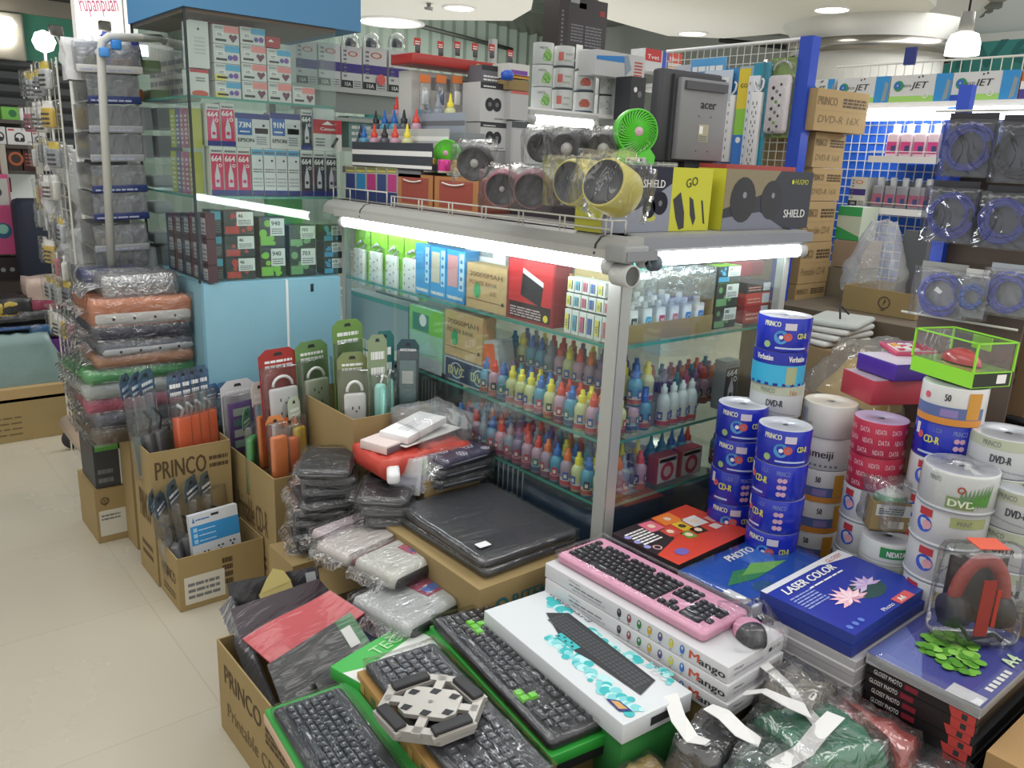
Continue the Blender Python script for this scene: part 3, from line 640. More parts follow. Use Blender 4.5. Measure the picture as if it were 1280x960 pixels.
for r_i, x in enumerate((1.437, 1.479, 1.521)):
    for k in range(16):
        y = 1.345+.0405*k+(0 if r_i % 2 == 0 else .012)
        c = (['yellow', 'blue', 'yellow', 'orange', 'blue', 'orange', 'red', 'red', 'purple', 'grey', 'red', 'blue', 'grey', 'red', 'purple', 'blue'])[k] if r_i == 0 else dark[(k*2+r_i*3) % 11]
        if r_i == 1 and k in (1, 4): c = 'yellow'
        put_bottle(c, 'drop', rg.randrange(6), x+rg.uniform(-.002, .002), y, Z1+.001, 'ink bottle with %s cap, %s from the corner post, %s row, lower glass shelf' % (c, ORD[k], PLC[r_i]), GL, rg.uniform(-.4, .4))
# short side, middle shelf
for k, c in enumerate(['orange', 'yellow', 'red', 'blue']):
    if k == 0: continue
    put_bottle(c, 'drop', k, 1.44+.047*k, 1.345, Z2+.001, 'ink bottle with %s cap, middle shelf short side front row, %s from the post' % (c, ORD[k]), 'ink bottles on the short side of the case')
for r_i in range(3):
    for k in range(7):
        c = ['teal', 'magenta', 'purple', 'red', 'orange'][(k+r_i*2) % 5]
        if k+1: put_bottle(c, 'drop', k+r_i, 1.80+.041*k, 1.42+.045*r_i, Z2+.001, '%s capped ink bottle, short side, %s row behind the front, %s from the left' % (c, ORD[r_i], ORD[k]), 'ink bottles behind the front row on the short side')
for r_i in range(3):
    for k in range(4):
        put_bottle('clear', 'clear', 4, 1.64+.038*k, 1.33+.04*r_i if r_i == 0 else 1.375+.0-.0+.155*(r_i > 0)+.04*(r_i-1), Z2+.001, 'clear bottle of pale fluid, %s from the left, %s row, middle shelf' % (ORD[k], ORD[r_i]), 'clear bottles on the middle shelf')
def art_refill(b, F, W, H, s):
    b.q(F, W*.04, H*.03, W*.96, H*.97, M('c9c6c4')); b.disc(F, W*.5, H*.42, min(W, H)*.36, M('b8344a')); b.disc(F, W*.5, H*.42, min(W, H)*.2, M('d9b0b0'), .0012); b.q(F, W*.08, H*.78, W*.92, H*.92, M('c9606a'))
# bottom deck on the short side: two refill kits with cone caps
for k, (a, c_, cap, lb) in enumerate([(819, 843, 'teal', 'left'), (848, 872, 'blue', 'right')]):
    o = boxY('refill_kit_box', 'red and white refill kit carton standing on the lower shelf, the %s one' % lb, 'ink box', (a, 596, c_, 634), CY0+.03, .035, M('b54a58', .5), art_refill, 'refill kits', zb=Z1+.001, zt=Z1+.078)
for k, (px, c) in enumerate([(778, 'yellow'), (797, 'yellow'), (813, 'teal'), (826, 'teal'), (838, 'blue'), (850, 'blue'), (857, 'red'), (880, 'blue'), (896, 'blue')]):
    x = PY(px, 600, 1.38).x
    put_bottle(c, 'cone', k, x, 1.39 if k not in (7, 8) else 1.35, Z1+.001, 'ink bottle with tall %s cone cap, lower shelf, %s from the corner post' % (c, ORD[k]), 'cone capped ink bottles on the lower shelf', 0)
for k in range(4):
    put_bottle(['red', 'orange', 'black', 'red'][k], 'drop', k, 1.46+.042*k, 1.345, Z1+.001+0, 'short ink bottle with %s cap, lower shelf short side, %s from the post' % (['red', 'orange', 'black', 'dark red'][k], ORD[k]), 'short side lower shelf front bottles') if k else None
# tall 664 carton, white boxes
boxY('ink_carton', 'black and white ink carton with open flap, right end of middle glass shelf', 'ink box', (905, 452, 921, 519), CY0+.03, .04, M('8d9499', .5), art_664, zb=Z2+.001, seed=1)
# contents under the lower shelf: bags of dark blue film and a long black box
b = wrap(.55, .5, .1, seed=5, amp=.02, mat=M('1d3550', .25, bump=.6, bscale=18), res=.03); b.build('blue_bag', loc=(CX0+.33, CY0+.33, ZF+.002), label='crumpled dark blue plastic bag on the floor of the glass case near the corner', cat='bag')
b = wrap(.5, .55, .1, seed=9, amp=.02, mat=M('1a2438', .25, bump=.6, bscale=18), res=.03); b.build('blue_bag', loc=(CX0+.33, CY0+1.0, ZF+.002), label='crumpled navy plastic bag on the floor of the glass case at its far end', cat='bag')
for k in range(6):
    b = MB(); b.tube([(0, 0, 0), (0, 0, .075), (.008, 0, .078)], .0022, M('9aa0a8', .3)); b.build('metal_hook', loc=(CX0+.014, 1.63+.022*k, Z1-.09), label='thin pale rod standing below the lower glass shelf, %s from the left' % ORD[5-k], cat='rod', group='rods under the lower shelf')
# ================================================================ goods on the top glass shelf, long side
XS = CX0+.02
def bagcard(b, F, W, H, s):
    b.q(F, 0, H*.72, W, H, M('8fd62f', .5)); b.q(F, W*.3, H*.6, W*.6, H*.8, TXG, .001)
def blister_strip(label, r, X, card, n=4, body=WHT, grp=None, dep=.03, lean=0):
    """carded power strip facing -x"""
    xm = (r[0]+r[2])/2; ym = (r[1]+r[3])/2
    y1 = PX(r[0], ym, X).y; y0 = PX(r[2], ym, X).y; z0 = PX(xm, r[3], X).z; z1 = PX(xm, r[1], X).z; L, H = y1-y0, z1-z0
    t = thing('power_strip_pack', label, 'power strip', (X, y0, z0), group=grp)
    b = MB(); b.box(.02, 0, 0, .022, L, H, card); b.build('backing_card', t)
    b = MB(); b.rbox(0, L*.2, .0, .018, L*.85, H*.66, body, r=.008); F = FL(0, L*.85, 0)
    for k in range(n):
        v = H*.58*(k+.5)/n
        for du in (-.2, .2): b.q(F, L*.32+L*du-.002, v, L*.32+L*du+.002, v+.008, TXD)
        b.q(F, L*.32-.003, v-.008, L*.32+.003, v-.003, TXD)
    b.build('socket_bar', t)
    b = MB(); b.tube([(.012, L*.5, H*.66), (.012, L*.25, H*.74), (.012, L*.5, H*.8), (.012, L*.75, H*.72)], .005, body); b.build('power_cord', t)
    return t
for k, (a, c_) in enumerate([(498, 527), (478, 499), (457, 479), (438, 458)]):
    dy = (512-a)*-.0
    r = (a, 300-(512-a)*.17, c_, 378-(512-a)*.30)
    blister_strip('white power strip on lime green card, top glass shelf, %s from blue boxes' % ORD[k], r, XS+.0, M('93d83a', .5), grp='carded power strips inside the case')
def art_bank(b, F, W, H, s):
    b.q(F, W*.08, H*.3, W*.62, H*.9, [M('3f9fd8', .4), M('cfc4ae', .5), M('d89a9a', .5)][s]); b.q(F, W*.7, H*.25, W*.95, H*.95, M('bfe4f4', .5)); b.lines(F, W*.12, H*.06, W*.9, H*.18, 1, TXW, seed=s)
    b.text(F, W*.06, H*.06, H*.07, 'Power Bank', TXW, wd=W*.85)
    for v in (.32, .48, .64, .8): b.disc(F, W*.82, H*v, W*.07, M('2a80c0', .5), .0012)
for k, (a, c_, n) in enumerate([(519.5, 537, 'left'), (538, 557, 'middle'), (558, 581, 'right')]):
    boxX('power_bank_box', 'bright blue power bank box on the top glass shelf, the %s of three' % n, 'box', (a, 305+k*4, c_, 369+k*6), XS, .05, M('2f96d6', .4), art_bank, 'blue power bank boxes', zb=Z3+.001, seed=k)
KR = M('c9a877', .7)
def art_kraft(b, F, W, H, s):
    c = M('6a5238', .7)
    b.text(F, W*.08, H*.72, H*.11, '20000MAH', c, wd=W*.82, bold=.0004); b.text(F, W*.08, H*.54, H*.1, 'POWER BANK', c, wd=W*.7)
    b.disc(F, W*.28, H*.42, W*.09, M('3aa86a'), sy=1.4); b.text(F, W*.62, H*.36, H*.09, 'E12', c); b.q(F, W*.02, H*.2, W*.98, H*.215, c); b.disc(F, W*.92, H*.22, W*.03, TXD, .001)
boxX('power_bank_carton', 'kraft cardboard power bank carton on the top glass shelf beside the blue boxes', 'box', (583, 332, 633, 405), XS-.0, .05, KR, art_kraft, top=CARD2, zb=Z3+.001)
boxX('white_box', 'white box standing behind the kraft power bank carton on the top glass shelf', 'box', (582, 312, 632, 340), XS+.055, .06, WHT, lambda b, F, W, H, s: b.q(F, W*.3, H*.75, W*.7, H*.95, GREY), zb=Z3+.001, zt=1.375)
def art_hdd(b, F, W, H, s):
    b.q(F, W*.04, H*.03, W*.96, H*.97, M('c22a2e', .4)); b.q(F, W*.05, H*.04, W*.95, H*.3, M('2a1a1c', .4), .0008)
    b.poly(F, [(W*.3, H*.42), (W*.74, H*.28), (W*.78, H*.66), (W*.34, H*.86)], M('1b1b20', .3), .001); b.poly(F, [(W*.34, H*.86), (W*.34, H*.78), (W*.78, H*.6), (W*.78, H*.68)], TXW, .0014)
    b.lines(F, W*.08, H*.07, W*.75, H*.24, 4, M('c9b0b0'), seed=3, e=.0012); b.disc(F, W*.85, H*.12, W*.05, YEL, .0014)
boxX('drive_enclosure_box', 'red box picturing a black slab on the top glass shelf', 'box', (634, 325, 693, 411), XS, .06, M('8e1c22', .4), art_hdd, top=M('a02028'), zb=Z3+.001)
boxX('card_backing', 'tan card standing between the red box and the small cartridges', 'card', (694, 340, 712, 415), XS+.05, .01, M('d8b078', .7), zb=Z3+.001)
k = 0
for row, (z, n) in enumerate(((Z3+.001, 6), (Z3+.068, 6), (Z3+.068+.04, 5))):
    for i in range(n):
        c = [('d8cf52', 'yellow'), ('5fa0b4', 'blue'), ('c8607a', 'pink'), ('4a6ab0', 'navy'), ('d8cf52', 'yellow'), ('c8707a', 'pink')][i]
        h = .062 if row == 0 else .036
        y = 1.345+.027*(5-i)+.0
        b = MB(); b.box(0, 0, 0, .05, .024, h, M('d6d6d0', .5)); F = FL(0, .024, 0); b.q(F, .002, h*.15, .014, h*.8, M(c[0], .5)); b.q(F, .015, h*.15, .018, h*.8, TXD); b.lines(F, .004, h*.3, .012, h*.6, 3, TXG, seed=i)
        b.build('cartridge_pack', loc=(XS+.002*row, y, z), label='small white cartridge pack with %s stripe, %s from the left, %s row by the post' % (c[1], ORD[i], ['bottom', 'middle', 'top'][row]), cat='ink box', group='small cartridge packs by the corner post')
# top shelf short side : open cardboard tray full of small bottles
x0 = PY(784, 430, CY0+.02).x; x1 = PY(889, 414, CY0+.02).x
b = MB(); d2 = .2; L = x1-x0; h = .045
b.box(0, 0, 0, L, .003, h, CARD); b.box(0, d2, 0, L, d2+.003, h, CARD); b.box(0, .003, 0, .003, d2, h+.12, CARD); b.box(L-.003, .003, 0, L, d2, h+.1, CARD); b.box(.003, .003, 0, L-.003, d2, .003, CARDI)
b.build('cardboard_tray', loc=(x0, CY0+.02, Z3+.001), label='shallow brown cardboard tray of small white bottles on the top shelf', cat='tray')
cc = [('30343c', 'black', 'Bk'), ('3a9ac8', 'cyan', 'C'), ('b0404e', 'dark red', 'M'), ('c86a7a', 'pink', 'M'), ('3a7ac0', 'blue', 'C'), ('2f78c8', 'bright blue', 'C')]
for r_i in range(3):
    for k in range(6):
        t = thing('sample_bottle', 'small white bottle with %s letter square, %s from left, %s row of the tray' % (cc[k][1], ORD[k], ['front', 'middle', 'back'][r_i]), 'ink bottle', (x0+.012+k*.052, CY0+.03+r_i*.06, Z3+.005), group='small white bottles in the cardboard tray')
        b = MB(); b.rbox(0, 0, 0, .034, .034, .075, M('dfe4e6', .35), r=.006); F = FF(0, 0, 0); b.q(F, .007, .03, .027, .055, M(cc[k][0], .5), .0012); b.text(F, .012, .036, .012, cc[k][2], TXW, e=.002); b.build('bottle_body', t)
        MB().lathe([(.009, .075), (.009, .09), (.001, .091)], M('e8ecee', .4), (.017, .017, 0), n=10).build('cap', t)
b = wrap(L-.02, .19, .08, seed=12, amp=.02, mat=film('bright_film', gloss=.2, white=.14, scale=30), res=.02); b.build('plastic_bag', loc=(x0+L/2, CY0+.12, Z3+.09), label='crumpled clear plastic bag heaped over the small bottles in the tray', cat='bag')
b = wrap(.14, .05, .03, seed=14, amp=.008, mat=M('3fb8a8', .3)); b.build('teal_pouch', loc=(x0+.09, CY0+.08, Z3+.175), label='small teal pouch lying on top of the clear bag in the tray', cat='pouch')
for k, (zz, hh, s_, lb) in enumerate([(Z3+.001, .058, 2, 'bottom'), (Z3+.060, .065, 2, 'middle'), (Z3+.127, .045, 3, 'top')]):
    x = PY(893, 390, CY0+.03).x
    b = MB(); b.box(0, 0, 0, .098, .05, hh, HPB, top=M('9fd84a' if k else '30504a', .5)); art_hp(b, FF(0, 0, 0), .098, hh, s_); b.build('cartridge_box', loc=(x, CY0+.03, zz), label='dark green cartridge box with white price flag, %s of three by the tray' % lb, cat='ink box', group='green cartridge boxes by the tray')
for k, (zz, hh, c, lb) in enumerate([(Z3+.001, .05, 'a3282c', 'bottom'), (Z3+.052, .035, 'c0392f', 'middle'), (Z3+.088, .03, '2b2b2e', 'top')]):
    x = PY(930, 390, CY0+.04).x
    b = MB(); b.box(0, 0, 0, .12, .05, hh, M(c, .45)); F = FF(0, 0, 0); b.q(F, .08, .004, .115, hh-.003, M('c5c8d0')); b.lines(F, .01, hh*.2, .07, hh*.7, 2, M('d89a90'), seed=k); b.build('cartridge_box', loc=(x, CY0+.04, zz), label='%s cartridge box in the right end of the top shelf, %s of three' % (['dark red', 'red', 'black'][k], lb), cat='ink box', group='red cartridge boxes at the right end')
b = MB(); b.rbox(0, 0, 0, .16, .05, .045, M('b03038', .45), r=.01); b.build('red_case', loc=(PY(925, 320, CY0+.1).x, CY0+.12, Z3+.12), label='dark red case lying on the boxes at the right end of the top shelf', cat='case')
# middle shelf, far part of the long side
XS2 = CX0+.02
def art_dvc(b, F, W, H, s):
    b.q(F, W*.03, H*.06, W*.97, H*.94, M('27305a', .4)); 
    for u in (.1, .56): b.disc(F, W*(u+.16), H*.5, H*.42, M('d0d4dc'), .0009, ri=H*.36, sy=.8); b.text(F, W*u, H*.3, H*.36, 'DVC', M('d8cf78'), wd=W*.32, e=.0015, bold=.0008)
boxX('video_converter_box', 'navy and white box with gold lettering on the middle glass shelf', 'box', (555, 452, 618, 490), XS2, .08, M('b9bcc2', .5), art_dvc, zb=Z2+.001, zt=Z2+.075, top=M('8d9096'))
boxX('power_bank_carton', 'kraft cardboard power bank carton standing on the navy box', 'box', (556, 392, 603, 448), XS2+.004, .05, KR, art_kraft, zb=Z2+.078)
def art_green(b, F, W, H, s):
    b.q(F, 0, H*.6, W, H, M('7ac850', .4)); b.q(F, W*.1, H*.62, W*.6, H*.9, M('2a7a58', .4), .001); b.disc(F, W*.42, H*.8, H*.1, TXW, .0015); b.q(F, 0, 0, W, H*.22, M('b9bcc0', .5)); b.poly(F, [(W*.2, H*.25), (W*.9, H*.28), (W*.6, H*.5)], M('b8dcd4', .5), .001)
boxX('tuner_box', 'green and white box on the middle glass shelf left of the kraft carton', 'box', (512, 386, 553, 452), XS2, .06, M('a9d6b8', .4), art_green, zb=Z2+.001)
b = MB(); b.box(0, 0, 0, .06, .1, .165, M('b9bab8', .5)); F = FL(0, .1, 0); b.poly(F, [(.015, .155), (.088, .155), (.085, .07), (.05, .06), (.03, .04), (.012, .035)], M('e2652c', .4), .001); b.disc(F, .05, .035, .02, TXW)
b.build('phone_box', loc=(XS2+.01, PX(618, 430, XS2).y-.03, Z2+.004), rot=(R(-12), 0, 0), label='white box with an orange picture leaning beside the ink bottles', cat='box')
boxX('black_box', 'black box standing on the lower glass shelf at the far end of the long side', 'box', (520, 462, 560, 508), XS2, .06, M('26282c', .4), lambda b, F, W, H, s: [b.q(F, W*(.2+.1*k), H*.3, W*(.23+.1*k), H*.8, GREY) for k in range(5)], zb=Z1+.001)
boxX('white_router_box', 'long pale box with teal edge behind the hanging packs on the middle glass shelf', 'box', (432, 352, 510, 412), XS2+.06, .06, M('aebbbf', .5), lambda b, F, W, H, s: b.q(F, 0, H*.9, W, H, M('2fae98')), zb=Z2+.001, zt=Z2+.17)
boxX('cartridge_row', 'row of dark cartridge boxes far back on the middle glass shelf', 'box', (470, 382, 560, 400), XS2+.3, .08, M('3c5a4a', .5), art_hp, zb=Z2+.001, zt=Z2+.12, seed=1)
# ================================================================ goods on top of the glass case
TZ = ZT+.001
def spindle(name, label, loc, r, h, side, topm, hub=True, group=None, cat='disc spindle', art=None, rz=0, hole=.0075, rim=None):
    """cake box of discs / wrapped disc cylinder : body, disc face, hub, printing"""
    t = thing(name, label, cat, loc, rz, group)
    b = MB(); b.lathe([(.001, 0), (r*.97, 0), (r, .003), (r, h-.003), (r*.98, h)], side if not isinstance(side, list) else side, n=40)
    if art: art(b, r, h)
    b.build('printed_sleeve', t)
    b = MB(); b.lathe([(r*.98, h), (r*.2, h), (r*.2, h-.002)], topm, n=40); b.lathe([(r*.2, h-.002), (r*.11, h-.002)], M('b9bcc0', .2, metal=.6), n=24); b.lathe([(r*.11, h-.0025), (.001, h-.0025)], M('2a2c30', .5), n=16)
    b.build('top_disc', t)
    if rim: MB().lathe([(r*.97, -.0), (r*1.03, 0), (r*1.03, .006), (r*.98, .007)], rim, n=40).build('base_rim', t)
    return t
# curved patches / lettering on a cylinder
def cq(b, r, a0, a1, z0, z1, m, e=.0006, n=8):
    b.lathe([(r+e, z0), (r+e, z1)], m, n=n, a0=a0, a1=a1)
def ctext(b, r, a, z, h, s, m, wd=None, e=.0012, cen=False, bold=0):
    vs, fs, wid = glyphs(s); sc = h/.7; sx = sc if wd is None else wd/wid; off = -wid*sx/2 if cen else 0
    for db in ((0,) if not bold else (-bold, 0, bold)):
        P = []
        for x, y in vs:
            t = R(a)+(x*sx+off+db)/r; P.append(((r+e)*math.cos(t), (r+e)*math.sin(t), z+y*sc))
        b.add(P, fs, m)
def cdisc(b, r, a, z, rad, m, e=.0009, n=16, ri=0):
    P = []
    for rr in ((rad,) if not ri else (ri, rad)):
        for k in range(n):
            t = R(a)+rr*math.cos(2*math.pi*k/n)/r; P.append(((r+e)*math.cos(t), (r+e)*math.sin(t), z+rr*math.sin(2*math.pi*k/n)))
    b.add(P, [tuple(range(n))] if not ri else [(k, (k+1) % n, n+(k+1) % n, n+k) for k in range(n)], m)

# two sunken wooden crates with red fronts
for k, (a, c_, yb, yt) in enumerate([(497, 541, 254, 218), (543, 598, 266, 222)]):
    boxX('orange_box', 'orange framed red box behind the wire rail, the %s of two' % ['left', 'right'][k], 'box', (a, yt, c_, yb), CX0+.05, .12, M('b07a48', .6), lambda b, F, W, H, s: (b.q(F, W*.12, H*.08, W*.88, H*.9, M('9c4a3e', .5)), b.tube([F[0]+F[1]*(W*.2+W*.5*i/6)+V(-.004, 0, H*.82-.006*math.sin(3.1*i/6)) for i in range(7)], .0025, M('e8e6e0', .4))), 'orange framed boxes on the case top', zb=TZ, front=M('8a4a3c', .6))
# row of small coloured ink cartons at the far left of the top
for k, (c, n) in enumerate([('2c3c78', 'navy'), ('2f7fae', 'blue'), ('b03a78', 'magenta'), ('3a4a7a', 'dark blue'), ('b84080', 'pink')]):
    a = 432+13*k; 
    boxX('ink_carton', 'small %s ink carton with white top behind the wire rail, %s from the left' % (n, ORD[k]), 'ink box', (a, 206, a+12.4, 247), CX0+.045, .05, M('b9bab4', .5), lambda b, F, W, H, s: (b.q(F, W*.05, H*.3, W*.95, H*.75, M(c, .5)), b.q(F, 0, 0, W, H*.28, M('2a3a6a', .5)), b.q(F, W*.05, H*.78, W*.95, H*.94, M('7a7a50', .5)), b.lines(F, W*.1, H*.8, W*.9, H*.9, 1, M('d0c860'), seed=s)), 'small ink cartons behind the rail', zb=TZ, seed=k)
boxX('grey_tray', 'flat grey box lying on the small ink cartons', 'box', (428, 196, 526, 206), CX0+.05, .1, M('77767a', .6), None, zb=TZ+.088, zt=TZ+.11)
# ink refill bottles with cone tips on tiers above the cartons
tiers = [(2.50, 148, 187, [(493, 'red'), (509, 'yellow'), (521, 'blue'), (533, 'grey'), (546, 'grey'), (562, 'yellow')], .16), ]
zr = TZ+.112
b = MB()
for k in range(3): b.box(0, 0, k*.052, .02+0*k, .44, k*.052+.004, M('2a2d30', .5)); b.box(-.001, 0, k*.052+.008, 0, .44, k*.052+.02, WHT)
b = MB(); b.box(0, 0, 0, .2, .5, .02, M('3a3f44', .5)); b.box(.06, 0, .02, .2, .5, .07, M('5a6266', .5)); b.box(.12, 0, .07, .2, .5, .12, M('8c9396', .5))
F = FL(0, .5, 0); b.q(F, 0, .004, .5, .014, WHT); F2 = FL(.06, .5, 0); b.q(F2, 0, .03, .5, .04, WHT); b.q(F2, 0, .055, .5, .062, DK)
for x_, z_, h_, m_ in ((0, .02, .062, M('3b4048', .5)), (.06, .07, .058, M('b9bcba', .5)), (.12, .12, .06, M('9aa2b0', .5))):
    b.box(x_, 0, z_, x_+.003, .5, z_+h_, m_); b.q(FL(x_, .5, z_), .0, h_*.35, .5, h_*.6, WHT if z_ < .1 else TXG)
b.build('bottle_step', loc=(CX0+.045, 2.16, zr), label='stepped black and white rack holding cone tipped ink bottles on the case top', cat='rack')
for ti, (dx, dz, L) in enumerate([(.03, .021, [(446, 'black'), (455, 'blue'), (468, 'red'), (481, 'black'), (494, 'red'), (509, 'yellow')]), (.09, .071, [(468, 'black'), (481, 'blue'), (493, 'blue'), (505, 'black'), (520, 'red')]), (.15, .121, [(496, 'red'), (508, 'yellow'), (522, 'blue'), (534, 'grey'), (547, 'grey'), (562, 'yellow')])]):
    X = CX0+.045+dx
    for k, (px, c) in enumerate(L):
        y = min(PX(px, 175, X).y, 2.65); y = max(y, 2.19)
        put_bottle(c, 'cone', k, X, y-.0+.0, zr+dz+.0, 'ink bottle with pointed %s tip, %s from left, %s rack step' % (c, ORD[k], ['front', 'middle', 'back'][ti]), 'cone tipped bottles on the step rack')
        bpy.context.scene.collection.objects[-1] if 0 else None
# mini fans
def fan(label, loc, r, rz, col, colname=None, tilt=-6, face=True):
    t = thing('mini_fan', label, 'fan', loc, R(rz)); g = M(col, .4); H = r*1.4
    # local: faces -y ; ring centre at height H
    b = MB(); prof = [(r*.96, -.016), (r, -.012), (r, .012), (r*.96, .016), (r*.9, .016), (r*.9, -.016), (r*.96, -.016)]
    b.lathe([(p[0], p[1]) for p in prof], g, (0, 0, H), n=40, ax='Y'); b.build('cage_ring', t)
    b = MB()
    for side in (-1, 1):
        n = 34 if side < 0 else 20
        for k in range(n):
            a = 2*math.pi*k/n; P = []
            for q in range(6):
                u = q/5; rr = r*(.2+.74*u); aa = a+u*.75*side; P.append((rr*math.cos(aa), side*(.024-.010*u*u), H+rr*math.sin(aa)))
            b.tube(P, .0011*r/.03, g, n=4)
    b.build('cage_grille', t)
    b = MB(); b.lathe([(.001, -.026), (r*.2, -.026), (r*.22, -.022), (r*.22, .022), (.001, .022)], M('c9a8b4', .4), (0, 0, H), n=20, ax='Y'); b.build('hub_badge', t)
    b = MB(); 
    for k in range(4):
        a = k*math.pi/2+.4; P = [(r*.15*math.cos(a-.5), -.006, H+r*.15*math.sin(a-.5)), (r*.8*math.cos(a-.1), -.010, H+r*.8*math.sin(a-.1)), (r*.85*math.cos(a+.6), .008, H+r*.85*math.sin(a+.6)), (r*.2*math.cos(a+.6), .006, H+r*.2*math.sin(a+.6))]
        b.add(P, [(0, 1, 2, 3)], g)
    b.build('fan_blade', t)
    b = MB(); pl = [(-r*.86, 0), (r*.86, 0), (r*.9, H*.25), (r*.62, H*.5), (r*.5, H*.42), (0, H*.26), (-r*.5, H*.42), (-r*.62, H*.5), (-r*.9, H*.25)]
    vs = [(x, -.02, z) for x, z in pl]+[(x, .02, z) for x, z in pl]; n = len(pl)
    b.add(vs, [tuple(range(n)), tuple(range(n, 2*n))[::-1]]+[(i, n+i, n+(i+1) % n, (i+1) % n) for i in range(n)], g)
    F = FF(0, 0, 0); b.q((V(-r, -.02, 0), V(1, 0, 0), V(0, 0, 1)), r*.5, H*.04, r*1.45, H*.2, M('c9ccc8', .4)); 
    for u in (.62, 1.22): b.disc((V(-r, -.02, 0), V(1, 0, 0), V(0, 0, 1)), r*u, H*.12, r*.06, TXD, .0015)
    b.build('fan_base', t)
    return t
p = PZ(795, 205, TZ+.09); p = PD(795, 168, 1.86)
zf = PD(795, 203, 1.86).z
# boxes carrying the fan and monitor: long SHIELD speaker boxes near the front edge
def art_shield(b, F, W, H, s):
    b.q(F, 0, 0, W*.60, H, M('2b2d3c', .35)); b.poly(F, [(0, 0), (W*.6, 0), (W*.6, H*.75), (W*.3, H*.35), (0, H*.2)], M('8f93a0', .4), .0008)
    b.q(F, W*.6, 0, W, H, M('c9c83e', .4))
    for u, v, rr, c in ((.40, .36, .15, '1d1e26'), (.5, .44, .18, '22232c')): b.disc(F, W*u, H*v, H*rr, M(c, .3), .0012); b.disc(F, W*u, H*v, H*rr*.25, TXG, .0016)
    b.disc(F, W*.42, H*.22, H*.12, M('b8b858'), .001, sy=.5)
    b.text(F, W*.33, H*.68, H*.12, 'SHIELD', TXW, wd=W*.2, e=.002, bold=.0004); b.text(F, W*.74, H*.68, H*.14, 'GO', TXD, e=.002, ang=12)
    b.poly(F, [(W*.62, H*.5), (W*.69, H*.62), (W*.74, H*.3), (W*.75, H*.05), (W*.7, H*.02), (W*.66, H*.2)], M('3b3c42'), .001); b.poly(F, [(W*.78, H*.55), (W*.82, H*.5), (W*.86, H*.2), (W*.84, H*.08), (W*.8, H*.25)], M('3b3c42'), .001); b.poly(F, [(W*.9, H*.5), (W*.92, H*.48), (W*.96, H*.1), (W*.94, H*.12)], M('3b3c42'), .001)
o = boxY('speaker_box', 'yellow and dark speaker box lying under the big green fan', 'box', (755, 208, 889, 272), 1.335, .09, M('b8b83a', .4), art_shield, zb=TZ)
def art_shield2(b, F, W, H, s):
    b.q(F, 0, 0, W, H, M('34363f', .35)); b.poly(F, [(0, H*.35), (W*.45, H*.62), (W*.6, H), (0, H)], M('8b8064', .4), .0007); b.poly(F, [(0, 0), (W*.7, 0), (W*.4, H*.3), (0, H*.2)], M('7f8290', .4), .0008)
    for u, rr in ((.2, .36), (.52, .32)):
        b.disc(F, W*u, H*.5, H*rr, M('2b2c31', .3), .0012, sy=1.05); b.disc(F, W*u+.005, H*.58, H*rr*.15, M('8a8c92', .3), .0016)
    b.text(F, W*.68, H*.2, H*.14, 'SHIELD', TXW, wd=W*.26, e=.002, bold=.0005); b.text(F, W*.78, H*.78, H*.09, 'HUGMO', M('c8cf3a'), wd=W*.16, e=.002); b.disc(F, W*.75, H*.82, H*.04, M('c8cf3a'), .002)
boxY('speaker_box', 'dark speaker box with two round drivers at the right end of the case', 'box', (905, 213, 1013, 282), 1.32, .09, M('c9c83e', .4), art_shield2, zb=TZ, side=M('c9c83e', .4))
b = MB(); b.box(0, 0, 0, .055, .1, .095, M('c9c83e', .4)); F = FF(0, 0, 0); b.q(F, .004, .0, .03, .095, M('3aa0c8', .4)); [b.q(F, .004, .01+.012*k, .03, .014+.012*k, M('1f5f8a')) for k in range(7)]
b.poly(F, [(.034, .05), (.046, .04), (.052, .0), (.04, .01)], M('2b2c31'), .001); b.build('blue_yellow_pack', loc=(PY(890, 250, 1.36).x+.003, 1.36, TZ), label='narrow yellow and blue pack wedged between the two speaker boxes', cat='box')
b = MB(); b.box(0, 0, 0, .36, .16, .0035, M('2b5a8c', .4)); b.build('blue_folder', loc=(1.72, 1.285, TZ+.0), label='flat blue folder on the front edge of the case top', cat='folder') if 0 else None
fan('big lime green mini fan standing on the speaker boxes beside the monitor', (PY(793, 180, 1.375).x, 1.375, PY(822, 207, 1.335).z+.002), .052, -28, '58c13a')
fan('lime green mini fan standing on an orange framed box', V(*PX(559, 200, CX0+.11).to_tuple()[:2], TZ+.108), .042, -48, '62c83a')
f2 = fan('pink mini fan partly hidden behind the left green fan', V(*PX(541, 200, CX0+.17).to_tuple()[:2], TZ+.108), .042, -50, 'd8708a')
for k, (px, c, n) in enumerate([(534, 'c08a3a', 'gold'), (552, 'c83a8a', 'magenta'), (570, 'c8a05a', 'pale gold')]):
    X = CX0+.055; y = PX(px, 200, X).y
    MB().lathe([(.001, 0), (.019, 0), (.02, .006), (.02, .036), (.018, .04), (.001, .04)], [M('d0d0cc', .4), M('d0d0cc', .4), M(c, .3, metal=.3), M(c, .3), M(c, .3)], n=20).build('round_tin', loc=(X+.01, y, TZ+.108+.0), label='small round %s tin in front of the left green fan' % n, cat='tin', group='tins in front of the small fans')
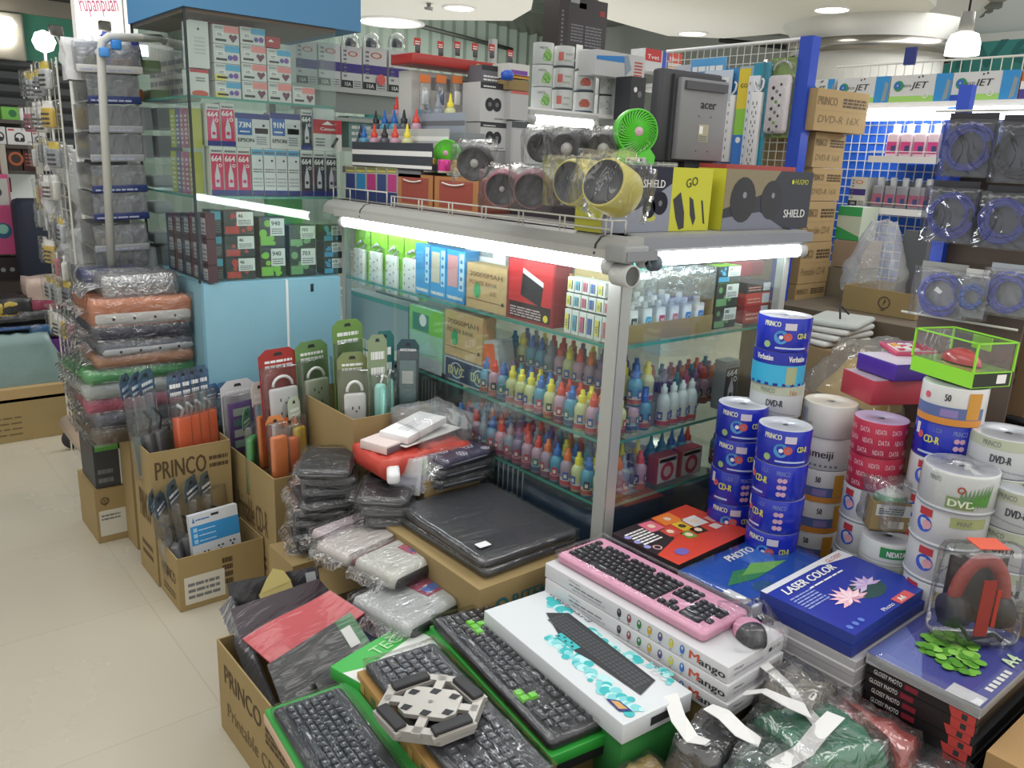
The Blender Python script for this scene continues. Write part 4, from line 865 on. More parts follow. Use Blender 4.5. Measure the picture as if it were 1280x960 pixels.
# Acer monitor seen from behind
mp = PY(866, 180, 1.66); ms = (PY(860, 90, 1.66).z-PY(860, 204, 1.66).z)/.285; t = thing('monitor', 'grey flat monitor seen from behind with raised dark lettering, on the case top', 'monitor', (mp.x, mp.y, PY(860, 204, 1.66).z-.045*ms), R(-6)); t.scale = (ms, ms, ms)
MB().box(-.16, -.02, 0, .14, .11, t.location.z-TZ-.001, M('3b3436', .6)).build('dark_carton', loc=(mp.x, mp.y, TZ), label='dark carton under the grey monitor', cat='box')
gm = M('808184', .45); dk = M('3a3b40', .5)
x0 = -.165; x1 = .115; 
b = MB(); b.rbox(x0, .0, .045, x1, .05, .335, dk, r=.012); b.build('screen_bezel', t)
b = MB(); b.rbox(x0+.06, -.035, .055, x1-.004, .0, .31, gm, r=.006); b.box(x0+.045, -.012, .05, x1, 0, .32, M('3b3c40', .5)); b.box(x0+.07, -.045, .275, x1-.02, -.03, .30, M('4b4c50', .45))
F = (V(x0+.06, -.035, .055), V(1, 0, 0), V(0, 0, 1)); b.text(F, .09, .165, .028, 'acer', M('1b1c1e', .4), wd=.07, bold=.0011)
for u, v in ((.085, .14), (.14, .14), (.085, .03), (.14, .03)): b.disc(F, u, v, .0025, BLK)
b.build('back_cover', t)
b = MB(); b.q(F, .088, .06, .135, .115, M('a8a48c', .6), .001); b.q(F, .092, .085, .108, .11, TXW, .0016); b.lines(F, .09, .063, .13, .083, 3, TXG, seed=2, e=.0018); b.build('rating_label', t)
b = MB(); b.rbox(-.09, -.03, 0, .09, .09, .012, dk, r=.02); b.box(-.04, -.01, .01, .04, .02, .1, dk); b.build('stand_foot', t)
# drum speakers in clear bags
def drum(label, loc, r, L, az, tilt, body, face, badge=None, wrapit=True, seed=0, group=None, name='drum_speaker', cat='speaker'):
    t = thing(name, label, cat, loc, group=group, rot=(0, R(tilt), R(az)))
    # axis along local x; face at +x end looks outwards
    b = MB(); b.lathe([(.001, 0), (r*.9, 0), (r, .006), (r*1.02, L*.5), (r, L-.006), (r*.95, L)], body, ax='X', n=36); b.build('drum_body', t)
    b = MB(); b.lathe([(r*.95, L), (r*.88, L+.002), (r*.84, L-.008), (r*.5, L-.014), (.001, L-.016)], [body, face, face, face], ax='X', n=36); b.build('grille_face', t)
    if badge: b = MB(); b.lathe([(badge*1.1, L-.013), (badge, L-.006), (.001, L-.005)], M('b0b0ac', .4), ax='X', n=24); b.build('round_badge', t)
    if wrapit:
        w_ = wrap(L+.03, r*2.1, r*2.05, seed=seed, amp=.012, mat=FILM, res=.014); w_.v = [(v[0]+L/2+.002, v[1], v[2]-r*1.05) for v in w_.v]
        w_.build('plastic_wrap', t)
    return t
XD = CX0+.07; kb = M('2c2d32', .45); yb = M('b9b055', .5)
def dpos(px, py, dist): return PD(px, py, dist)
CAZ = 225  # direction facing the camera
for (px, py, dist, r, L, daz, body, face, badge, lb, sd) in [
    (752, 243, 1.60, .051, .075, -34, yb, kb, None, 'yellow drum speaker with slanted dark face, nearest the speaker boxes', 1),
    (712, 228, 1.74, .049, .08, -38, yb, M('3b3d44', .4), None, 'yellow rimmed drum speaker facing out, second from the speaker boxes', 2),
    (664, 233, 1.84, .042, .07, 0, M('6a3a48', .5), M('34353c', .4), None, 'dark red drum speaker in crinkled film beside the yellow ones', 3),
    (627, 232, 1.95, .043, .07, 0, M('8a4a5a', .5), M('34353c', .4), .006, 'dusky pink rimmed drum speaker at the left of the round row', 4),
    (592, 200, 2.05, .044, .07, 0, kb, M('45464c', .4), .010, 'black drum speaker in bulging film, upper left of the round row', 5),
    (706, 180, 1.97, .040, .09, -25, kb, M('3a3a3e', .4), .014, 'black drum speaker with pale round badge in the upper row', 6),
    (752, 182, 1.95, .040, .07, -25, kb, M('3a3a3e', .4), .014, 'black drum speaker with pale badge beside the big green fan', 7),
    (676, 178, 2.07, .038, .09, -10, kb, M('3a3a3e', .4), None, 'bagged black drum speaker lying behind the badge ones', 8)]:
    q = dpos(px, py, dist); d = V(math.cos(R(CAZ+daz)), math.sin(R(CAZ+daz)), 0)
    o = q-d*L; drum(lb, (o.x, o.y, q.z), r, L, CAZ+daz, -18 if sd == 1 else 8 if sd != 2 else 0, body, face, badge, True, sd, 'drum speakers in clear bags')
# supports under the upper drum row: long flat cartons
b = MB(); b.box(0, 0, 0, .14, .52, .105, M('3a3038', .6)); b.build('dark_carton', loc=(CX0+.17, 1.52, TZ), label='long dark carton behind the yellow drum speakers on the case top', cat='box')
# white tall speaker cartons and others behind, on the case top
def art_twin(b, F, W, H, s):
    b.q(F, 0, H*.84, W, H, M('3a3b40', .5)); b.lines(F, W*.1, H*.88, W*.5, H*.95, 1, TXW, seed=s)
    for u in (.32, .56): b.rb = 0; b.disc(F, W*u, H*.45, W*.15, M('26272b', .4), .0009+u*.0004, sy=1.15); b.disc(F, W*u, H*.45, W*.06, TXG, .0018)
    b.lines(F, W*.5, H*.08, W*.8, H*.14, 1, TXG, seed=4)
zt0 = TZ
Yb = 2.30
def yz(px, py, Y=Yb): return PY(px, py, Y).z
boxY('carton_stack_base', 'grey carton under the twin speaker boxes on the case top', 'box', (600, 190, 640, 230), 2.30, .1, M('9a9b9c', .6), None, zb=TZ, zt=yz(620, 189))
boxY('speaker_carton', 'white speaker carton picturing two black speakers, lower one', 'box', (600, 154, 637, 189), 2.30, .1, M('c9cac9', .5), art_twin, 'twin speaker cartons', zb=yz(620, 189)+.002)
boxY('speaker_carton', 'white speaker carton picturing two black speakers, upper one', 'box', (600, 110, 637, 152), 2.30, .1, M('c9cac9', .5), art_twin, 'twin speaker cartons', zb=yz(620, 154)+.002, zt=yz(620, 104))
boxY('black_carton', 'flat black and white carton on top of the upper twin speaker carton', 'box', (602, 82, 626, 103), 2.33, .08, M('6a6a70', .5), lambda b, F, W, H, s: (b.q(F, 0, H*.7, W, H, DK), b.lines(F, W*.1, H*.1, W*.9, H*.5, 2, TXW, seed=6)), zb=yz(620, 104)+.003)
def art_micro(b, F, W, H, s): b.q(F, W*.1, H*.1, W*.9, H*.9, M('c2c2c2', .5)); b.tube([F[0]+F[1]*(W*.2)+F[2]*H*.3+V(0, -.002, 0), F[0]+F[1]*(W*.25)+F[2]*H*.12+V(0, -.002, 0), F[0]+F[1]*(W*.75)+F[2]*H*.1+V(0, -.002, 0)], .0015, DK); b.q(F, 0, H*.92, W, H, M('55565a'))
boxY('cable_carton', 'tall pale carton picturing a thin black cable beside the twin speaker boxes', 'box', (639, 152, 661, 195), 2.27, .09, M('b9b9ba', .5), art_micro, zb=TZ+.02)
boxY('cable_carton', 'pale round cornered carton above the thin cable carton', 'box', (638, 114, 660, 150), 2.27, .09, M('bdbdbd', .5), lambda b, F, W, H, s: b.q(F, 0, H*.9, W, H, M('c96a60')), zb=yz(650, 151, 2.27)+.002)
boxY('kraft_box', 'small kraft box on the pale cartons left of the white disc stacks', 'box', (636, 100, 661, 114), 2.27, .09, CARD, None, zb=yz(650, 114, 2.27)+.002)
boxY('tea_box', 'small box with purple and gold stripes on the kraft box', 'box', (636, 80, 662, 99), 2.27, .09, M('cfcfc8', .5), lambda b, F, W, H, s: (b.q(F, 0, 0, W, H*.2, M('c8902a')), b.q(F, W*.1, H*.25, W*.9, H*.55, M('7a4aa0')), b.q(F, 0, H*.15, W, H*.22, RED)), zb=yz(650, 99, 2.27)+.002)
q = PY(634, 96, 2.25); MB().lathe([(.001, 0), (.02, 0), (.022, .02), (.014, .03), (.001, .031)], M('2a5ac0', .3), n=16).build('blue_button', loc=(q.x, q.y, q.z-.01), label='round blue button shaped piece beside the striped box', cat='button')
# red tray cover with hanging orange and white packs
zc0, zc1 = yz(545, 83, 2.42), yz(545, 70, 2.42)
xa, xb = PY(512, 78, 2.42).x, PY(632, 78, 2.42).x
boxY('packs_carton', 'pale carton behind the hanging orange packs', 'box', (514, 92, 592, 190), 2.46, .08, M('c6c6c2', .6), lambda b, F, W, H, s: (b.q(F, W*.3, H*.82, W*.6, H*.95, GREY), b.q(F, W*.75, H*.82, W*.98, H*.95, GREY), b.lines(F, W*.7, H*.1, W*.95, H*.5, 5, TXG, seed=3)), zb=TZ+.11)
b = MB(); b.rbox(0, 0, 0, xb-xa, .14, zc1-zc0, M('a8322e', .4), r=.006); q = (xb-xa)*.66; b.lathe([(.001, -.004), (.012, -.003), (.016, .0), (.001, .0)], M('c8a850', .4), (q, -.001, .008), n=14, ax='Y'); b.build('flat_red_box', loc=(xa, 2.40, zc0), label='long flat red box with a gold seal on top of the cartons', cat='box')
for k, a in enumerate((531, 551, 571)):
    t = thing('hanging_pack', 'clear pack with orange header card below the red box, %s of three' % ['left', 'middle', 'right'][k], 'pack', (PY(a, 140, 2.41).x, 2.41, yz(a, 143, 2.41)), group='clear packs with orange headers')
    b = MB(); b.box(-.02, 0, .10, .02, .003, .125, M('d8783a', .5)); b.build('header_card', t)
    b = MB(); b.rbox(-.02, -.01, -.01, .02, .01, .1, BLIS, r=.008); b.build('clear_blister', t)
    b = MB(); b.rbox(-.012, -.005, .03, .012, .004, .075, [M('c8d0d4', .4), M('4a5a78', .4), M('f0f0ea', .4)][k], r=.006); b.build('packed_item', t)
for k, (px, py) in enumerate([(559, 48), (593, 54), (612, 54), (635, 58), (655, 60), (678, 66)]):
    q = PY(px-40+0 if 0 else px-40*0, py, 2.6); t = thing('hang_tag', 'small red tag with a clear bubble above the red box, %s from the left' % ORD[k], 'tag', (PY([522, 551, 572, 594, 615, 638][k], [48, 54, 55, 59, 62, 66][k], 2.44).x, 2.44, yz([522, 551, 572, 594, 615, 638][k], [62, 66, 66, 68, 69, 76][k], 2.44)), group='red tags above the red box')
    b = MB(); b.box(-.012, 0, .012, .012, .003, .036, M('b83a30', .5)); b.lines(FF(-.01, 0, .016), 0, 0, .018, .014, 2, TXW, seed=k); b.build('tag_card', t)
    MB().rbox(-.009, -.006, -.01, .009, .003, .014, M('4a4a4e', .3), r=.004).build('tag_item', t)
# purple and white toner boxes behind, on a shelf running behind the cabinet
def art_toner(b, F, W, H, s):
    b.q(F, 0, H*.36, W, H*.58, M('3c2f7c', .5)); b.q(F, W*.0, 0, W*.55, H*.17, TXD); b.text(F, W*.15, H*.03, H*.1, '10A', TXW, wd=W*.3); b.lines(F, W*.6, H*.03, W*.95, H*.2, 3, TXG, seed=s)
    b.disc(F, W*.55, H*.82, W*.24, M('c8603a'), sy=.45, ri=W*.17); b.lines(F, W*.1, H*.25, W*.25, H*.95, 7, TXG, seed=s+9)
Yt = 3.27
for k, (a, c_, yt, yb_) in enumerate([(370, 397, 52, 107), (398, 426, 54, 108), (427, 453, 58, 110), (454, 484, 60, 112), (486, 512, 64, 114)]):
    o = boxY('toner_box', 'white toner box with purple band on the high shelf, %s from the left' % ORD[k], 'box', (a, yt, c_-.6, yb_), Yt, .1, M('c9c9c6', .5), art_toner, 'purple banded toner boxes', zb=PY(440, 109.5, Yt).z, seed=k)
for k, (a, c_) in enumerate([(468, 484), (498, 512)]):
    q = PY((a+c_)/2, 100, Yt-.005); b = MB(); b.lathe([(.001, 0), (.022, 0)], M('d8605a', .4), n=20, ax='Y')
    b.build('round_sticker', loc=(q.x, q.y-.003, q.z), label='round salmon sticker on the purple banded toner boxes, %s one' % ['left', 'right'][k], cat='sticker', group='round stickers')
x0 = PY(365, 112, Yt).x; x1 = PY(520, 112, Yt).x
b = MB(); z = PY(440, 109.5, Yt).z-.003; b.box(x0, Yt-.02, z-.02, x1+.3, Yt+.25, z, M('b9bdb6', .5)); b.box(x0, Yt+.23, G, x0+.03, Yt+.26, z, AL); b.box(x1+.25, Yt+.23, G, x1+.28, Yt+.26, z, AL); b.box(x0, Yt+.0, z-.1, x1+.3, Yt+.02, z-.02, M('8d948f', .5))
[b.box(x0, Yt-.01, PY(470, q_, Yt).z-.015, x1+.3, Yt+.23, PY(470, q_, Yt).z, M('a9ada6', .5)) for q_ in (150, 186)]; b.build('high_shelf', label='pale shelf carrying the purple banded toner boxes behind the blue cabinet', cat='shelf')
for k, (px, py) in enumerate([(438, 48), (464, 50), (496, 54)]):
    q = PY(px, py, Yt+.02); t = thing('webcam_pack', 'clear dome pack with a dark webcam above the toner boxes, %s from the left' % ORD[k], 'pack', (q.x, q.y, PY(px, 62, Yt).z+.012), group='dome packs above the toner boxes')
    MB().lathe([(.04, -.005), (.04, .01), (.034, .04), (.02, .055), (.001, .06)], BLIS, n=20).build('dome', t); MB().lathe([(.001, 0), (.022, 0), (.024, .02), (.015, .035), (.001, .036)], M('3a3a3c', .4), n=16).build('webcam', t)
tube_lamp((PY(455, 140, Yt).x, Yt+.03, z-.05), .40, 0, 'fluorescent tube glowing below the toner box shelf', em=8)
# cheap clutter beneath that lamp: teal glass edge items
for k, (a, c_, yt, yb_, c, lb) in enumerate([(436, 470, 146, 186, '7fa39c', 'pale teal box in the gap below the toner shelf'), (470, 500, 128, 150, '3a9a90', 'bright teal round pack below the toner shelf'), (500, 520, 150, 186, 'b8bcb4', 'pale box behind the cone tipped bottles')]):
    boxY('small_carton', lb, 'box', (a, yt, c_, yb_), Yt+.01, .1, M(c, .5), lambda b, F, W, H, s: b.lines(F, W*.1, H*.2, W*.9, H*.8, 3, WHT, seed=s), seed=k, zb=PY(470, yb_, Yt).z+.001)
# ================================================================ shelf of white disc spindles
Yw = 2.98
zs = PY(715, 140, Yw).z; xs0 = PY(655, 140, Yw).x; xs1 = PY(772, 142, Yw).x
b = MB(); b.box(xs0-.04, Yw-.08, zs-.02, xs1+.25, Yw+.2, zs-.002, WHT); b.box(xs0-.04, Yw+.2, G, xs0-.01, Yw+.23, zs+.3, AL); b.box(xs1+.22, Yw+.2, G, xs1+.25, Yw+.23, zs+.3, AL)
b.box(xs0-.04, Yw+.19, 1.2, xs1+.25, Yw+.2, zs-.02, M('a5aaa6', .6)); b.build('white_shelf', label='white shelf carrying three tiers of white disc spindles', cat='shelf')
tube_lamp((PY(660, 152, Yw-.1).x, Yw-.1, PY(700, 152, Yw-.1).z), PY(745, 152, Yw-.1).x-PY(660, 152, Yw-.1).x, 0, 'fluorescent tube glowing under the white disc shelf', em=11, r=.018)
def art_w(kind):
    def f(b, r, h):
        a = -125
        if kind == 0:
            g = M('6aa84a', .5)
            for i in range(5): cdisc(b, r, a+8+i*6, h*(.3+.12*(i % 3)), h*.16, g if i % 2 else M('8fc06a'), .0009+.0002*i)
            b.T = b.T; ctext(b, r, a-28, h*.7, h*.1, 'MEDIA', TXG)
        elif kind == 1: 
            cq(b, r, a-40, a-10, h*.3, h*.7, M('c9706a')); cq(b, r, a-60, a+60, 0, h*.08, TXD)
            for i in range(6): cdisc(b, r, a+i*7, h*(.3+.3*(i % 2)), h*.06, M('a9b0a0'))
        elif kind == 2:
            for i in range(5): cdisc(b, r, a+(i-2)*7, h*(.42+.08*(i % 2)), h*.16, M('b05a4a'), .0009+.0002*i)
            cq(b, r, a-60, a+60, 0, h*.1, M('3a5a80'))
        elif kind == 3:
            cq(b, r, a-40, a+0, h*.1, h*.5, M('c89048')); cq(b, r, a+4, a+40, h*.1, h*.9, M('d0a0b0')); ctext(b, r, a+8, h*.3, h*.16, '50', TXR)
        else:
            cq(b, r, a-50, a+60, h*.94, h, TXD); cq(b, r, a-50, a-44, 0, h, TXD)
            P = [((r+.001)*math.cos(R(a+x)), (r+.001)*math.sin(R(a+x)), h*z) for x, z in ((-15, .42), (8, .7), (28, .5), (8, .25))]; b.add(P, [(0, 1, 2, 3)], M('4a9a4a'))
            b.lathe([(r+.0005, h*.3), (r+.0005, h*.6)], M('b9bab8'), n=4, a0=a-40, a1=a-18)
    return f
wproto = {}
hcol = (PY(700, 112, Yw).z-PY(700, 138, Yw).z)
for ci, (px, kinds) in enumerate([(676.5, (0, 0, 0)), (702.5, (1, 1, 1)), (729, (2, 2, 2)), (755.5, (4, 4, 3))]):
    for k in range(3):
        kd = kinds[k]; loc = (PY(px, 125, Yw).x, Yw, zs+k*(hcol+.003))
        lb = 'white disc spindle, %s, column %s from left, %s tier' % (['green leaf print', 'dotted print', 'red flower print', 'orange and pink print', 'green arrow print'][kd], ['one', 'two', 'three', 'four'][ci], ['bottom', 'middle', 'top'][k])
        if kd in wproto: dup(wproto[kd], loc, 0, lb, 'white disc spindles on the shelf')
        else: wproto[kd] = spindle('disc_spindle', lb, loc, .047, hcol, M('c9ccca', .4), WHT, group='white disc spindles on the shelf', art=art_w(kd), rim=M('3a4a50', .4) if kd in (1, 2) else None)
# tall cartons right of the white spindles
boxY('white_carton', 'tall white carton with small black figures behind the green fan', 'box', (770, 98, 787, 172), 2.9, .1, M('b5b6b6', .5), lambda b, F, W, H, s: (b.disc(F, W*.3, H*.82, W*.12, TXD), b.disc(F, W*.2, H*.72, W*.15, TXD), b.lines(F, W*.2, H*.3, W*.8, H*.6, 4, TXG, seed=2)), zb=PY(780, 172, 2.9).z)
boxY('white_carton', 'white and blue printer carton lying above the white spindles', 'box', (745, 66, 806, 98), 2.86, .12, M('c2c3c3', .5), lambda b, F, W, H, s: (b.poly(F, [(0, H*.6), (W*.6, H*.62), (W*.6, H*.9), (0, H*.75)], M('2a80c8')), b.poly(F, [(W*.6, H*.1), (W*.72, H*.4), (W*.64, H*.95), (W*.55, H*.9)], M('8a98a8'), .001), b.lines(F, W*.78, H*.15, W*.95, H*.8, 5, TXR, seed=2)), zb=PY(780, 98, 2.86).z)
boxY('black_carton', 'dark speaker carton with white figures behind the monitor', 'box', (788, 96, 806, 150), 2.75, .1, M('2f3034', .5), lambda b, F, W, H, s: (b.disc(F, W*.3, H*.7, W*.12, TXW), b.disc(F, W*.6, H*.6, W*.15, TXG)), zb=PY(795, 150, 2.75).z)
boxY('red_box', 'red and white box on top of the cartons left of the wire grid', 'box', (806, 62, 835, 90), 3.0, .1, M('c2c3c3', .5), lambda b, F, W, H, s: (b.q(F, 0, H*.45, W*.7, H, RED), b.q(F, W*.75, 0, W, H, M('2a4ab0')), b.text(F, W*.1, H*.55, H*.2, 'Tvet', TXW, wd=W*.5)), zb=PY(820, 90, 3.0).z)
boxY('red_box', 'small red labelled box beside the wire grid top', 'box', (835, 66, 852, 92), 3.0, .1, M('c8c4c0', .5), lambda b, F, W, H, s: (b.q(F, 0, H*.5, W, H, M('c8402e')), b.text(F, W*.1, H*.6, H*.2, 'Hot', TXW, wd=W*.7), b.lines(F, 0, 0, W, H*.4, 3, M('c9903a'), seed=1)), zb=PY(842, 92, 3.0).z)
b = MB(); q0, q1 = PY(770, 172, 3.06), PY(860, 60, 3.06); b.box(0, 0, G, q1.x-q0.x, .02, q0.z-.02, M('9a9d98', .6)); b.box(0, -.28, PY(780, 172, 2.9).z-.03, q1.x-q0.x, 0, PY(780, 172, 2.9).z-.004, WHT)
b.box(0, -.26, PY(780, 99, 2.86).z-.02, q1.x-q0.x, 0, PY(780, 99, 2.86).z-.004, WHT); b.build('back_shelf', loc=(q0.x, 3.06, 0), label='white shelving behind the monitor holding assorted cartons', cat='shelf')
# big black hanging carton
q0 = PY(696, 78, 3.3); q1 = PY(760, 4, 3.3)
def art_blk(b, F, W, H, s):
    b.q(F, 0, 0, W*.17, H, M('2a2024', .4)); b.lines(F, W*.05, H*.2, W*.09, H*.8, 10, TXG, seed=3); b.q(F, W*.18, 0, W, H, M('322c30', .4))
    b.q(F, W*.38, H*.18, W*.52, H*.31, TXW, .001); b.lines(F, W*.25, H*.35, W*.5, H*.62, 6, TXG, seed=5, e=.001); b.lines(F, W*.55, H*.3, W*.9, H*.62, 7, TXG, seed=6, e=.001); b.lines(F, W*.22, H*.05, W*.95, H*.12, 1, GREY, seed=8, e=.001)
    b.q(F, W*.4, H*.84, W*.55, H*.92, M('6a2a30')); b.q(F, W*.84, H*.78, W*.95, H*.86, M('8a2a30'), .001); b.q(F, W*.22, H*.9, W*.4, H*.97, GREY, .001)
b = MB(); Wd, Hd = q1.x-q0.x, q1.z-q0.z; b.box(0, 0, 0, Wd, .12, Hd, M('26201f', .4)); art_blk(b, FF(0, 0, 0), Wd, Hd, 0); b.build('black_carton', loc=q0, label='large black printed carton hanging high under the ceiling', cat='box')
for dx in (.03, Wd*.8): MB().tube([(0, 0, 0), (0, 0, 1.0)], .004, DK).build('hanging_strap', loc=(q0.x+dx, 3.36, q1.z), label='thin dark strap holding the large black carton up, %s one' % ('left' if dx == .03 else 'right'), cat='strap')
# ================================================================ right side: wire grid with power strips, cartons, wall of bottles and cables
# white wire grid panel (runs away from the viewer) with a blue upright
XG = 2.62
yg = PX(1003, 130, XG).y; zgt = PX(1003, 47, XG).z; yfar = PX(838, 70, XG).y
t = thing('wire_grid_stand', 'white wire grid panel with a blue upright standing behind the right end of the case', 'grid panel', (XG, yg, 0))
b = MB(); b.box(-.024, -.024, G, .024, .024, zgt, M('2348b8', .4)); b.build('blue_upright', t)
b = MB(); Lg = yfar-yg; z0g = 1.30; n = int(Lg/.03)
for k in range(n+1): b.tube([(0, .02+k*.03, z0g), (0, .02+k*.03, zgt-.01)], .0016, WIRE, n=4)
for k in range(int((zgt-z0g)/.03)): b.tube([(.003, .02, zgt-.01-k*.03), (.003, Lg+.02, zgt-.01-k*.03)], .0016, WIRE, n=4)
b.tube([(0, .0, zgt-.004), (0, Lg+.02, zgt-.004)], .006, WHT); b.build('wire_mesh', t)
def gstrip(label, px0, px1, py0, py1, card, kind, k=0):
    X = XG-.02-.012*(k % 3); xm = (px0+px1)/2; y1 = PX(px0, 130, X).y; y0 = PX(px1, 130, X).y; z1 = PX(xm, py0, X).z; z0 = PX(xm, py1, X).z; L, H = y1-y0, z1-z0
    t = thing('power_strip_pack', label, 'power strip', (X, y0, z0), group='power strips hung on the wire grid')
    MB().box(.012, 0, 0, .015, L, H, M(card, .5)).build('backing_card', t)
    if kind == 'strip':
        b = MB(); b.rbox(-.01, L*.2, H*.02, .012, L*.8, H*.72, M('dcdcdc', .4), r=.006); F = (V(-.010, L*.8, 0), V(0, -1, 0), V(0, 0, 1))
        for i in range(7):
            v = H*(.06+.09*i); [b.q(F, L*u, v, L*u+.003, v+.012, TXD) for u in (.16, .38)]; b.q(F, L*.26, v-.01, L*.26+.004, v-.004, TXD)
        b.build('socket_bar', t)
        b = MB(); b.tube([(0, L*.5+L*.28*math.sin(a*.7), H*.74+.022*math.sin(a)+.016) for a in range(0, 9)], .004, M('e6e6e6', .4)); b.build('power_cord', t)
    elif kind == 'panel':
        b = MB(); F = FL(.0119, L, 0); b.q(F, 0, 0, L*.45, H*.35, M('3a78c8')); b.q(F, 0, H*.35, L*.45, H*.6, M('8fc84a')); b.q(F, 0, H*.6, L*.45, H*.98, M('e0c83a')); b.text(F, L*.1, H*.8, .014, 'GO', TXD, e=.002)
        b.disc(F, L*.22, H*.3, L*.1, TXW, .0015); b.build('printed_panel', t)
        b = MB(); b.rbox(-.008, L*.05, H*.02, .01, L*.5, H*.9, M('d4d8e0', .4), r=.006); F = (V(-.008, L*.5, 0), V(0, -1, 0), V(0, 0, 1))
        for i in range(10): v = H*(.05+.085*i); [b.q(F, L*u, v, L*u+.003, v+.01, TXD) for u in (.08, .28)]
        b.build('socket_bar', t)
    else:
        b = MB(); b.rbox(-.018, L*.12, H*.05, .01, L*.88, H*.78, M('d8d2d4', .4), r=.02); F = (V(-.018, L*.88, 0), V(0, -1, 0), V(0, 0, 1))
        for i in range(5):
            v = H*(.1+.13*i); b.disc(F, L*.25, v, .006, TXD); b.disc(F, L*.5, v+.01, .005, TXD, n=8); b.disc(F, L*.38, v-.012, .006, M('6aa84a') if i % 2 else TXG)
        b.build('socket_bar', t)
        b = MB(); 
        for q in range(3): b.tube([(0, L*(.5+.3*math.cos(a)), H*.84+.03*math.sin(a)) for a in [math.pi*i/8 for i in range(9)]], .004, M('e6e6e6', .4))
        b.build('power_cord', t)
        w_ = wrap(.04, L*.95, H*.95, seed=k, amp=.006, mat=FILM); w_.v = [(v[0], v[1]+L/2, v[2]) for v in w_.v]; w_.build('plastic_wrap', t)
    return t
gstrip('white power strip on blue card hung on the wire grid next to the monitor', 897, 925, 85, 205, '4a90c8', 'strip', 0)
gstrip('long power strip with yellow green and blue panel hung on the wire grid', 918, 950, 82, 214, '9fb8c8', 'panel', 1)
gstrip('narrow white power strip on teal and orange card in the middle of the wire grid', 935, 957, 78, 210, '2f8fa8', 'strip', 2)
gstrip('bagged round cornered power strip hung nearest the blue upright', 955, 992, 72, 172, '7f9a4a', 'bag', 3)
for k, (a, c_, y0, y1, c, lb) in enumerate([(842, 870, 80, 110, 'b9bcc4', 'grey and white pack hung on the far end of the wire grid'), (862, 905, 74, 118, '4f9ad0', 'light blue pack hung above the monitor on the wire grid'), (880, 915, 90, 128, 'c0ccd8', 'pale blue pack hung behind the monitor on the wire grid')]):
    X = XG-.015-.008*k; y1_ = PX(a, 100, X).y; y0_ = PX(c_, 100, X).y; zz0 = PX(870, y1, X).z; zz1 = PX(870, y0, X).z
    b = MB(); b.rbox(0, 0, 0, .006, y1_-y0_, zz1-zz0, M(c, .4), r=.002); F = FL(0, y1_-y0_, 0); b.lines(F, .01, .01, y1_-y0_-.01, zz1-zz0-.01, 3, WHT, seed=k); b.build('hanging_pack', loc=(X, y0_, zz0), label=lb, cat='pack')
# flat red pack & white things at foot of the grid
boxY('red_tray', 'thin flat red box lying behind the dark speaker box', 'box', (908, 207, 995, 213), 1.52, .1, M('a8423a', .5), None, zb=PY(950, 213, 1.52).z)
b = MB(); b.box(0, 0, 0, .19, .09, PY(950, 213, 1.52).z-TZ-.002, M('8f8578', .6)); b.build('carton', loc=(PY(912, 213, 1.53).x, 1.53, TZ), label='brown carton hidden behind the dark speaker box under the flat red box', cat='box')
# tower of kraft disc cartons
YC = 1.62
def art_princo(b, F, W, H, s):
    c = M('7a6648', .7)
    b.text(F, W*.03, H*.62, H*.2, 'PRINCO', c, wd=W*.36, bold=.0007); b.lines(F, W*.5, H*.6, W*.95, H*.84, 3, M('55452f', .7), fill=.7, seed=s); b.text(F, W*.06, H*.2, H*.18, ['Printable CD-R', 'DVD-R 16X'][s % 2], c, wd=W*.8, shear=.2)
    b.q(F, 0, H*.49, W, H*.505, M('a08558', .7))
ys = [385, 353, 302, 251, 209, 164]
xa = PY(1003, 300, YC).x; xb = PY(1040, 300, YC).x; z = .02; prev = PY(1020, 385, YC).z
zl = [G+.001, .38, .52, .66, .79, .92, prev]
for k in range(len(zl)-1): 
    b = MB(); b.box(0, 0, 0, xb-xa, .2, zl[k+1]-zl[k]-.002, CARD2); art_princo(b, FF(0, 0, 0), xb-xa, zl[k+1]-zl[k]-.002, 0); b.build('disc_carton', loc=(xa, YC, zl[k]), label='kraft disc carton, %s from the floor in the tower behind the case' % ORD[k], cat='box', group='tower of kraft disc cartons')
for k in range(5):
    z0, z1 = PY(1020, ys[k], YC).z, PY(1020, ys[k+1], YC).z
    b = MB(); b.box(0, 0, 0, xb-xa+.0, .2, z1-z0-.002, CARD2); art_princo(b, FF(0, 0, 0), xb-xa, z1-z0-.002, 0 if k < 3 else 1)
    b.build('disc_carton', loc=(xa+[.0, .004, -.003, .006, -.004][k], YC, z0), label='kraft carton lettered %s, %s from the top of the tower' % (['Printable CD-R', 'Printable CD-R', 'Printable CD-R', 'DVD-R 16X', 'DVD-R 16X'][k], ORD[5-k]), cat='box', group='tower of kraft disc cartons')
z0 = PY(1040, 166, YC).z; z1 = PY(1040, 113, YC-.02).z
b = MB(); L = PY(1066, 140, YC).x-PY(1012, 140, YC).x; b.box(0, 0, 0, L, .2, z1-z0, CARD2); art_princo(b, FF(0, 0, 0), L, z1-z0, 1); b.build('disc_carton', loc=(PY(1009, 140, YC).x, YC-.03, z0), rz=R(-7), label='kraft DVD-R carton turned slightly askew on top of the tower', cat='box', group='tower of kraft disc cartons')
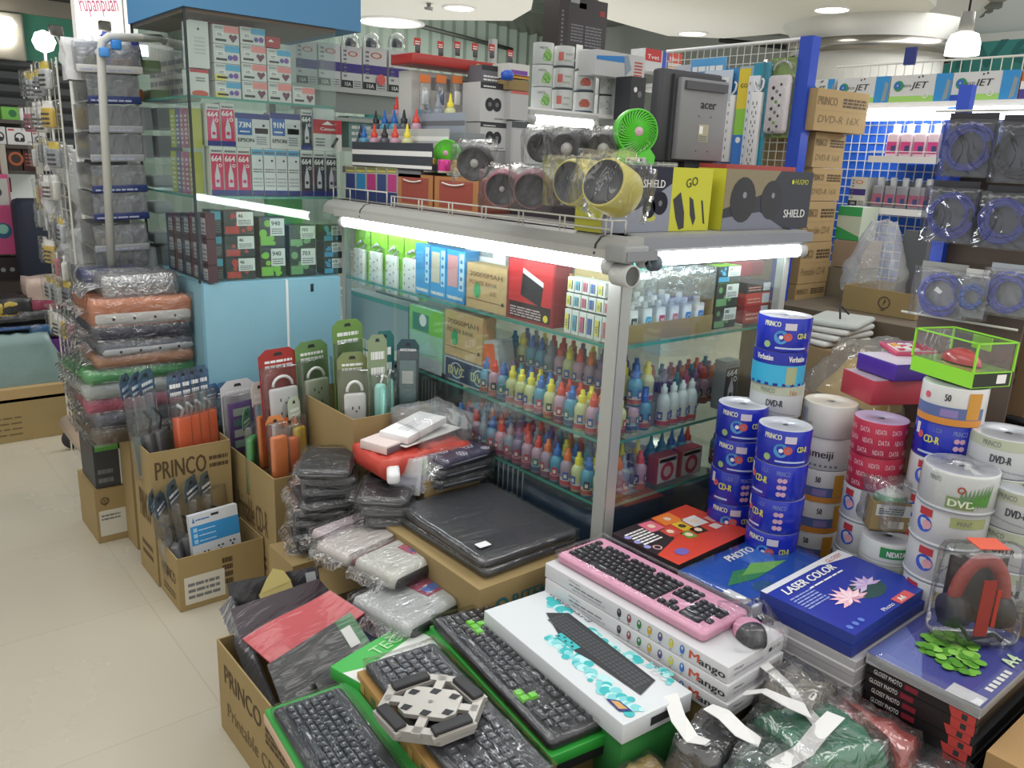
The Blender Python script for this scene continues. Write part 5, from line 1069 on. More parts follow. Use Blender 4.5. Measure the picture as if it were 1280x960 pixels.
# ---------- back shelf unit with blue board, pink capped bottles and EcoJet boxes
XE = 3.1
def eco(b, F, W, H, s):
    b.q(F, 0, 0, W, H*.22, M('9fcf6a', .5)); b.disc(F, W*.14, H*.6, H*.2, M('2f8f5a'), .001, ri=H*.08); b.disc(F, W*.12, H*.62, H*.13, M('2a6ac0'), .0014, ri=H*.04)
    b.text(F, W*.22, H*.55, H*.14, 'eco', TXD, wd=W*.13, e=.001); b.text(F, W*.35, H*.5, H*.24, 'JET', TXD, wd=W*.25, e=.001, shear=.25, bold=.0006); b.disc(F, W*.46, H*.9, H*.035, TXD); b.disc(F, W*.52, H*.93, H*.035, TXD)
    b.q(F, W*.74, 0, W, H, M('2f8fd0', .5), .0007); b.poly(F, [(W*.88, 0), (W*.96, H*.1), (W*.98, H*.7), (W*.92, H*.8), (W*.9, H*.4)], M('8a98a0'), .001); b.disc(F, W*.6, H*.25, H*.12, WHT, .0012, ri=H*.09)
for k, (a, c_, yt, yb) in enumerate([(1012, 1044, 94, 118), (1046, 1112, 96, 128), (1113, 1190, 93, 126), (1191, 1275, 86, 120)]):
    boxX('printer_paper_box', 'white paper box with blue end, %s from the left in the top row' % ORD[k], 'box', (a, yt, c_-.8, yb), XE, .2, M('d2d4d4', .5), eco, 'white paper boxes along the top right', zb=PX(1113, 128, XE).z, zt=PX(1113, 95, XE).z, seed=k)
boxX('orange_box', 'orange white and purple box cut by the right edge of the top row', 'box', (1277, 80, 1330, 120), XE, .2, M('c8703a', .5), lambda b, F, W, H, s: (b.q(F, 0, 0, W, H*.33, M('4a3a8a')), b.q(F, 0, H*.33, W, H*.6, WHT)), zb=PX(1113, 128, XE).z, zt=PX(1113, 95, XE).z)
zE = PX(1113, 128, XE).z-.002; yE1 = PX(1005, 130, XE).y; yE0 = PX(1340, 130, XE).y
t = thing('wall_rack', 'white and blue wall rack holding paper boxes, bottles and lamps at right', 'rack', (XE, yE0, 0)); LE = yE1-yE0
MB().box(-.02, 0, zE-.02, .22, LE, zE, WHT).build('top_shelf', t)
b = MB(); b.box(-.012, PX(1195, 130, XE).y-yE0-.02, G, .0, PX(1195, 130, XE).y-yE0+.02, zE+.02, M('2348b8', .4)); b.build('blue_upright', t)
b = MB(); b.box(-.0, PX(1134, 90, XE).y-yE0-.02, zE+.13, .012, PX(1134, 90, XE).y-yE0+.02, zE+.19, M('1f2f78', .4)); b.build('blue_upright', t)
xb_ = .21; 
MB().box(xb_+.015, 0, .3, xb_+.03, LE, zE, M('1c62d0', .4)).build('blue_board', t)
b = MB()
for k in range(int(LE/.035)): b.tube([(xb_, k*.035, .3), (xb_, k*.035, zE)], .0022, WIRE, n=4)
for k in range(int((zE-.3)/.035)): b.tube([(xb_+.003, 0, .3+k*.035), (xb_+.003, LE, .3+k*.035)], .0022, WIRE, n=4)
b.build('wire_mesh', t)
b = MB(); zt_ = PX(1200, 80, XE+.1).z
for k in range(int(LE/.035)): b.tube([(xb_, k*.035, zE), (xb_, k*.035, zt_+.03)], .002, WIRE, n=4)
b.tube([(xb_, 0, zt_+.03), (xb_, LE, zt_+.03)], .004, WIRE); b.build('wire_mesh_top', t)
def shelfR(pxl, pxr, py, dep, label_items, cap=None):
    y1 = PX(pxl, py, XE-.02).y; y0 = PX(pxr, py, XE-.02).y; z = PX((pxl+pxr)/2, py, XE-.02).z
    b = MB(); b.box(-.03, y0-yE0, z-.012, .2, y1-yE0, z, WHT); b.box(-.036, y0-yE0, z-.02, -.03, y1-yE0, z+.004, WHT); b.tube([(-.034, y0-yE0, z+.02), (-.034, y1-yE0, z+.02)], .0015, WIRE); b.build('shelf_board', t)
    return z, y0, y1
zA, ya0, ya1 = shelfR(1088, 1175, 197, .2, None)
zB, yb0, yb1 = shelfR(1080, 1163, 262, .2, None)
def pbottle(lbl, loc, grp, cap, bod, lab):
    t = thing('fluid_bottle', lbl, 'bottle', loc, group=grp)
    MB().rbox(-.017, -.017, 0, .017, .017, .055, M(bod, .35), r=.007).build('bottle_body', t); MB().lathe([(.009, .055), (.009, .075), (.001, .076)], M(cap, .4), n=12).build('cap', t)
    b = MB(); b.q(FL(-.017, .015, 0), .002, .008, .028, .035, M(lab, .5)); b.q(FL(-.017, .015, 0), .014, .012, .026, .026, M('3a4a80'), .001); b.build('paper_label', t)
pbottle('pink and white bottle on the lit upper shelf, first from the left', (XE+.0, PX(1118, 185, XE).y, zA+.001), 'pink bottles on the lit shelf', 'f0f0ee', 'e8d0dc', 'd84a90')
src1 = bpy.data.objects['fluid_bottle']; src1.scale = (1.4, 1.4, 1.55)
for k, px in enumerate((1135, 1152, 1169)): dup(src1, (XE, PX(px, 185, XE).y, zA+.001), 0, 'pink and white bottle on the lit upper shelf, %s from the left' % ORD[k+1], 'pink bottles on the lit shelf')
pbottle('grey topped bottle with dark label on the lower shelf, first from the left', (XE, PX(1099, 250, XE).y, zB+.001), 'grey topped bottles on the lower shelf', 'b8bcc0', '8f8f98', 'a85a78')
src2 = bpy.data.objects['fluid_bottle.004']; src2.scale = (1.3, 1.3, 1.5)
for k, px in enumerate((1114, 1129, 1145, 1159)): dup(src2, (XE, PX(px, 250, XE).y, zB+.001), 0, 'grey topped bottle with dark label on the lower shelf, %s from the left' % ORD[k+1], 'grey topped bottles on the lower shelf')
for k in range(5): boxX('grey_carton', 'flat grey green carton behind the lower shelf bottles, %s from the left' % ORD[k], 'box', (1096+16*k, 225, 1110+16*k, 262), XE+.07, .04, M('6f7a78', .6), None, 'grey cartons behind the bottles', zb=zB+.001, zt=zB+.10)
tube_lamp((XE-.01, yE0+.02, zE-.045), ya1-yE0+.2, R(90), 'long fluorescent tube glowing under the white paper boxes', em=14, r=.018, fix=False)
boxX('toner_box', 'white and purple toner box standing at the left end of the lower bottle shelf', 'box', (1062, 221, 1082, 257), XE-.03, .08, M('cfcfca', .5), art_toner, zb=PX(1075, 257, XE-.03).z)
boxX('green_white_box', 'green and white carton below the purple toner box', 'box', (1046, 258, 1076, 300), XE-.16, .12, M('c2ccb8', .6), lambda b, F, W, H, s: (b.q(F, 0, H*.72, W, H, M('3aa05a')), b.poly(F, [(0, 0), (W, 0), (W, H*.12), (0, H*.4)], M('3aa05a'))), zb=PX(1060, 300, XE-.16).z)
boxX('pale_carton', 'pale brownish carton under the green and white carton', 'box', (1040, 300, 1076, 335), XE-.18, .15, M('a48f78', .7), None, zb=PX(1060, 335, XE-.18).z, zt=PX(1060, 300, XE-.16).z-.002)
MB().box(0, 0, 0, .14, .2, PX(1060, 335, XE-.18).z-.004-G, M('8f8672', .7)).build('brown_carton', loc=(XE-.18, PX(1076, 335, XE-.18).y-.0, G+.001), label='tall brown carton standing on the floor under the pale carton', cat='box')
# milky bag and grey panel beneath the shelf
q = PX(1095, 365, XE-.12)
b = wrap(.12, .17, .24, seed=31, amp=.02, mat=film('milk', gloss=.05, white=.26, scale=14), res=.02)
b.v = [(x*(1-.55*max(0, z-.08)/.18), y*(1-.7*max(0, z-.08)/.18), z) for x, y, z in b.v]; b.build('milky_plastic_bag', loc=(XE-.26, PX(1092, 365, XE-.26).y, PX(1095, 366, XE-.26).z), label='milky white plastic bag tied at the top behind the open carton', cat='bag')
zBg = PX(1095, 368, XE-.2).z
boxX('flat_grey_box', 'tall dark grey flat box leaning behind the milky bag', 'box', (1124, 288, 1155, 372), XE-.22, .03, M('5a5c60', .5), None)
# open kraft carton with a round emblem
zc = PX(1110, 395, XE-.42).z
b = MB(); y1 = PX(1052, 380, XE-.42).y; y0 = PX(1146, 380, XE-.42).y; H = PX(1100, 362, XE-.42).z-zc; L = y1-y0
b.box(0, 0, 0, .004, L, H, CARD); b.box(.26, 0, 0, .264, L, H, CARD); b.box(.004, 0, 0, .26, .004, H, CARD); b.box(.004, L-.004, 0, .26, L, H, CARD); b.box(.004, .004, 0, .26, L-.004, .004, CARDI)
F = FL(0, L, 0); b.disc(F, L*.58, H*.5, H*.26, M('5a4a35'), .001, ri=H*.2); b.poly(F, [(L*.56, H*.36), (L*.61, H*.55), (L*.58, H*.66)], M('5a4a35')); b.disc(F, L*.57, H*.2, H*.1, M('5a4a35'), sy=.3)
b.build('open_carton', loc=(XE-.42, y0, zc), label='open kraft carton with a small round emblem below the milky bag', cat='box')
MB().box(0, 0, 0, .355, L+.9, zc-.002-G, M('6a5f50', .8)).build('stock_table', loc=(XE-.55, y0-.6, G+.0005), label='brown covered table under the open kraft carton', cat='table')
# ---------- hanging cables in zip bags
XH = 2.12
def cable_bag(label, r, X, col='4048a0', kind='ring', hdr='2a2a30', film_='dark'):
    xm = (r[0]+r[2])/2; ym = (r[1]+r[3])/2; y1 = PX(r[0], ym, X).y; y0 = PX(r[2], ym, X).y; z0 = PX(xm, r[3], X).z; z1 = PX(xm, r[1], X).z; L, H = y1-y0, z1-z0
    t = thing('cable_bag', label, 'cable', (X, y0, z0), group='bagged cables hung at the right')
    rg = random.Random(int(r[0]*7+r[1]))
    b = MB(); rad = min(L, H*.8)*.47; cm = M(col, .4)
    for q in range(5):
        rr = rad*(1-.07*q)+rg.uniform(-.002, .002); oy, oz = rg.uniform(-.004, .004), rg.uniform(-.004, .004)
        b.tube([(-.006+rg.uniform(-.003, .003), L/2+oy+rr*math.cos(a)*(1+.03*math.sin(3*a+q)), H*.45+oz+rr*math.sin(a)) for a in [2*math.pi*i/36 for i in range(36)]], .0038, cm, closed=True)
    b.tube([(-.006, L/2-rad*.95, H*.45-rad*.2), (-.008, L/2-rad*.9, H*.45), (-.006, L/2-rad*.8, H*.45+rad*.3)], .006, DK)
    b.build('cable_coil', t)
    w_ = wrap(.028, L, H*.86, seed=int(r[0]), amp=.007, mat=film('bag_'+film_, tint=(.68, .7, .76) if film_ == 'dark' else (.9, .9, .92), gloss=.07, white=.02 if film_ == 'dark' else .05, scale=14, fr=.3, bump=.5), res=.014); w_.v = [(v[0], v[1]+L/2, v[2]) for v in w_.v]; w_.build('plastic_bag', t)
    MB().box(.008, .003, .003, .010, L-.003, H*.86, M('5c5f68' if film_ == 'dark' else '83868c', .4)).build('back_sheet', t)
    b = MB(); b.box(-.002, .004, H*.85, .002, L-.004, H, M(hdr, .5)); b.build('header_strip', t)
    if kind == 'tag': b = MB(); F = FL(-.018, L, 0); b.poly(F, [(L*.42, H*.5), (L*.55, H*.45), (L*.6, H*.5), (L*.47, H*.58)], TXW); b.build('price_tag', t)
    return t
cable_bag('coiled blue cable in a dark bag, top row left', (1180, 141, 1245, 222), XH)
cable_bag('coiled dark cable in a bag at the right edge, top row', (1246, 143, 1315, 230), XH-.01, col='33343c')
cable_bag('coiled blue cable in a bag, second row left', (1159, 226, 1222, 304), XH)
cable_bag('coiled violet blue cable in a bag, second row right', (1226, 232, 1288, 312), XH-.01)
cable_bag('coiled blue cable with a white price tag, third row left', (1146, 328, 1208, 398), XH, kind='tag', hdr='8a8a86', film_='clear')
cable_bag('small deep blue cable coil between two larger bags, third row', (1201, 336, 1234, 400), XH-.02, col='2a4f9a', hdr='b9b9b6', film_='clear')
cable_bag('coiled lilac blue cable in a clear bag, third row right', (1232, 330, 1292, 396), XH-.01, hdr='9aa0a8', film_='clear')
y1 = PX(1170, 135, XH+.03).y; y0 = PX(1330, 135, XH+.03).y; zt_ = PX(1240, 138, XH+.03).z
t = thing('cable_rack', 'dark backed rack on blue posts from which the bagged cables hang', 'rack', (XH+.03, y0, 0))
for zz in (zt_, zt_-.25, zt_-.5): MB().tube([(0, 0, zz), (0, y1-y0, zz)], .003, WIRE, n=6).build('wire_bar', t)
MB().box(.034, 0, G, .04, y1-y0-.03, zt_-.12, M('5d5148', .8, var=.3)).build('dark_board', t); MB().box(.004, y1-y0-.075, 1.36, .03, y1-y0-.045, zt_+.06, M('2348b8', .4)).build('blue_post', t)
# ---------- stock behind the spindles: yellow bag, white papers, cartons
XB = 1.98
tb = MB(); tb.box(0, 0, 0, .4, 1.1, .72, M('6a5440', .8, var=.2)); tb.build('stock_counter', loc=(2.13, .30, G+.001), label='brown covered counter behind the disc stacks carrying bags and cartons', cat='counter')
q = PZ(1040, 470, .9)
b = wrap(.36, .34, .15, seed=41, amp=.025, mat=film('yellow_bag2', tint=(.9, .8, .45), gloss=.1, white=.16, bump=.5), res=.03)
b.v = [(x*(1-.45*z/.15), y*(1-.35*z/.15), z) for x, y, z in b.v]; b.add([], [], M('c8b058', .5))
t = thing('yellow_plastic_bag', 'translucent yellow plastic bag of goods on the counter behind the disc stacks', 'bag', (2.33, 1.07, .973), R(-20)); b.build('bag_film', t)
b = wrap(.28, .24, .10, seed=42, amp=.02, mat=M('d0b860', .45, bump=.3, bscale=9), res=.03); b.v = [(x*(1-.5*z/.12), y*(1-.4*z/.12), z) for x, y, z in b.v]; b.build('bag_contents', t)
for k in range(4):
    b = MB(); b.rbox(-.11, -.08, 0, .11, .08, .017, M('c8c8c4' if k < 3 else 'b8beb8', .6), r=.012); b.build('folded_pack', loc=(2.38+.01*k, 1.30-.005*k, .99+.11+.019*k), rz=R(8*k-10), label='white folded pack, %s from the bottom of the pile above the yellow bag' % ORD[k], cat='pack', group='white folded packs')
MB().box(-.12, -.09, 0, .14, .1, .125, M('8f7a58', .7)).build('brown_box', loc=(2.38, 1.30, .973), rz=R(-5), label='brown box supporting the white folded packs behind the yellow bag', cat='box')
b = MB(); b.tube([(0, 0, .0), (.01, .01, .03), (.03, .02, .035), (.05, .0, .01)], .003, DK); b.build('looped_wire', loc=(2.36, 1.26, 1.178), label='short black cord loop on top of the white folded packs', cat='cord')
for k, (px, py, L_, W_, c) in enumerate([(1085, 402, .3, .2, '6a6c70'), (1130, 400, .3, .22, '8a8a8c'), (1160, 410, .26, .2, '55565a')]):
    q = PZ(px, py, .97+.0); b = wrap(W_, L_, .035, seed=50+k, amp=.008, mat=FILM); t = thing('bagged_folder', 'flat bagged grey folder behind the calculator, %s from the left' % ORD[k], 'folder', (2.40-.03*k, .98-.2*k, .974+.037*k*0), R(10*k)); b.build('plastic_wrap', t)
    MB().rbox(-W_/2, -L_/2, 0, W_/2, L_/2, .032, M(c, .5), r=.01).build('folder_body', t)
boxX('kraft_carton', 'brown printed carton below the right hand cable bags', 'box', (1203, 392, 1300, 458), 2.25, .2, M('7a6248', .8), lambda b, F, W, H, s: b.lines(F, W*.15, H*.45, W*.8, H*.75, 3, M('5a4630'), seed=4), zb=.973)
for k, (c, px, py) in enumerate([('1f2024', 1262, 440), ('2a2c34', 1268, 462), ('23242c', 1272, 482)]):
    q = V(2.30, .60, .976+.021*(2-k)+.0); b = MB(); b.rbox(-.07, -.12, 0, .07, .12, .018, M(c, .35), r=.015); b.build('black_pouch', loc=(q.x, q.y, q.z-.02*0), label='shiny black pouch at the right edge behind the lime box, %s from the top' % ORD[k], cat='pouch', group='black pouches at the right edge')
# ================================================================ left zone: wire rack, tray rack, laptop sleeves, far table
# far tables and cartons by the shutter
def carton(name, label, x0, y0, z0, x1, y1, z1, base=CARD, art=None, artL=None, group=None, cat='box', opn=False, rz=0, flaps=False, inner=CARDI):
    W, D, H = x1-x0, y1-y0, z1-z0; b = MB()
    if not opn: b.box(0, 0, 0, W, D, H, base)
    else:
        t_ = .004; b.box(0, 0, 0, W, t_, H, base); b.box(0, D-t_, 0, W, D, H, base); b.box(0, t_, 0, t_, D-t_, H, base); b.box(W-t_, t_, 0, W, D-t_, H, base); b.box(t_, t_, 0, W-t_, D-t_, t_, inner)
    if art: art(b, FF(0, 0, 0), W, H, 0)
    if artL: artL(b, FL(0, D, 0), D, H, 0)
    return b.build(name, loc=(x0, y0, z0), rz=rz, label=label, cat=cat, group=group)
p = PZ(100, 545, 0); YT = 4.2
zt1 = PY(50, 478, YT).z
def art_txt(lines_, col='6a5636'):
    def f(b, F, W, H, s):
        for i, tx in enumerate(lines_): b.text(F, W*.1, H*(.72-.2*i), H*.12, tx, M(col, .7), wd=W*.45)
    return f
carton('brown_carton', 'large kraft carton on the floor under the far left table', -.3, YT, G+.001, .785, YT+.5, PY(50, 495, YT).z, artL=None, art=lambda b, F, W, H, s: [b.lines(F, W*.55, H*(.55-.13*i), W*.8, H*(.62-.13*i), 1, M('6a5636', .7), seed=i) for i in range(4)])
zt = PY(50, 483, YT).z
b = MB(); b.box(-.5, 0, zt-.06, .84, .8, zt, CARD2); b.box(-.48, .52, G, .8, .7, zt-.06, M('241f1c', .8)); b.build('market_table', loc=(0, YT, 0), label='low table with kraft edge at far left carrying bags and sleeves', cat='table')
def spx(px, py): return PY(px, py, YT+.1)
b = wrap(.42, .3, .22, seed=61, amp=.02, mat=M('78908e', .35, bump=.4, bscale=12), res=.04); b.v = [(x*(1-.25*z/.2), y*(1-.25*z/.2), z) for x, y, z in b.v]; q = spx(20, 480); b.build('grey_green_bag', loc=(q.x, YT+.2, zt+.001), label='rounded grey green plastic bag on the far left table', cat='bag')
q0, q1 = spx(52, 478), spx(88, 424); carton('purple_box', 'upright purple case at the right end of the far left table', q0.x, YT+.1, zt+.001, q1.x, YT+.2, q1.z, base=M('5f2f78', .5))
for k, (a, c_, y0, y1, c, lb) in enumerate([(-30, 50, 432, 446, '2a2438', 'dark purple'), (-30, 52, 420, 431, '3a3030', 'brown black'), (-30, 44, 409, 419, '1f4f8a', 'blue'), (40, 92, 405, 422, '2a5f8f', 'light blue'), (-30, 40, 396, 408, '23252a', 'black'), (26, 92, 388, 403, '3a3b3e', 'shiny grey')]):
    p0, p1 = spx(a, y1), spx(c_, y0); t = thing('laptop_sleeve', '%s bagged laptop sleeve lying on the far left table' % lb, 'sleeve', ((p0.x+p1.x)/2, YT+.25, p0.z), group=None)
    w_, h_ = p1.x-p0.x, p1.z-p0.z; MB().rbox(-w_/2, -.12, 0, w_/2, .12, h_, M(c, .4), r=.02).build('sleeve_body', t); wrap(w_, .24, h_, seed=70+k, amp=.008, res=.04).build('plastic_wrap', t)
p0, p1 = spx(-30, 479), spx(52, 446); carton('dark_box', 'dark box behind the grey green bag on the far left table', p0.x, YT+.3, zt+.001, p1.x, YT+.45, p1.z, base=M('3a3530', .7))
for k, (a, c_, y0, y1, c, lb) in enumerate([(5, 40, 376, 396, '2f2f30', 'crumpled black pouch'), (40, 78, 352, 378, 'b9a49a', 'crumpled pale plastic bundle'), (45, 95, 376, 390, '8a3a52', 'dark pink bagged pouch'), (0, 22, 382, 398, 'a8923a', 'mustard pouch')]):
    p0, p1 = spx(a, y1), spx(c_, y0); w_ = wrap(p1.x-p0.x, .15, p1.z-p0.z, seed=80+k, amp=.02, res=.03, mat=M(c, .35, bump=.6, bscale=20)); w_.build('soft_pouch', loc=((p0.x+p1.x)/2, YT+.22, p0.z), label='%s on top of the far left table pile' % lb, cat='pouch')
# dark cloth seat / black bag standing behind, stall frames and shelves of headphone boxes
YS = 5.0
p0, p1 = PY(30, 352, YS), PY(76, 250, YS)
b = MB(); b.rbox(0, 0, 0, p1.x-p0.x, .2, p1.z-p0.z, M('1d2536', .7), r=.05); b.build('dark_chair_back', loc=(p0.x, YS, p0.z), label='dark navy chair back behind the wire rack at far left', cat='chair')
MB().box(-.2, 0, 0, p1.x-p0.x+.2, .4, p0.z-.002, M('2a211c', .7)).build('dark_counter', loc=(p0.x, YS, 0.001), label='dark brown counter below the navy chair back', cat='counter')
YH = 5.3
t = thing('stall_shelf', 'far stall shelf with headphone boxes in front of the shutter', 'shelf', (PY(-20, 300, YH).x, YH, 0)); W_ = PY(62, 200, YH).x-PY(-20, 200, YH).x
zz = [PY(20, y, YH).z for y in (150, 181, 213, 320)]
for z in zz: MB().box(0, 0, z-.02, W_, .3, z, M('4a4540', .6)).build('shelf_board', t)
for x in (PY(13, 250, YH).x-PY(-20, 300, YH).x, W_): MB().box(x-.03, -.03, G, x, 0, zz[1], M('a8a498', .5)).build('shelf_post', t)
MB().box(0, .28, .02, W_, .3, zz[0], M('5a5a58', .6)).build('back_board', t)
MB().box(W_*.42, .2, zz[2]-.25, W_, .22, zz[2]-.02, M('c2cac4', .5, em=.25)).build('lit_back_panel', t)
def art_hpbox(b, F, W, H, s):
    b.disc(F, W*.5, H*.45, H*.28, TXD, .001, ri=H*.2); b.disc(F, W*.38, H*.3, H*.13, TXD, .0012); b.disc(F, W*.62, H*.3, H*.13, TXD, .0012); b.q(F, W*.06, H*.82, W*.3, H*.92, RED)
for k, (a, c_, y0, y1, c, lb, art) in enumerate([(-10, 8, 158, 182, 'c9c9c9', 'white box at the left end of the stall shelf', art_hpbox), (9, 40, 160, 181, 'd0d0d0', 'white box picturing black headphones', art_hpbox), (41, 58, 165, 181, 'c8c8cc', 'white box picturing blue headphones', art_hpbox),
    (2, 30, 134, 150, '6fae4a', 'green and white box above the headphone boxes', lambda b, F, W, H, s: (b.disc(F, W*.5, H*.5, H*.3, M('2a6a3a')), b.q(F, W*.8, 0, W, H, WHT))), (9, 28, 184, 212, '3a2a26', 'dark box picturing an orange ring', lambda b, F, W, H, s: b.disc(F, W*.6, H*.5, H*.3, M('b0603a'), ri=H*.2)), (29, 54, 184, 212, '4a2a26', 'dark reddish box below the headphone boxes', lambda b, F, W, H, s: b.lines(F, W*.1, H*.2, W*.9, H*.8, 4, M('a05a4a'), seed=3)), (-10, 8, 184, 212, 'b05a4a', 'orange box at the left of the dark boxes', None), (52, 62, 184, 212, 'c9c4c4', 'narrow pale box beside the wire rack', None)]):
    boxY('headphone_box' if k < 3 else 'small_box', lb, 'box', (a, y0, c_-.8, y1), YH+.02, .1, M(c, .5), art, zb=[zz[1], zz[1], zz[1], zz[0], zz[2], zz[2], zz[2], zz[2]][k]+.001 if 1 else 0)
boxY('pink_box', 'pink and teal toy like box at the left edge of the far stall', 'box', (-12, 218, 15, 318), YH-.1, .1, M('b84a78', .5), lambda b, F, W, H, s: (b.disc(F, W*.5, H*.3, W*.42, M('2a5a78')), b.disc(F, W*.5, H*.32, W*.26, M('8ac0b0'), .0015), b.q(F, W*.1, H*.62, W*.95, H*.95, M('a9a9a4')), b.disc(F, W*.4, H*.78, W*.25, M('3a3a40'), .0012)))
for k, (a, c_, y0, y1, c) in enumerate([(-10, 28, 322, 372, '2a1f1f'), (-10, 14, 222, 240, '8a2a3a')]):
    boxY('dark_carton', ['dark carton under the pink box at the left edge', 'red box behind the pink box'][k], 'box', (a, y0, c_, y1), YH-.12+.2*k, .09, M(c, .6), lambda b, F, W, H, s: [b.disc(F, W*u, H*.7, .012, GREY) for u in (.4, .7)])
# ---------- clip-on round lamps above the rack
for k, (px, py, dist, r, lb) in enumerate([(55, 52, 3.9, .052, 'glaring round clip lamp left of the wire rack'), (122, 55, 4.3, .060, 'glaring round clip lamp in front of the light box'), (68, 40, 4.3, .02, 'small chrome clip of the left lamp'), (131, 33, 4.3, .03, 'dark clip joint of the lamp at the light box')]):
    q = PD(px, py, dist)
    if k < 2:
        t = thing('clip_lamp', lb, 'lamp', q); MB().lathe([(.001, -r), (r*.7, -r*.7), (r, 0), (r*.7, r*.7), (.001, r)], M('fffdf4', em=9), n=20).build('bulb', t)
        j = PD(*((70, 40) if k == 0 else (131, 34)), dist); d = j-q; b = MB(); b.tube([(0, 0, 0), d, d+V(.03, 0, -.12)], .008, M('9a9a96', .3, metal=.6)); b.rbox(d.x-.03, d.y-.02, d.z-.02, d.x+.03, d.y+.02, d.z+.03, M('55534e', .35), r=.012); b.build('clip_arm', t)
        MB().tube([(0, 0, -r), (0, 0, G-q.z)], .006, WIRE).build('lamp_rod', t)
# ---------- white wire grid rack, seen edge on, with hanging clear packs
yr1, xr = 3.62, .50
pA = PZ(95, 530, .02)
XR = .62
def gx(px, py): return PX(px, py, XR)
ya, yb = PX(58, 300, XR).y, PX(86, 300, XR).y   # far and near edges
t = thing('wire_grid_rack', 'tall white wire grid rack with hanging packs at the left, seen nearly edge on', 'rack', (0, 0, 0))
b = MB(); ya, yb = 3.95, 3.5
P0 = PY(92, 300, yb); XR = P0.x; DX = XR-PY(62, 300, ya).x
lean = 0
ztop = PY(72, 80, 3.8).z; DX = XR-PY(60, 300, ya).x if 0 else 0
n = 16
for k in range(7): y = yb+(ya-yb)*k/6; b.tube([(XR-DX*k/6, y, G), (XR-DX*k/6, y, ztop)], .0035 if k in (0, 6) else .0018, WIRE, n=5)
for k in range(int((ztop-G-.05)/.05)): b.tube([(XR, yb, G+.05+k*.05), (XR-DX, ya, G+.05+k*.05)], .0018, WIRE, n=4)
b.build('wire_mesh', t)
rg = random.Random(5)
cols = ['b9bcbc', 'c9c8c0', '6a6e74', 'c8a83a', 'a9b0b4', 'b05a6a', '8a8f94', 'd0cfc8']
for k in range(40):
    v = k % 10; u = k//10
    y = yb+.05+(ya-yb-.1)*u/3+rg.uniform(-.02, .02); z = ztop-.12-v*.135+rg.uniform(-.02, .02); x = XR-DX*(y-yb)/(ya-yb)-.028
    if z < .75: continue
    t2 = thing('hanging_pack', '%s hanging pack on the wire rack, %s from the top, %s from the near edge' % (['clear', 'pale', 'grey', 'yellow', 'silver', 'pink', 'smoky', 'ivory'][k*3 % 8], ORD[v], ORD[u]), 'pack', (x, y, z), R(rg.uniform(-25, 25)), 'packs on the wire grid rack')
    b = MB(); c = cols[k*3 % 8]; b.rbox(-.012, -.035, 0, .008, .035, .07, M(c, .3), r=.01); b.box(-.003, -.03, .07, .0, .03, .095, WHT if k % 2 else M('c9b23a')); b.lines(FL(-.012, .03, .01), 0, 0, .05, .05, 3, TXD, seed=k); b.build('pack_body', t2)
    w_ = wrap(.03, .08, .09, seed=90+k, amp=.008, res=.018); w_.build('plastic_wrap', t2)
# long crumpled clear bags hanging off the rack
for k, (px, py, L_, w_) in enumerate([(92, 245, .36, .13), (82, 290, .34, .12), (100, 330, .26, .1), (98, 225, .2, .16)]):
    q = PD(px, py, 3.3); b = wrap(.05, w_, L_, seed=120+k, amp=.03, res=.025, mat=film('milk2', gloss=.15, white=.45, scale=24)); b.v = [(x+.03*math.sin(z*14+k), y*(.35+.65*min(1, (L_-z)/L_*1.3)), z-L_/2) for x, y, z in b.v]
    b.build('crumpled_clear_bag', loc=q, label='crumpled milky bag hanging on the wire rack side, %s from the top' % ORD[[1, 2, 3, 0][k]], cat='bag', group='milky bags on the wire grid rack')
# ---------- white tube hand frame with stacked clear trays
YP = 3.02
fx = PY(128, 60, YP).x; zt_ = PY(130, 58, YP).z
t = thing('white_tube_stand', 'white bent tube stand in front of the stacked clear trays', 'stand', (0, 0, 0))
pb = PY(140, 342, YP); pt = PY(126, 66, YP)
pts = [pb, pt, PY(128, 52, YP), PY(136, 46, YP), PY(160, 47, YP), PX(200, 48, PY(160, 47, YP).x+.16), PX(206, 52, PY(160, 47, YP).x+.17)]
pts = [tuple(p) for p in pts]; MB().tube(pts, .0135, M('bfbfb8', .4), n=10).build('tube_frame', t)
b = MB(); p2 = [PY(90, 92, 3.45), PY(96, 66, 3.45), PY(106, 62, 3.4), PY(116, 64, 3.3), PY(124, 66, 3.1)]; b.tube([tuple(p) for p in p2], .012, M('bfbfb8', .4), n=10); b.tube([(p2[0].x, p2[0].y, G), tuple(p2[0])], .012, M('bfbfb8', .4), n=10); b.build('rear_tube', t)
trk = M('a9acb0', .4)
TR = [(86, 178, 92, 84, 'e', 'white shelf edge'), (100, 176, 134, 118, 'n', 'navy'), (102, 178, 171, 155, 'g', 'grey'), (104, 180, 208, 190, 'g', 'grey'), (106, 184, 245, 230, 'n', 'navy'), (108, 186, 280, 264, 'n', 'navy'), (110, 186, 320, 303, 'g', 'silver grey'), (112, 186, 350, 333, 'n', 'dark')]
YQ = 3.12
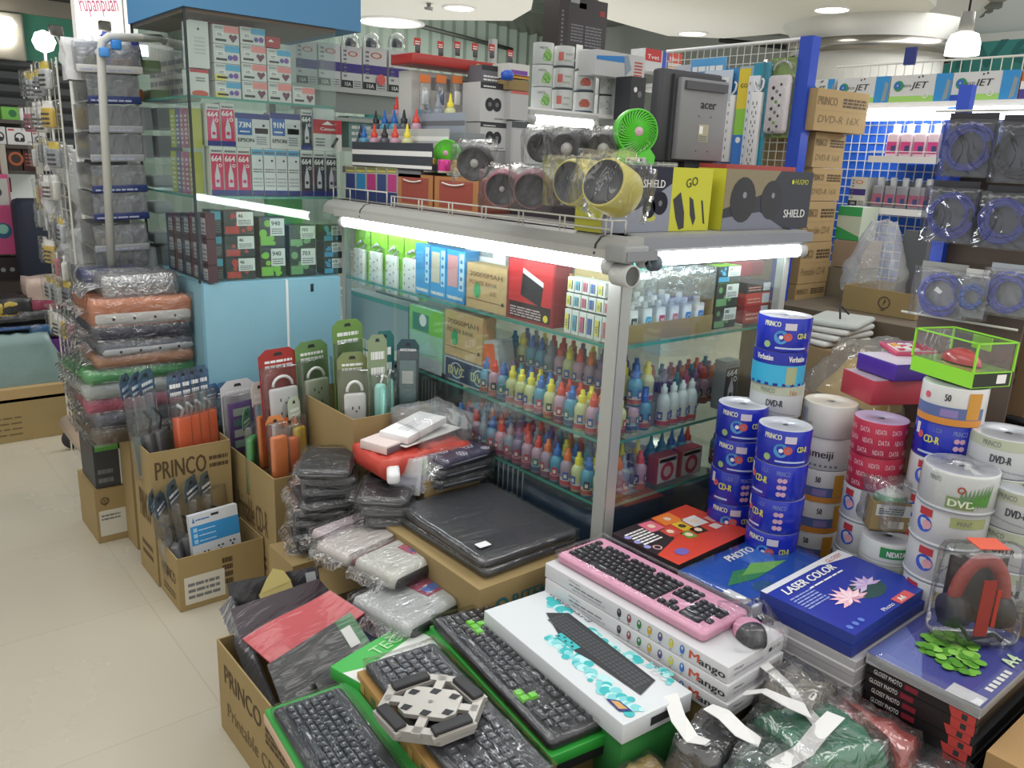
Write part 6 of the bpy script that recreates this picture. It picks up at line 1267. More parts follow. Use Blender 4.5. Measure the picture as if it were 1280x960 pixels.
for k, (a, c_, yl, yr_, kind, nm) in enumerate(TR):
    x0 = PY(a, yl, YQ+.12).x; x1 = PY(c_, yr_, YQ).x; z = (PY(a, yl, YQ).z+PY(c_, yr_, YQ).z)/2-.0; Hh = .115; Wd = x1-x0
    t2 = thing('stacking_tray', 'clear stacking tray with %s rail, %s from the top beside the cabinet' % (nm, ORD[k]), 'tray', (x0, YQ, z), group='clear stacking trays', rot=(0, R(-2.5), R(-3)))
    rail_ = {'n': M('23326a', .35), 'g': M('9a9da0', .4), 'e': M('c4c4c0', .4)}[kind]
    b = MB(); b.rbox(0, 0, -.012, Wd, .012, .012, rail_, r=.004); b.lines((V(0, 0, -.006), V(1, 0, 0), V(0, 0, 1)), Wd*.05, 0, Wd*.8, .012, 1, M('a9b0c8'), seed=k); b.build('front_rail', t2)
    b = MB(); b.box(.003, .012, -.006, Wd-.003, .26, -.002, trk); b.build('tray_floor', t2)
    b = MB(); b.box(0, .01, 0, .003, .26, Hh-.03, BLIS); b.box(Wd-.003, .01, 0, Wd, .26, Hh-.03, BLIS); b.box(.003, .257, 0, Wd-.003, .26, Hh-.03, M('8d9094', .5)); b.box(.004, .004, .012, Wd-.004, .006, Hh-.035, film('smoke', tint=(.72, .74, .77), gloss=.07, white=.1, bump=.2)); b.build('clear_walls', t2)
    if k in (0, 1, 4, 5, 6):
        w_ = wrap(Wd-.03, .2, .06, seed=140+k, amp=.015, res=.02, mat=film('clearb', gloss=.3, white=.1, scale=28)); w_.v = [(v[0]+Wd/2, v[1]+.12, v[2]) for v in w_.v]; w_.build('plastic_wrap', t2)
        b = MB(); 
        for i in range(3): b.rbox(.03+i*.09, .05, .0, .10+i*.09, .18, .04, M([['8fae3a', 'c0704a', '6a8a3a'], ['6a9a3a', 'c0703a', '5a7a2a'], ['c8a83a', '8f9498', 'b9bcc0'], ['b9bcc0', '9aa0a4', 'c9cccf'], ['c9b07a', '8a8f94', 'a9acb0']][(0, 1, 4, 5, 6).index(k)][i], .4), r=.01)
        b.build('tray_contents', t2)
    else:
        b = MB()
        for i in range(3): b.box(.03+i*.1, .03, .0, .11+i*.1, .2, .075, M(['8a8c90', '9a9ca0', '7f8286'][i], .6))
        b.build('tray_contents', t2)
boxY('dark_carton', 'dark carton standing on top of the clear stacking trays', 'box', (160, 58, 176, 82), 3.2, .08, M('2e2c30', .5), lambda b, F, W, H, s: b.lines(F, 0, H*.4, W, H*.6, 1, GREY, seed=1))
for k, (px, py, c) in enumerate([(143, 57, '2a80d0'), (128, 66, '4a90d8')]):
    q = PY(px, py, YP); MB().rbox(-.014, -.016, -.014, .014, .016, .014, M(c, .3), r=.006).build('blue_clip', loc=(q.x, q.y-.02, q.z), label='small bright blue clip on the white tube stand, %s one' % ['upper', 'lower'][k], cat='clip')
for k, (px, py, c) in enumerate([(101, 78, 'd8dadc'), (140, 76, 'e4e6ea'), (150, 70, '3a4aa8')]):
    q = PY(px, py, 3.22); b = wrap(.09, .08, .12, seed=160+k, amp=.02, res=.02, mat=M(c, .3, bump=.5, bscale=25)); b.build('wrapped_bundle', loc=(q.x, q.y, q.z-.06), label='%s wrapped bundle on top of the stacking trays' % ['white', 'bright clear', 'blue and clear'][k], cat='bundle')
q = PY(146, 60, 4.0); t = tube_lamp(q, .36, 0, 'white tube lamp glowing behind the top of the tray stack', r=.022, em=4)
for dx in (.04, .32): MB().tube([(dx, .01, .03), (dx, .01, 1.2)], .003, WIRE).build('cord', t)
# base under trays: laptop sleeve pile  (stack left of the cabinet)
YL = 2.76
def sleeve(label, px0, px1, y0, y1, colr, seed, body2=None, tail=.05, Y=YL, dep=.30, film_=None, extra=None, name='laptop_sleeve', r=.02, cat='sleeve', studs=0, rz=0, grp='bagged laptop sleeves stacked by the blue cabinet'):
    xm = (px0+px1)/2; x0 = PY(px0, y1, Y).x; x1 = PY(px1, y1, Y).x; z0 = PY(xm, y1, Y).z; z1 = PY(xm, y0, Y).z
    W = x1-x0; H = z1-z0-.002; t = thing(name, label, cat, ((x0+x1)/2, Y+dep/2, z0), R(rz), grp)
    b = MB(); b.rbox(-W/2, -dep/2, 0, W/2, dep/2, H, M(colr, .5), r=r, rz=min(H*.45, .018))
    if body2: b.rbox(-W/2+.006, -dep/2-.003, H*.08, W/2-.006, dep/2-.02, H*.62, M(body2, .5), r=r*.8, rz=H*.2)
    for i in range(studs): b.disc((V(-W/2, -dep/2-.0035, 0), V(1, 0, 0), V(0, 0, 1)), W*(.2+.2*i), H*.33, .0045, TXD, .001)
    b.build('sleeve_body', t)
    wrap(W, dep, H, seed=seed, amp=.010, res=.022, tail=tail, mat=film_ or FILMH, pad=.006).build('plastic_wrap', t)
    return t
SL = [(118, 245, 372, 408, 'b06a44', 'c9c8c4', 'orange topped laptop sleeve with grey front, top of the pile by the blue cabinet', 4),
      (120, 246, 404, 426, '23253a', None, 'navy laptop sleeve just below the orange topped one', 0),
      (124, 246, 424, 442, '5a5f6a', 'b9bbbd', 'grey fronted laptop sleeve with dark studs, middle of the pile', 4),
      (122, 247, 440, 458, '9a6a48', None, 'tan brown laptop sleeve between the grey and green ones', 0),
      (104, 247, 458, 476, '3f8a4a', None, 'bright green laptop sleeve above the grey and green one', 0),
      (106, 250, 474, 494, 'a9b0aa', None, 'silver grey bagged sleeve with green rim', 0),
      (112, 248, 492, 512, 'a83a58', None, 'crimson laptop sleeve low in the pile', 0),
      (118, 246, 510, 530, '4a4a56', None, 'dusky purple bagged sleeve under the crimson one', 0),
      (120, 220, 530, 552, '5a4a3a', None, 'brown bagged sleeve near the bottom of the pile', 0)]
for k, (a, c_, y0, y1, c, c2, lb, st) in enumerate(SL): sleeve(lb, a, c_, y0, y1, c, 200+k, c2, tail=.05 if k < 4 else .02, studs=st, rz=[-2, -1, 1, -2, 2, 0, -3, 1, 0][k])
t = sleeve('silver mesh pouch in crackling film on top of the laptop sleeve pile', 132, 222, 346, 370, '6f7274', 231, None, tail=.06, name='mesh_pouch', cat='pouch', film_=film('crackle', gloss=.4, white=.1, scale=45), dep=.2, Y=2.80)
t = sleeve('navy film wrapped pouch behind the silver mesh pouch', 108, 190, 338, 358, '2a3560', 232, None, tail=0, name='navy_pouch', cat='pouch', dep=.16, Y=2.92)
z = PY(150, 552, YL).z
YK = 2.90
carton('printer_box', 'dark upright printer box at the foot of the sleeve pile', PY(120, 600, YK).x, YK+.01, PY(140, 608, YK).z, PY(158, 600, YK).x, YK+.2, PY(140, 553, YK).z, base=M('3a3d40', .5), art=lambda b, F, W, H, s: (b.q(F, W*.06, H*.82, W*.94, H*.97, M('5aa04a')), b.q(F, W*.84, 0, W, H, M('c9ccd0')), b.lines(F, W*.1, H*.1, W*.6, H*.5, 2, TXG, seed=2)))
def art_hpc(b, F, W, H, s):
    b.disc(F, W*.28, H*.78, W*.13, M('5a4630'), .001, ri=W*.1); b.text(F, W*.2, H*.72, H*.14, 'hp', M('5a4630'), wd=W*.16, shear=.25); b.q(F, W*.08, H*.12, W*.9, H*.6, M('c9c6b8', .6)); b.lines(F, W*.14, H*.42, W*.7, H*.55, 2, TXG, seed=1, e=.001)
carton('printer_carton', 'small kraft carton with round mark and white label on the floor', PY(120, 640, YK).x, YK, G+.001, PY(163, 640, YK).x, YK+.24, PY(140, 609, YK).z-.002, art=art_hpc)
carton('support_carton', 'kraft carton under the laptop sleeve pile', .675, YL+.02, G+.001, .89, YL+.28, z-.002, base=CARD)
# rolled banner by the rack foot
b = MB(); pa, pb2 = PY(84, 528, 3.6), PY(122, 572, 3.2); b.tube([tuple(pa), tuple((pa+pb2)/2), tuple(pb2)], [.032, .036, .03], M('a89684', .4, bump=.3), n=12); b.build('wrapped_roll', label='film wrapped roll leaning at the foot of the wire rack', cat='roll')
b = MB(); b.lathe([(.001, -.012), (.045, -.012), (.05, 0), (.045, .012), (.001, .012)], M('2b2a30', .5), ax='Y', n=20); q = PZ(92, 548, G+.05); b.build('castor_wheel', loc=(q.x, q.y, G+.052), label='dark castor wheel on the floor at the foot of the wire rack', cat='wheel')
b = MB(); a_, b_ = PY(98, 470, 3.45), PY(104, 536, 3.45); b.box(0, 0, 0, .03, .1, a_.z-b_.z, M('c8a02a', .5)); b.build('yellow_board', loc=(b_.x-.01, 3.45, b_.z), label='narrow yellow board edge beside the wire rack foot', cat='board')
# ================================================================ cartons on the floor and their goods
def cart_art(txt, sub=None, u=.1, v=.62, h=.16, wd=.7, lab=None):
    def f(b, F, W, H, s):
        c = M('5f4a2e', .7); b.text(F, W*u, H*v, H*h, txt, c, wd=W*wd, bold=.0008)
        if sub: b.lines(F, W*(u+.02), H*(v-.22), W*(u+wd), H*(v-.1), 1, c, seed=3)
        if lab: b.q(F, W*lab[0], H*lab[1], W*lab[2], H*lab[3], M('d0cdc4', .6), .001); b.lines(F, W*(lab[0]+.03), H*(lab[1]+.1), W*(lab[2]-.05), H*(lab[3]-.05), 3, TXD, seed=5, e=.0014)
    return f
def artl(txt):
    def f(b, F, W, H, s): c = M('5f4a2e', .7); b.text(F, W*.25, H*.45, H*.22, txt, c, wd=W*.6, bold=.0006); b.lines(F, W*.2, H*.15, W*.8, H*.3, 2, c, seed=2)
    return f
CB = dict(base=CARD, opn=True)
carton('open_carton', 'low open kraft carton on the floor holding surge plug packs', .66, 2.29, G+.001, .925, 2.475, .425, art=lambda b, F, W, H, s: (b.q(F, W*.06, H*.1, W*.52, H*.62, M('c9c6b8', .6), .001), b.lines(F, W*.1, H*.2, W*.46, H*.55, 3, TXG, seed=5, e=.0014), b.lines(F, W*.5, H*.3, W*.62, H*.85, 4, M('4a3a26', .7), seed=6, fill=.7)), artL=artl('PRINCO'), **CB)
def art_b(b, F, W, H, s): b.text(F, W*.06, H*.80, H*.13, 'PRINCO', M('4f3d26', .7), wd=W*.62, bold=.0011); b.lines(F, W*.72, H*.82, W*.96, H*.93, 2, M('4f3d26', .7), seed=1)
carton('open_carton', 'taller open kraft carton with large dark lettering behind the low one', .655, 2.48, G+.001, .905, 2.665, .70, art=art_b, artL=artl('PRINCO'), **CB)
carton('open_carton', 'open kraft carton of orange and yellow packs beside the tall lettered one', .93, 2.20, G+.002, 1.10, 2.60, .65, art=cart_art('PRINCO', True, u=.3, v=.78, h=.1), artL=artl('Printable CD-R'), **CB)
carton('open_carton', 'open kraft carton of power strips and teal umbrellas against the glass case', 1.105, 2.03, .60, 1.375, 2.42, .855, art=lambda b, F, W, H, s: b.text(F, W*.55, H*.6, H*.16, 'S.U', M('8a5a3a', .7), ang=80), artL=None, **CB)
MB().box(0, 0, 0, .27, .38, .345, CARD2).build('closed_carton', loc=(1.105, 2.035, G+.001), label='closed carton under the carton of teal umbrellas', cat='box')
carton('closed_carton', 'small closed kraft carton beside the bagged black pouches', .86, 1.93, .35, 1.03, 2.09, .50, art=lambda b, F, W, H, s: b.disc(F, W*.35, H*.45, H*.2, M('5f4a2e'), .001, ri=H*.14))
MB().box(0, 0, 0, .16, .15, .098, CARDI).build('closed_carton', loc=(.862, 1.932, G+.001), label='carton under the small closed kraft carton', cat='box')
# hanging packs standing in cartons : header card + clear blister + item
def pack(label, x, y, z, w, h, hd, item, ic='dcdcdc', tilt=0, rz=0, dep=.03, group=None, name='blister_pack', cat='pack', hh=.22, printf=None, headshape='tab', S=1):
    if group or S != 1: w *= 1.25; h *= 1.12
    t = thing(name, label, cat, (x, y, z), group=group, rot=(R(tilt), 0, R(rz)))
    b = MB(); F = (V(-w/2, dep*.5-.002, 0), V(1, 0, 0), V(0, 0, 1)); hb = 0 if item in ('strip', 'umbrella', 'card') else h*(1-hh); top = [(0, hb), (w, hb), (w, h-.02), (w*.8, h), (w*.2, h), (0, h-.02)]
    vs = [(-w/2+a, dep*.5, c) for a, c in top]+[(-w/2+a, dep*.5+.0015, c) for a, c in top]; n = 6
    b.add(vs, [tuple(range(n)), tuple(range(n, 12))[::-1]]+[(i, 6+i, 6+(i+1) % 6, (i+1) % 6) for i in range(6)], BHDR if item in ('plug', 'block') else M(hd, .4)); F = (V(-w/2, dep*.5, 0), V(1, 0, 0), V(0, 0, 1))
    b.poly(F, [(w*.38, h-.022), (w*.62, h-.022), (w*.58, h-.012), (w*.42, h-.012)], TXD); b.lines(F, w*.15, h*(1-hh)+.004, w*.85, h-.028, 2, WHT, seed=int(x*999)); b.build('header_card', t)
    b = MB(); b.rbox(-w/2, -dep/2, 0, w/2, dep/2, h*(1-hh)+.01, BLIS, r=.008); b.build('clear_blister', t)
    b = MB(); m = M(ic, .35); H2 = h*(1-hh)-.01; w2 = w*.72; d2 = dep*.7
    if item == 'plug':
        b.rbox(-w2/2, -d2/2, .01, w2/2, d2/2, H2*.55, m, r=.008); b.tube([(0, 0, H2*.55), (w2*.3, 0, H2*.7), (-w2*.2, .004, H2*.85), (w2*.2, 0, H2*.75)], .004, DK)
        for k in range(3): b.q((V(-w2/2, -d2/2, 0), V(1, 0, 0), V(0, 0, 1)), w2*.3, .02+k*.02, w2*.36, .03+k*.02, TXD, .001)
    elif item == 'block': b.rbox(-w2*.6, -d2*.6, .0, w2*.6, d2*.6, H2*.72, m, r=.003); b.tube([(0, 0, H2*.72), (.01, 0, H2*.85), (-.01, 0, H2*.95)], .006, M('b8bcc0', .3, metal=.5))
    elif item == 'umbrella':
        b.lathe([(w*.18, .0), (w*.32, .01), (w*.30, H2*.9), (w*.22, H2*.95), (.001, H2*.96)], m, n=16); b.tube([(-.004, -w*.32, .02), (.002, -w*.31, H2*.85)], .0035, M('8fc9c0', .4)); b.tube([(0, 0, H2*.95), (.01, 0, H2+.02), (.02, 0, H2+.01)], .004, WHT)
    elif item == 'strip':
        b.rbox(-w2/2, -d2/2, .01, w2/2, d2/2, H2*.8, m, r=.012); F = (V(-w2/2, -d2/2, 0), V(1, 0, 0), V(0, 0, 1))
        for k in range(4):
            v = .02+H2*.18*k; [b.q(F, w2*u, v, w2*u+.004, v+.010, TXD, .001) for u in (.3, .6)]; b.disc(F, w2*.5, v-.006, .003, TXD)
        b.tube([(w2*.35*math.cos(a), 0, H2*.82+.03*math.sin(a)) for a in [math.pi*i/8 for i in range(9)]], .005, WHT)
    elif item == 'card': b.rbox(-w2/2, -.003, .0, w2/2, .003, H2*.95, m, r=.001); [b.q((V(-w2/2, -.003, 0), V(1, 0, 0), V(0, 0, 1)), w2*.15, H2*(.1+.2*k), w2*.85, H2*(.24+.2*k), M(['9ab8b0', 'c9c9c0', '5a7a7a', 'b0b8b0'][k], .5), .001) for k in range(4)]
    elif item == 'bag': b.rbox(-w2*.6, -d2*.6, 0, w2*.6, d2*.6, H2*.9, M(ic, .4, bump=.3), r=.012)
    b.build('packed_item', t)
    if printf: bb = MB(); printf(bb, (V(-w/2, -dep/2-.0005, 0), V(1, 0, 0), V(0, 0, 1)), w, h*(1-hh)); bb.build('printed_card', t)
    return t
GP = 'surge plug packs with blue headers'
for k, (x, y, tl, rz) in enumerate([(.69, 2.44, -6, 62), (.715, 2.40, -10, 58), (.755, 2.42, -8, 52), (.80, 2.42, -6, 48), (.85, 2.44, -5, 44)]):
    pack('bagged grey surge plug with blue header in the low carton, %s from the left' % ORD[k], x, y, G+.06, .085, .27 if k > 1 else .25, '2f6a9a', 'plug', '8a8c90', tl, rz, .035, GP)
# large white and blue surge protector card in front
t = thing('surge_protector_pack', 'white and blue surge protector card standing at the front of the low carton', 'power strip', (.725, 2.325, .31), R(4), rot=(R(-8), 0, R(6)))
b = MB(); w, h = .155, .215; b.box(0, 0, 0, w, .02, h, M('ccd2d8', .4)); F = FF(0, 0, 0); b.q(F, 0, h*.56, w, h*.84, M('3a90cc', .4)); b.lines(F, w*.12, h*.91, w*.4, h*.95, 1, M('2a70b0'), seed=1); b.poly(F, [(w*.05, h*.89), (w*.1, h*.89), (w*.075, h*.97)], M('2a70b0')); b.q(F, w*.44, h*.93, w*.6, h*.965, TXD)
for k in range(3): b.q(F, w*.05, h*(.58+.085*k), w*.13, h*(.64+.085*k), M('9ac8e8'), .001); b.lines(F, w*.16, h*(.6+.08*k), w*.5, h*(.625+.08*k), 1, M('c9e0f0'), seed=k)
for u, v in ((.25, .42), (.55, .45), (.8, .47), (.2, .18), (.82, .2)):
    for du, dv in ((-.04, 0), (.04, 0), (0, -.05)): b.q(F, w*(u+du), h*(v+dv), w*(u+du)+.006, h*(v+dv)+.006, TXD, .001)
b.lines(F, w*.35, h*.08, w*.7, h*.3, 3, TXG, seed=4); b.build('printed_card', t)
b = MB(); b.rbox(.01, .02, 0, w-.01, .05, h*.5, M('b9bcc0', .4), r=.01); b.build('socket_body', t)
# PRINCO carton
for k, (x, y) in enumerate([(.675, 2.60), (.705, 2.60), (.74, 2.62)]):
    pack('bagged plug pack with blue header at the left of the tall carton, %s from left' % ORD[k], x, y, .585, .075, .30, '356a98', 'plug', ['4a5a58', '6a6c70', '8a8c8e'][k], -4, 58-6*k, .04, 'blue headed packs in the tall open carton')
for k, x in enumerate((.778, .810, .842, .874)):
    pack('orange block under clear film with blue header, %s from the left' % ORD[k], x, 2.535+.012*k, .645, .042, .25, '3a6f9e', 'block', 'e8683c', -3, 12, .04, 'orange blocks in the tall open carton', hh=.3)
for k in range(2): pack('tall clear pack with blue edge before the blue cabinet door, %s of two' % ['left', 'right'][k], .915+.035*k, 2.63, .60, .045, .22, '3a86b0', 'plug', '5a5c60', 0, 20, .02, 'clear packs before the cabinet door')
# carton of orange packs
pack('large white and purple blister card behind the green pack', .98, 2.56, .62, .10, .22, 'd4d0d4', 'card', '6a4a8a', -3, 10, .02, S=2, name='blister_card')
pack('green bagged pack leaning at the left of the orange packs', .955, 2.42, .53, .06, .25, '4a8a5a', 'bag', '3a9a4a', 0, 50, .03, S=2)
pack('tall orange pouch pack nearest the front of its carton', .975, 2.25, .55, .05, .245, 'd88a50', 'bag', 'd8783a', -3, 5, .03, S=2, hh=.1)
pack('orange pack with small animal picture at its foot', 1.03, 2.27, .56, .045, .22, 'c8622e', 'bag', 'd8703a', -3, 5, .03, S=2, hh=.12, printf=lambda b, F, w, h: (b.q(F, 0, 0, w, h*.35, M('b9b9bc'), .001), b.disc(F, w*.35, h*.18, w*.16, TXD, .002), b.disc(F, w*.7, h*.15, w*.13, TXG, .002)))
for k, (x, y, c, hc, lb) in enumerate([(.985, 2.38, 'd0702e', 'd6d2cc', 'orange pack with white and brown header, left'), (1.02, 2.40, '6a3a9a', 'd8d4d8', 'purple pack with white header between the orange ones'), (1.05, 2.36, 'd88048', 'd4ccc4', 'orange pack with white swoosh header, right'), (1.06, 2.28, 'd8b83a', 'b9c4b0', 'yellow pack with clear top'), (1.085, 2.33, 'c04a8a', 'a89aa4', 'magenta pack at the right of the yellow one'), (1.075, 2.42, '3a8a4a', '9ab8a0', 'green pack behind the yellow one')]):
    pack(lb, x, y, .62, .045, .25 if k < 3 else .22, hc, 'bag', c, -4, 8+6*k, .025, 'small coloured packs in the carton', hh=.28)
# umbrella carton
pack('red card with a white power strip between the cabinet and the umbrellas', 1.03, 2.32, .70, .11, .28, 'a03834', 'strip', 'd0d0d0', -5, 8, .03, S=2, name='power_strip_pack', cat='power strip', hh=.2, printf=None)
pack('olive card with a large white power strip standing in the umbrella carton', 1.165, 2.12, .69, .075, .30, '7f8a5a', 'strip', 'd0d0cc', -4, -12, .035, S=2, name='power_strip_pack', cat='power strip', hh=.18)
pack('green pack with blue tab at the back of the umbrella carton', 1.15, 2.34, .72, .10, .27, '6a8a58', 'strip', 'a9b09a', -4, 10, .03, S=2, name='power_strip_pack', cat='power strip')
for k, (x, y) in enumerate([(1.235, 2.12), (1.285, 2.16)]): pack('teal folding umbrella in a dark carded pack, the %s one' % ['left', 'right'][k], x, y-.03, .71, .05, .33, ['8a9a7a', '2f6a68'][k], 'umbrella', '8fd0c4', -2, -6, .035, 'teal folding umbrellas', name='umbrella_pack', cat='umbrella', hh=.35)
pack('dark teal patterned card standing upright right of the umbrellas', 1.335, 2.10, .71, .055, .31, '2c4a52', 'card', '4a6a6a', 0, -35, .015, S=2, name='blister_card', hh=.12)
pack('grey pack at the right end of the umbrella carton', 1.35, 2.18, .70, .05, .24, '7a8080', 'bag', '6a7274', 0, 10, .02, S=2, hh=.3)
pack('dark green pack with lime corner behind the umbrellas', 1.23, 2.26, .74, .09, .32, '6f8f4a', 'card', '2a4a42', -3, 5, .02, S=2, name='blister_card')
# ================================================================ bagged black pouches
def pouch(label, x, y, z, w, d, h, rz, col='222328', seed=0, group='bagged black pouches', name='zip_pouch', cat='pouch', top=None, tail=.03, printf=None, rim='55585e', film_=None, rx=0):
    t = thing(name, label, cat, (x, y, z), group=group, rot=(R(rx), 0, R(rz)))
    b = MB(); b.rbox(-w/2, -d/2, 0, w/2, d/2, h, M(col, .5, bump=.1, bscale=90), r=min(w, d)*.18, rz=h*.35)
    if rim: b.tube([(-w/2*.98*sx if 0 else px_, py_, h*.5) for px_, py_ in [(w/2*math.copysign(abs(math.cos(a))**.35, math.cos(a)), d/2*math.copysign(abs(math.sin(a))**.35, math.sin(a))) for a in [2*math.pi*i/28 for i in range(28)]]], .0028, M(rim, .3), n=5, closed=True)
    b.build('pouch_body', t)
    if printf: bb = MB(); printf(bb, FT(-w/2, -d/2, h), w, d); bb.build('printed_top', t)
    wrap(w*1.0, d*1.0, h*.95, seed=seed, amp=.008, res=.018, tail=tail, mat=film_ or FILMH).build('plastic_wrap', t)
    return t
W4 = [('top', .0), ]
zt = .755
for k in range(9):
    pouch('bagged black zip pouch in the rear stack, %s from the top' % ORD[k], 1.02-.006*k+(.02 if k % 3 else 0), 2.03+.008*(k % 3), zt-.031*(k+1), .15, .20, .028, -35+7*(k % 4), ['222328', '2a2b33', '33343a'][k % 3], 300+k, tail=.03 if k % 2 else 0)
for k in range(7):
    pouch('bagged black zip pouch in the front stack, %s from the top' % ORD[k], 1.10+.005*(k % 3), 1.83-.004*k, .725-.031*(k+1), .14, .20, .028, -40+6*(k % 3), ['26272b', '303136', '222226'][k % 3], 320+k, tail=.04 if k % 2 == 0 else 0, printf=(lambda b, F, w, d: b.q(F, w*.55, d*.75, w*.72, d*.88, M('dcdcdc'), .006)) if k == 0 else None)
MB().box(-.16, -.21, 0, .105, .16, .22, CARD).build('closed_carton', loc=(1.07, 1.98, G+.001), label='carton under the stacks of bagged black pouches', cat='box')
# red and white accessory pile
b = wrap(.28, .17, .045, seed=340, amp=.018, mat=M('c0483c', .4, bump=.4, bscale=12), res=.02); b.build('red_cloth_bag', loc=(1.225, 1.90, .745), label='crumpled bright red bag under the white adapter boxes', cat='bag')
MB().box(-.055, -.10, 0, .14, .15, .48, CARD).build('closed_carton', loc=(1.235, 1.865, G+.001), label='kraft carton carrying the red bag beside the case', cat='box')
def flatbox(label, x, y, z, w, d, h, rz, col, name='adapter_box', cat='box', rx=0, ry=0, side=None, art=None, group=None, r=.003):
    b = MB(); b.rbox(-w/2, -d/2, 0, w/2, d/2, h, M(col, .5), r=r)
    if side: b.rbox(-w/2+.001, -d/2-.001, .001, w/2+.001, d/2, h*.8, M(side, .5), r=r)
    if art: art(b, FT(-w/2, -d/2, h), w, d)
    return b.build(name, loc=(x, y, z), rot=(R(rx), R(ry), R(rz)), label=label, cat=cat, group=group)
flatbox('white and grey adapter box lying on the red bag, left', 1.165, 1.92, .80, .15, .10, .025, 18, 'd8c8c4', side='6a6468')
flatbox('glossy white flat box lying tilted on top of the red bag', 1.25, 1.93, .825, .20, .10, .022, 22, 'e4e4e4', art=lambda b, F, w, d: b.lines(F, w*.2, d*.3, w*.8, d*.7, 3, M('c4c4c8'), seed=3), ry=-3, name='white_flat_box')
flatbox('thin white card under the glossy white flat box', 1.27, 1.93, .812, .24, .12, .004, 14, 'dcdcd8', name='white_card', cat='card')
b = wrap(.16, .17, .08, seed=345, amp=.02, mat=film('clear_sheet', gloss=.12, white=.14, scale=9), res=.03); b.build('clear_plastic_bag', loc=(1.31, 1.93, .79), label='large clear plastic bag draped by the case glass beside the white flat box', cat='bag')
flatbox('shiny flat cylinder box edge in front of the red bag', 1.10, 1.80, .755, .035, .12, .03, -30, 'dcdedf', name='white_tube_box', r=.012)
for k in range(7):
    t = thing('earphone_pack', 'thin clear earphone pack standing in a row before the red bag, %s from the left' % ORD[k], 'pack', (1.13+.02*k, 1.79+.004*k, .70), group='clear packs before the red bag', rot=(R(-20), 0, R(-48)))
    MB().rbox(-.045, -.005, 0, .045, .005, .10, film('thinblis', gloss=.12, white=.22, bump=.2), r=.004).build('clear_blister', t)
    b = MB(); b.rbox(-.03, -.003, .01, .03, .003, .05, M(['3a2f6a', '5a4a9a', '8a90b8', '9ab0b8', 'b0c0c4', 'a9b4a0', 'c4c8c8'][k], .5), r=.002)
    if k == 2: b.lathe([(.02, -.006), (.028, -.006), (.028, .006), (.02, .006), (.02, -.006)], M('6ad03a', .4), (0, 0, .065), ax='Y', n=20)
    b.build('packed_item', t)
MB().box(-.14, -.07, 0, .14, .07, .40, CARD).build('closed_carton', loc=(1.22, 1.66, G+.001), rz=R(0), label='carton under the thin clear earphone packs', cat='box') if 0 else None
# flower print pouches
def flower(b, F, w, d):
    for cx, cy, s in ((.28, .62, 1), (.72, .55, 1.2), (.45, .2, .9), (.9, .15, .7)):
        for k in range(6): b.disc(F, w*cx+.011*s*math.cos(k*1.047), d*cy+.011*s*math.sin(k*1.047), .0085*s, M('d4d2e0', .4), .0012, ri=.0052*s, n=12)
for k, (z, col) in enumerate([(.765, '2b2444'), (.735, '26262e'), (.705, '222228')]):
    pouch('zip pouch stack by the laptop bags, %s' % ['top one with white flower print', 'middle plain dark one', 'bottom plain dark one'][k], 1.31-.004*k, 1.80, z, .19, .12, .028, 6-4*k, col, 350+k, group=None, printf=flower if k == 0 else None, rim='7a7c84')
# laptop sleeves under film on the RITEK carton
carton('closed_carton', 'kraft carton with teal lettering carrying the large black laptop sleeves', 1.045, 1.33, G+.002, 1.385, 1.76, .645, art=lambda b, F, W, H, s: (b.text(F, W*.30, H*.80, H*.09, 'RITEK', M('2f6a74', .6), wd=W*.34, bold=.0009), b.disc(F, W*.2, H*.84, H*.055, M('2f6a74', .6), .001, ri=H*.035)), artL=lambda b, F, W, H, s: b.lines(F, W*.1, H*.7, W*.5, H*.9, 2, M('5f4a2e'), seed=7))
for k, (z, lb) in enumerate([(.672, 'top'), (.648, 'lower')]):
    t = thing('laptop_sleeve', '%s large black laptop sleeve under tight clear film beside the glass case' % lb, 'sleeve', (1.235, 1.555, z), R(-1+2*k), 'large black laptop sleeves')
    b = MB(); b.rbox(-.155, -.195, 0, .155, .195, .022, M('26272d', .42, bump=.05, bscale=120), r=.015, rz=.007); b.build('sleeve_body', t)
    if k == 0: bb = MB(); bb.q(FT(-.155, -.195, .0235), .03, .05, .065, .075, M('dfe0e0'), .004); bb.build('price_tag', t)
    w_ = wrap(.31, .39, .02, seed=360+k, amp=.003, res=.02, mat=film('tight', gloss=.09, white=.02, bump=.35, scale=7, rough=.06, aniso=(1, 2, 1)), pad=.003); w_.build('plastic_wrap', t)
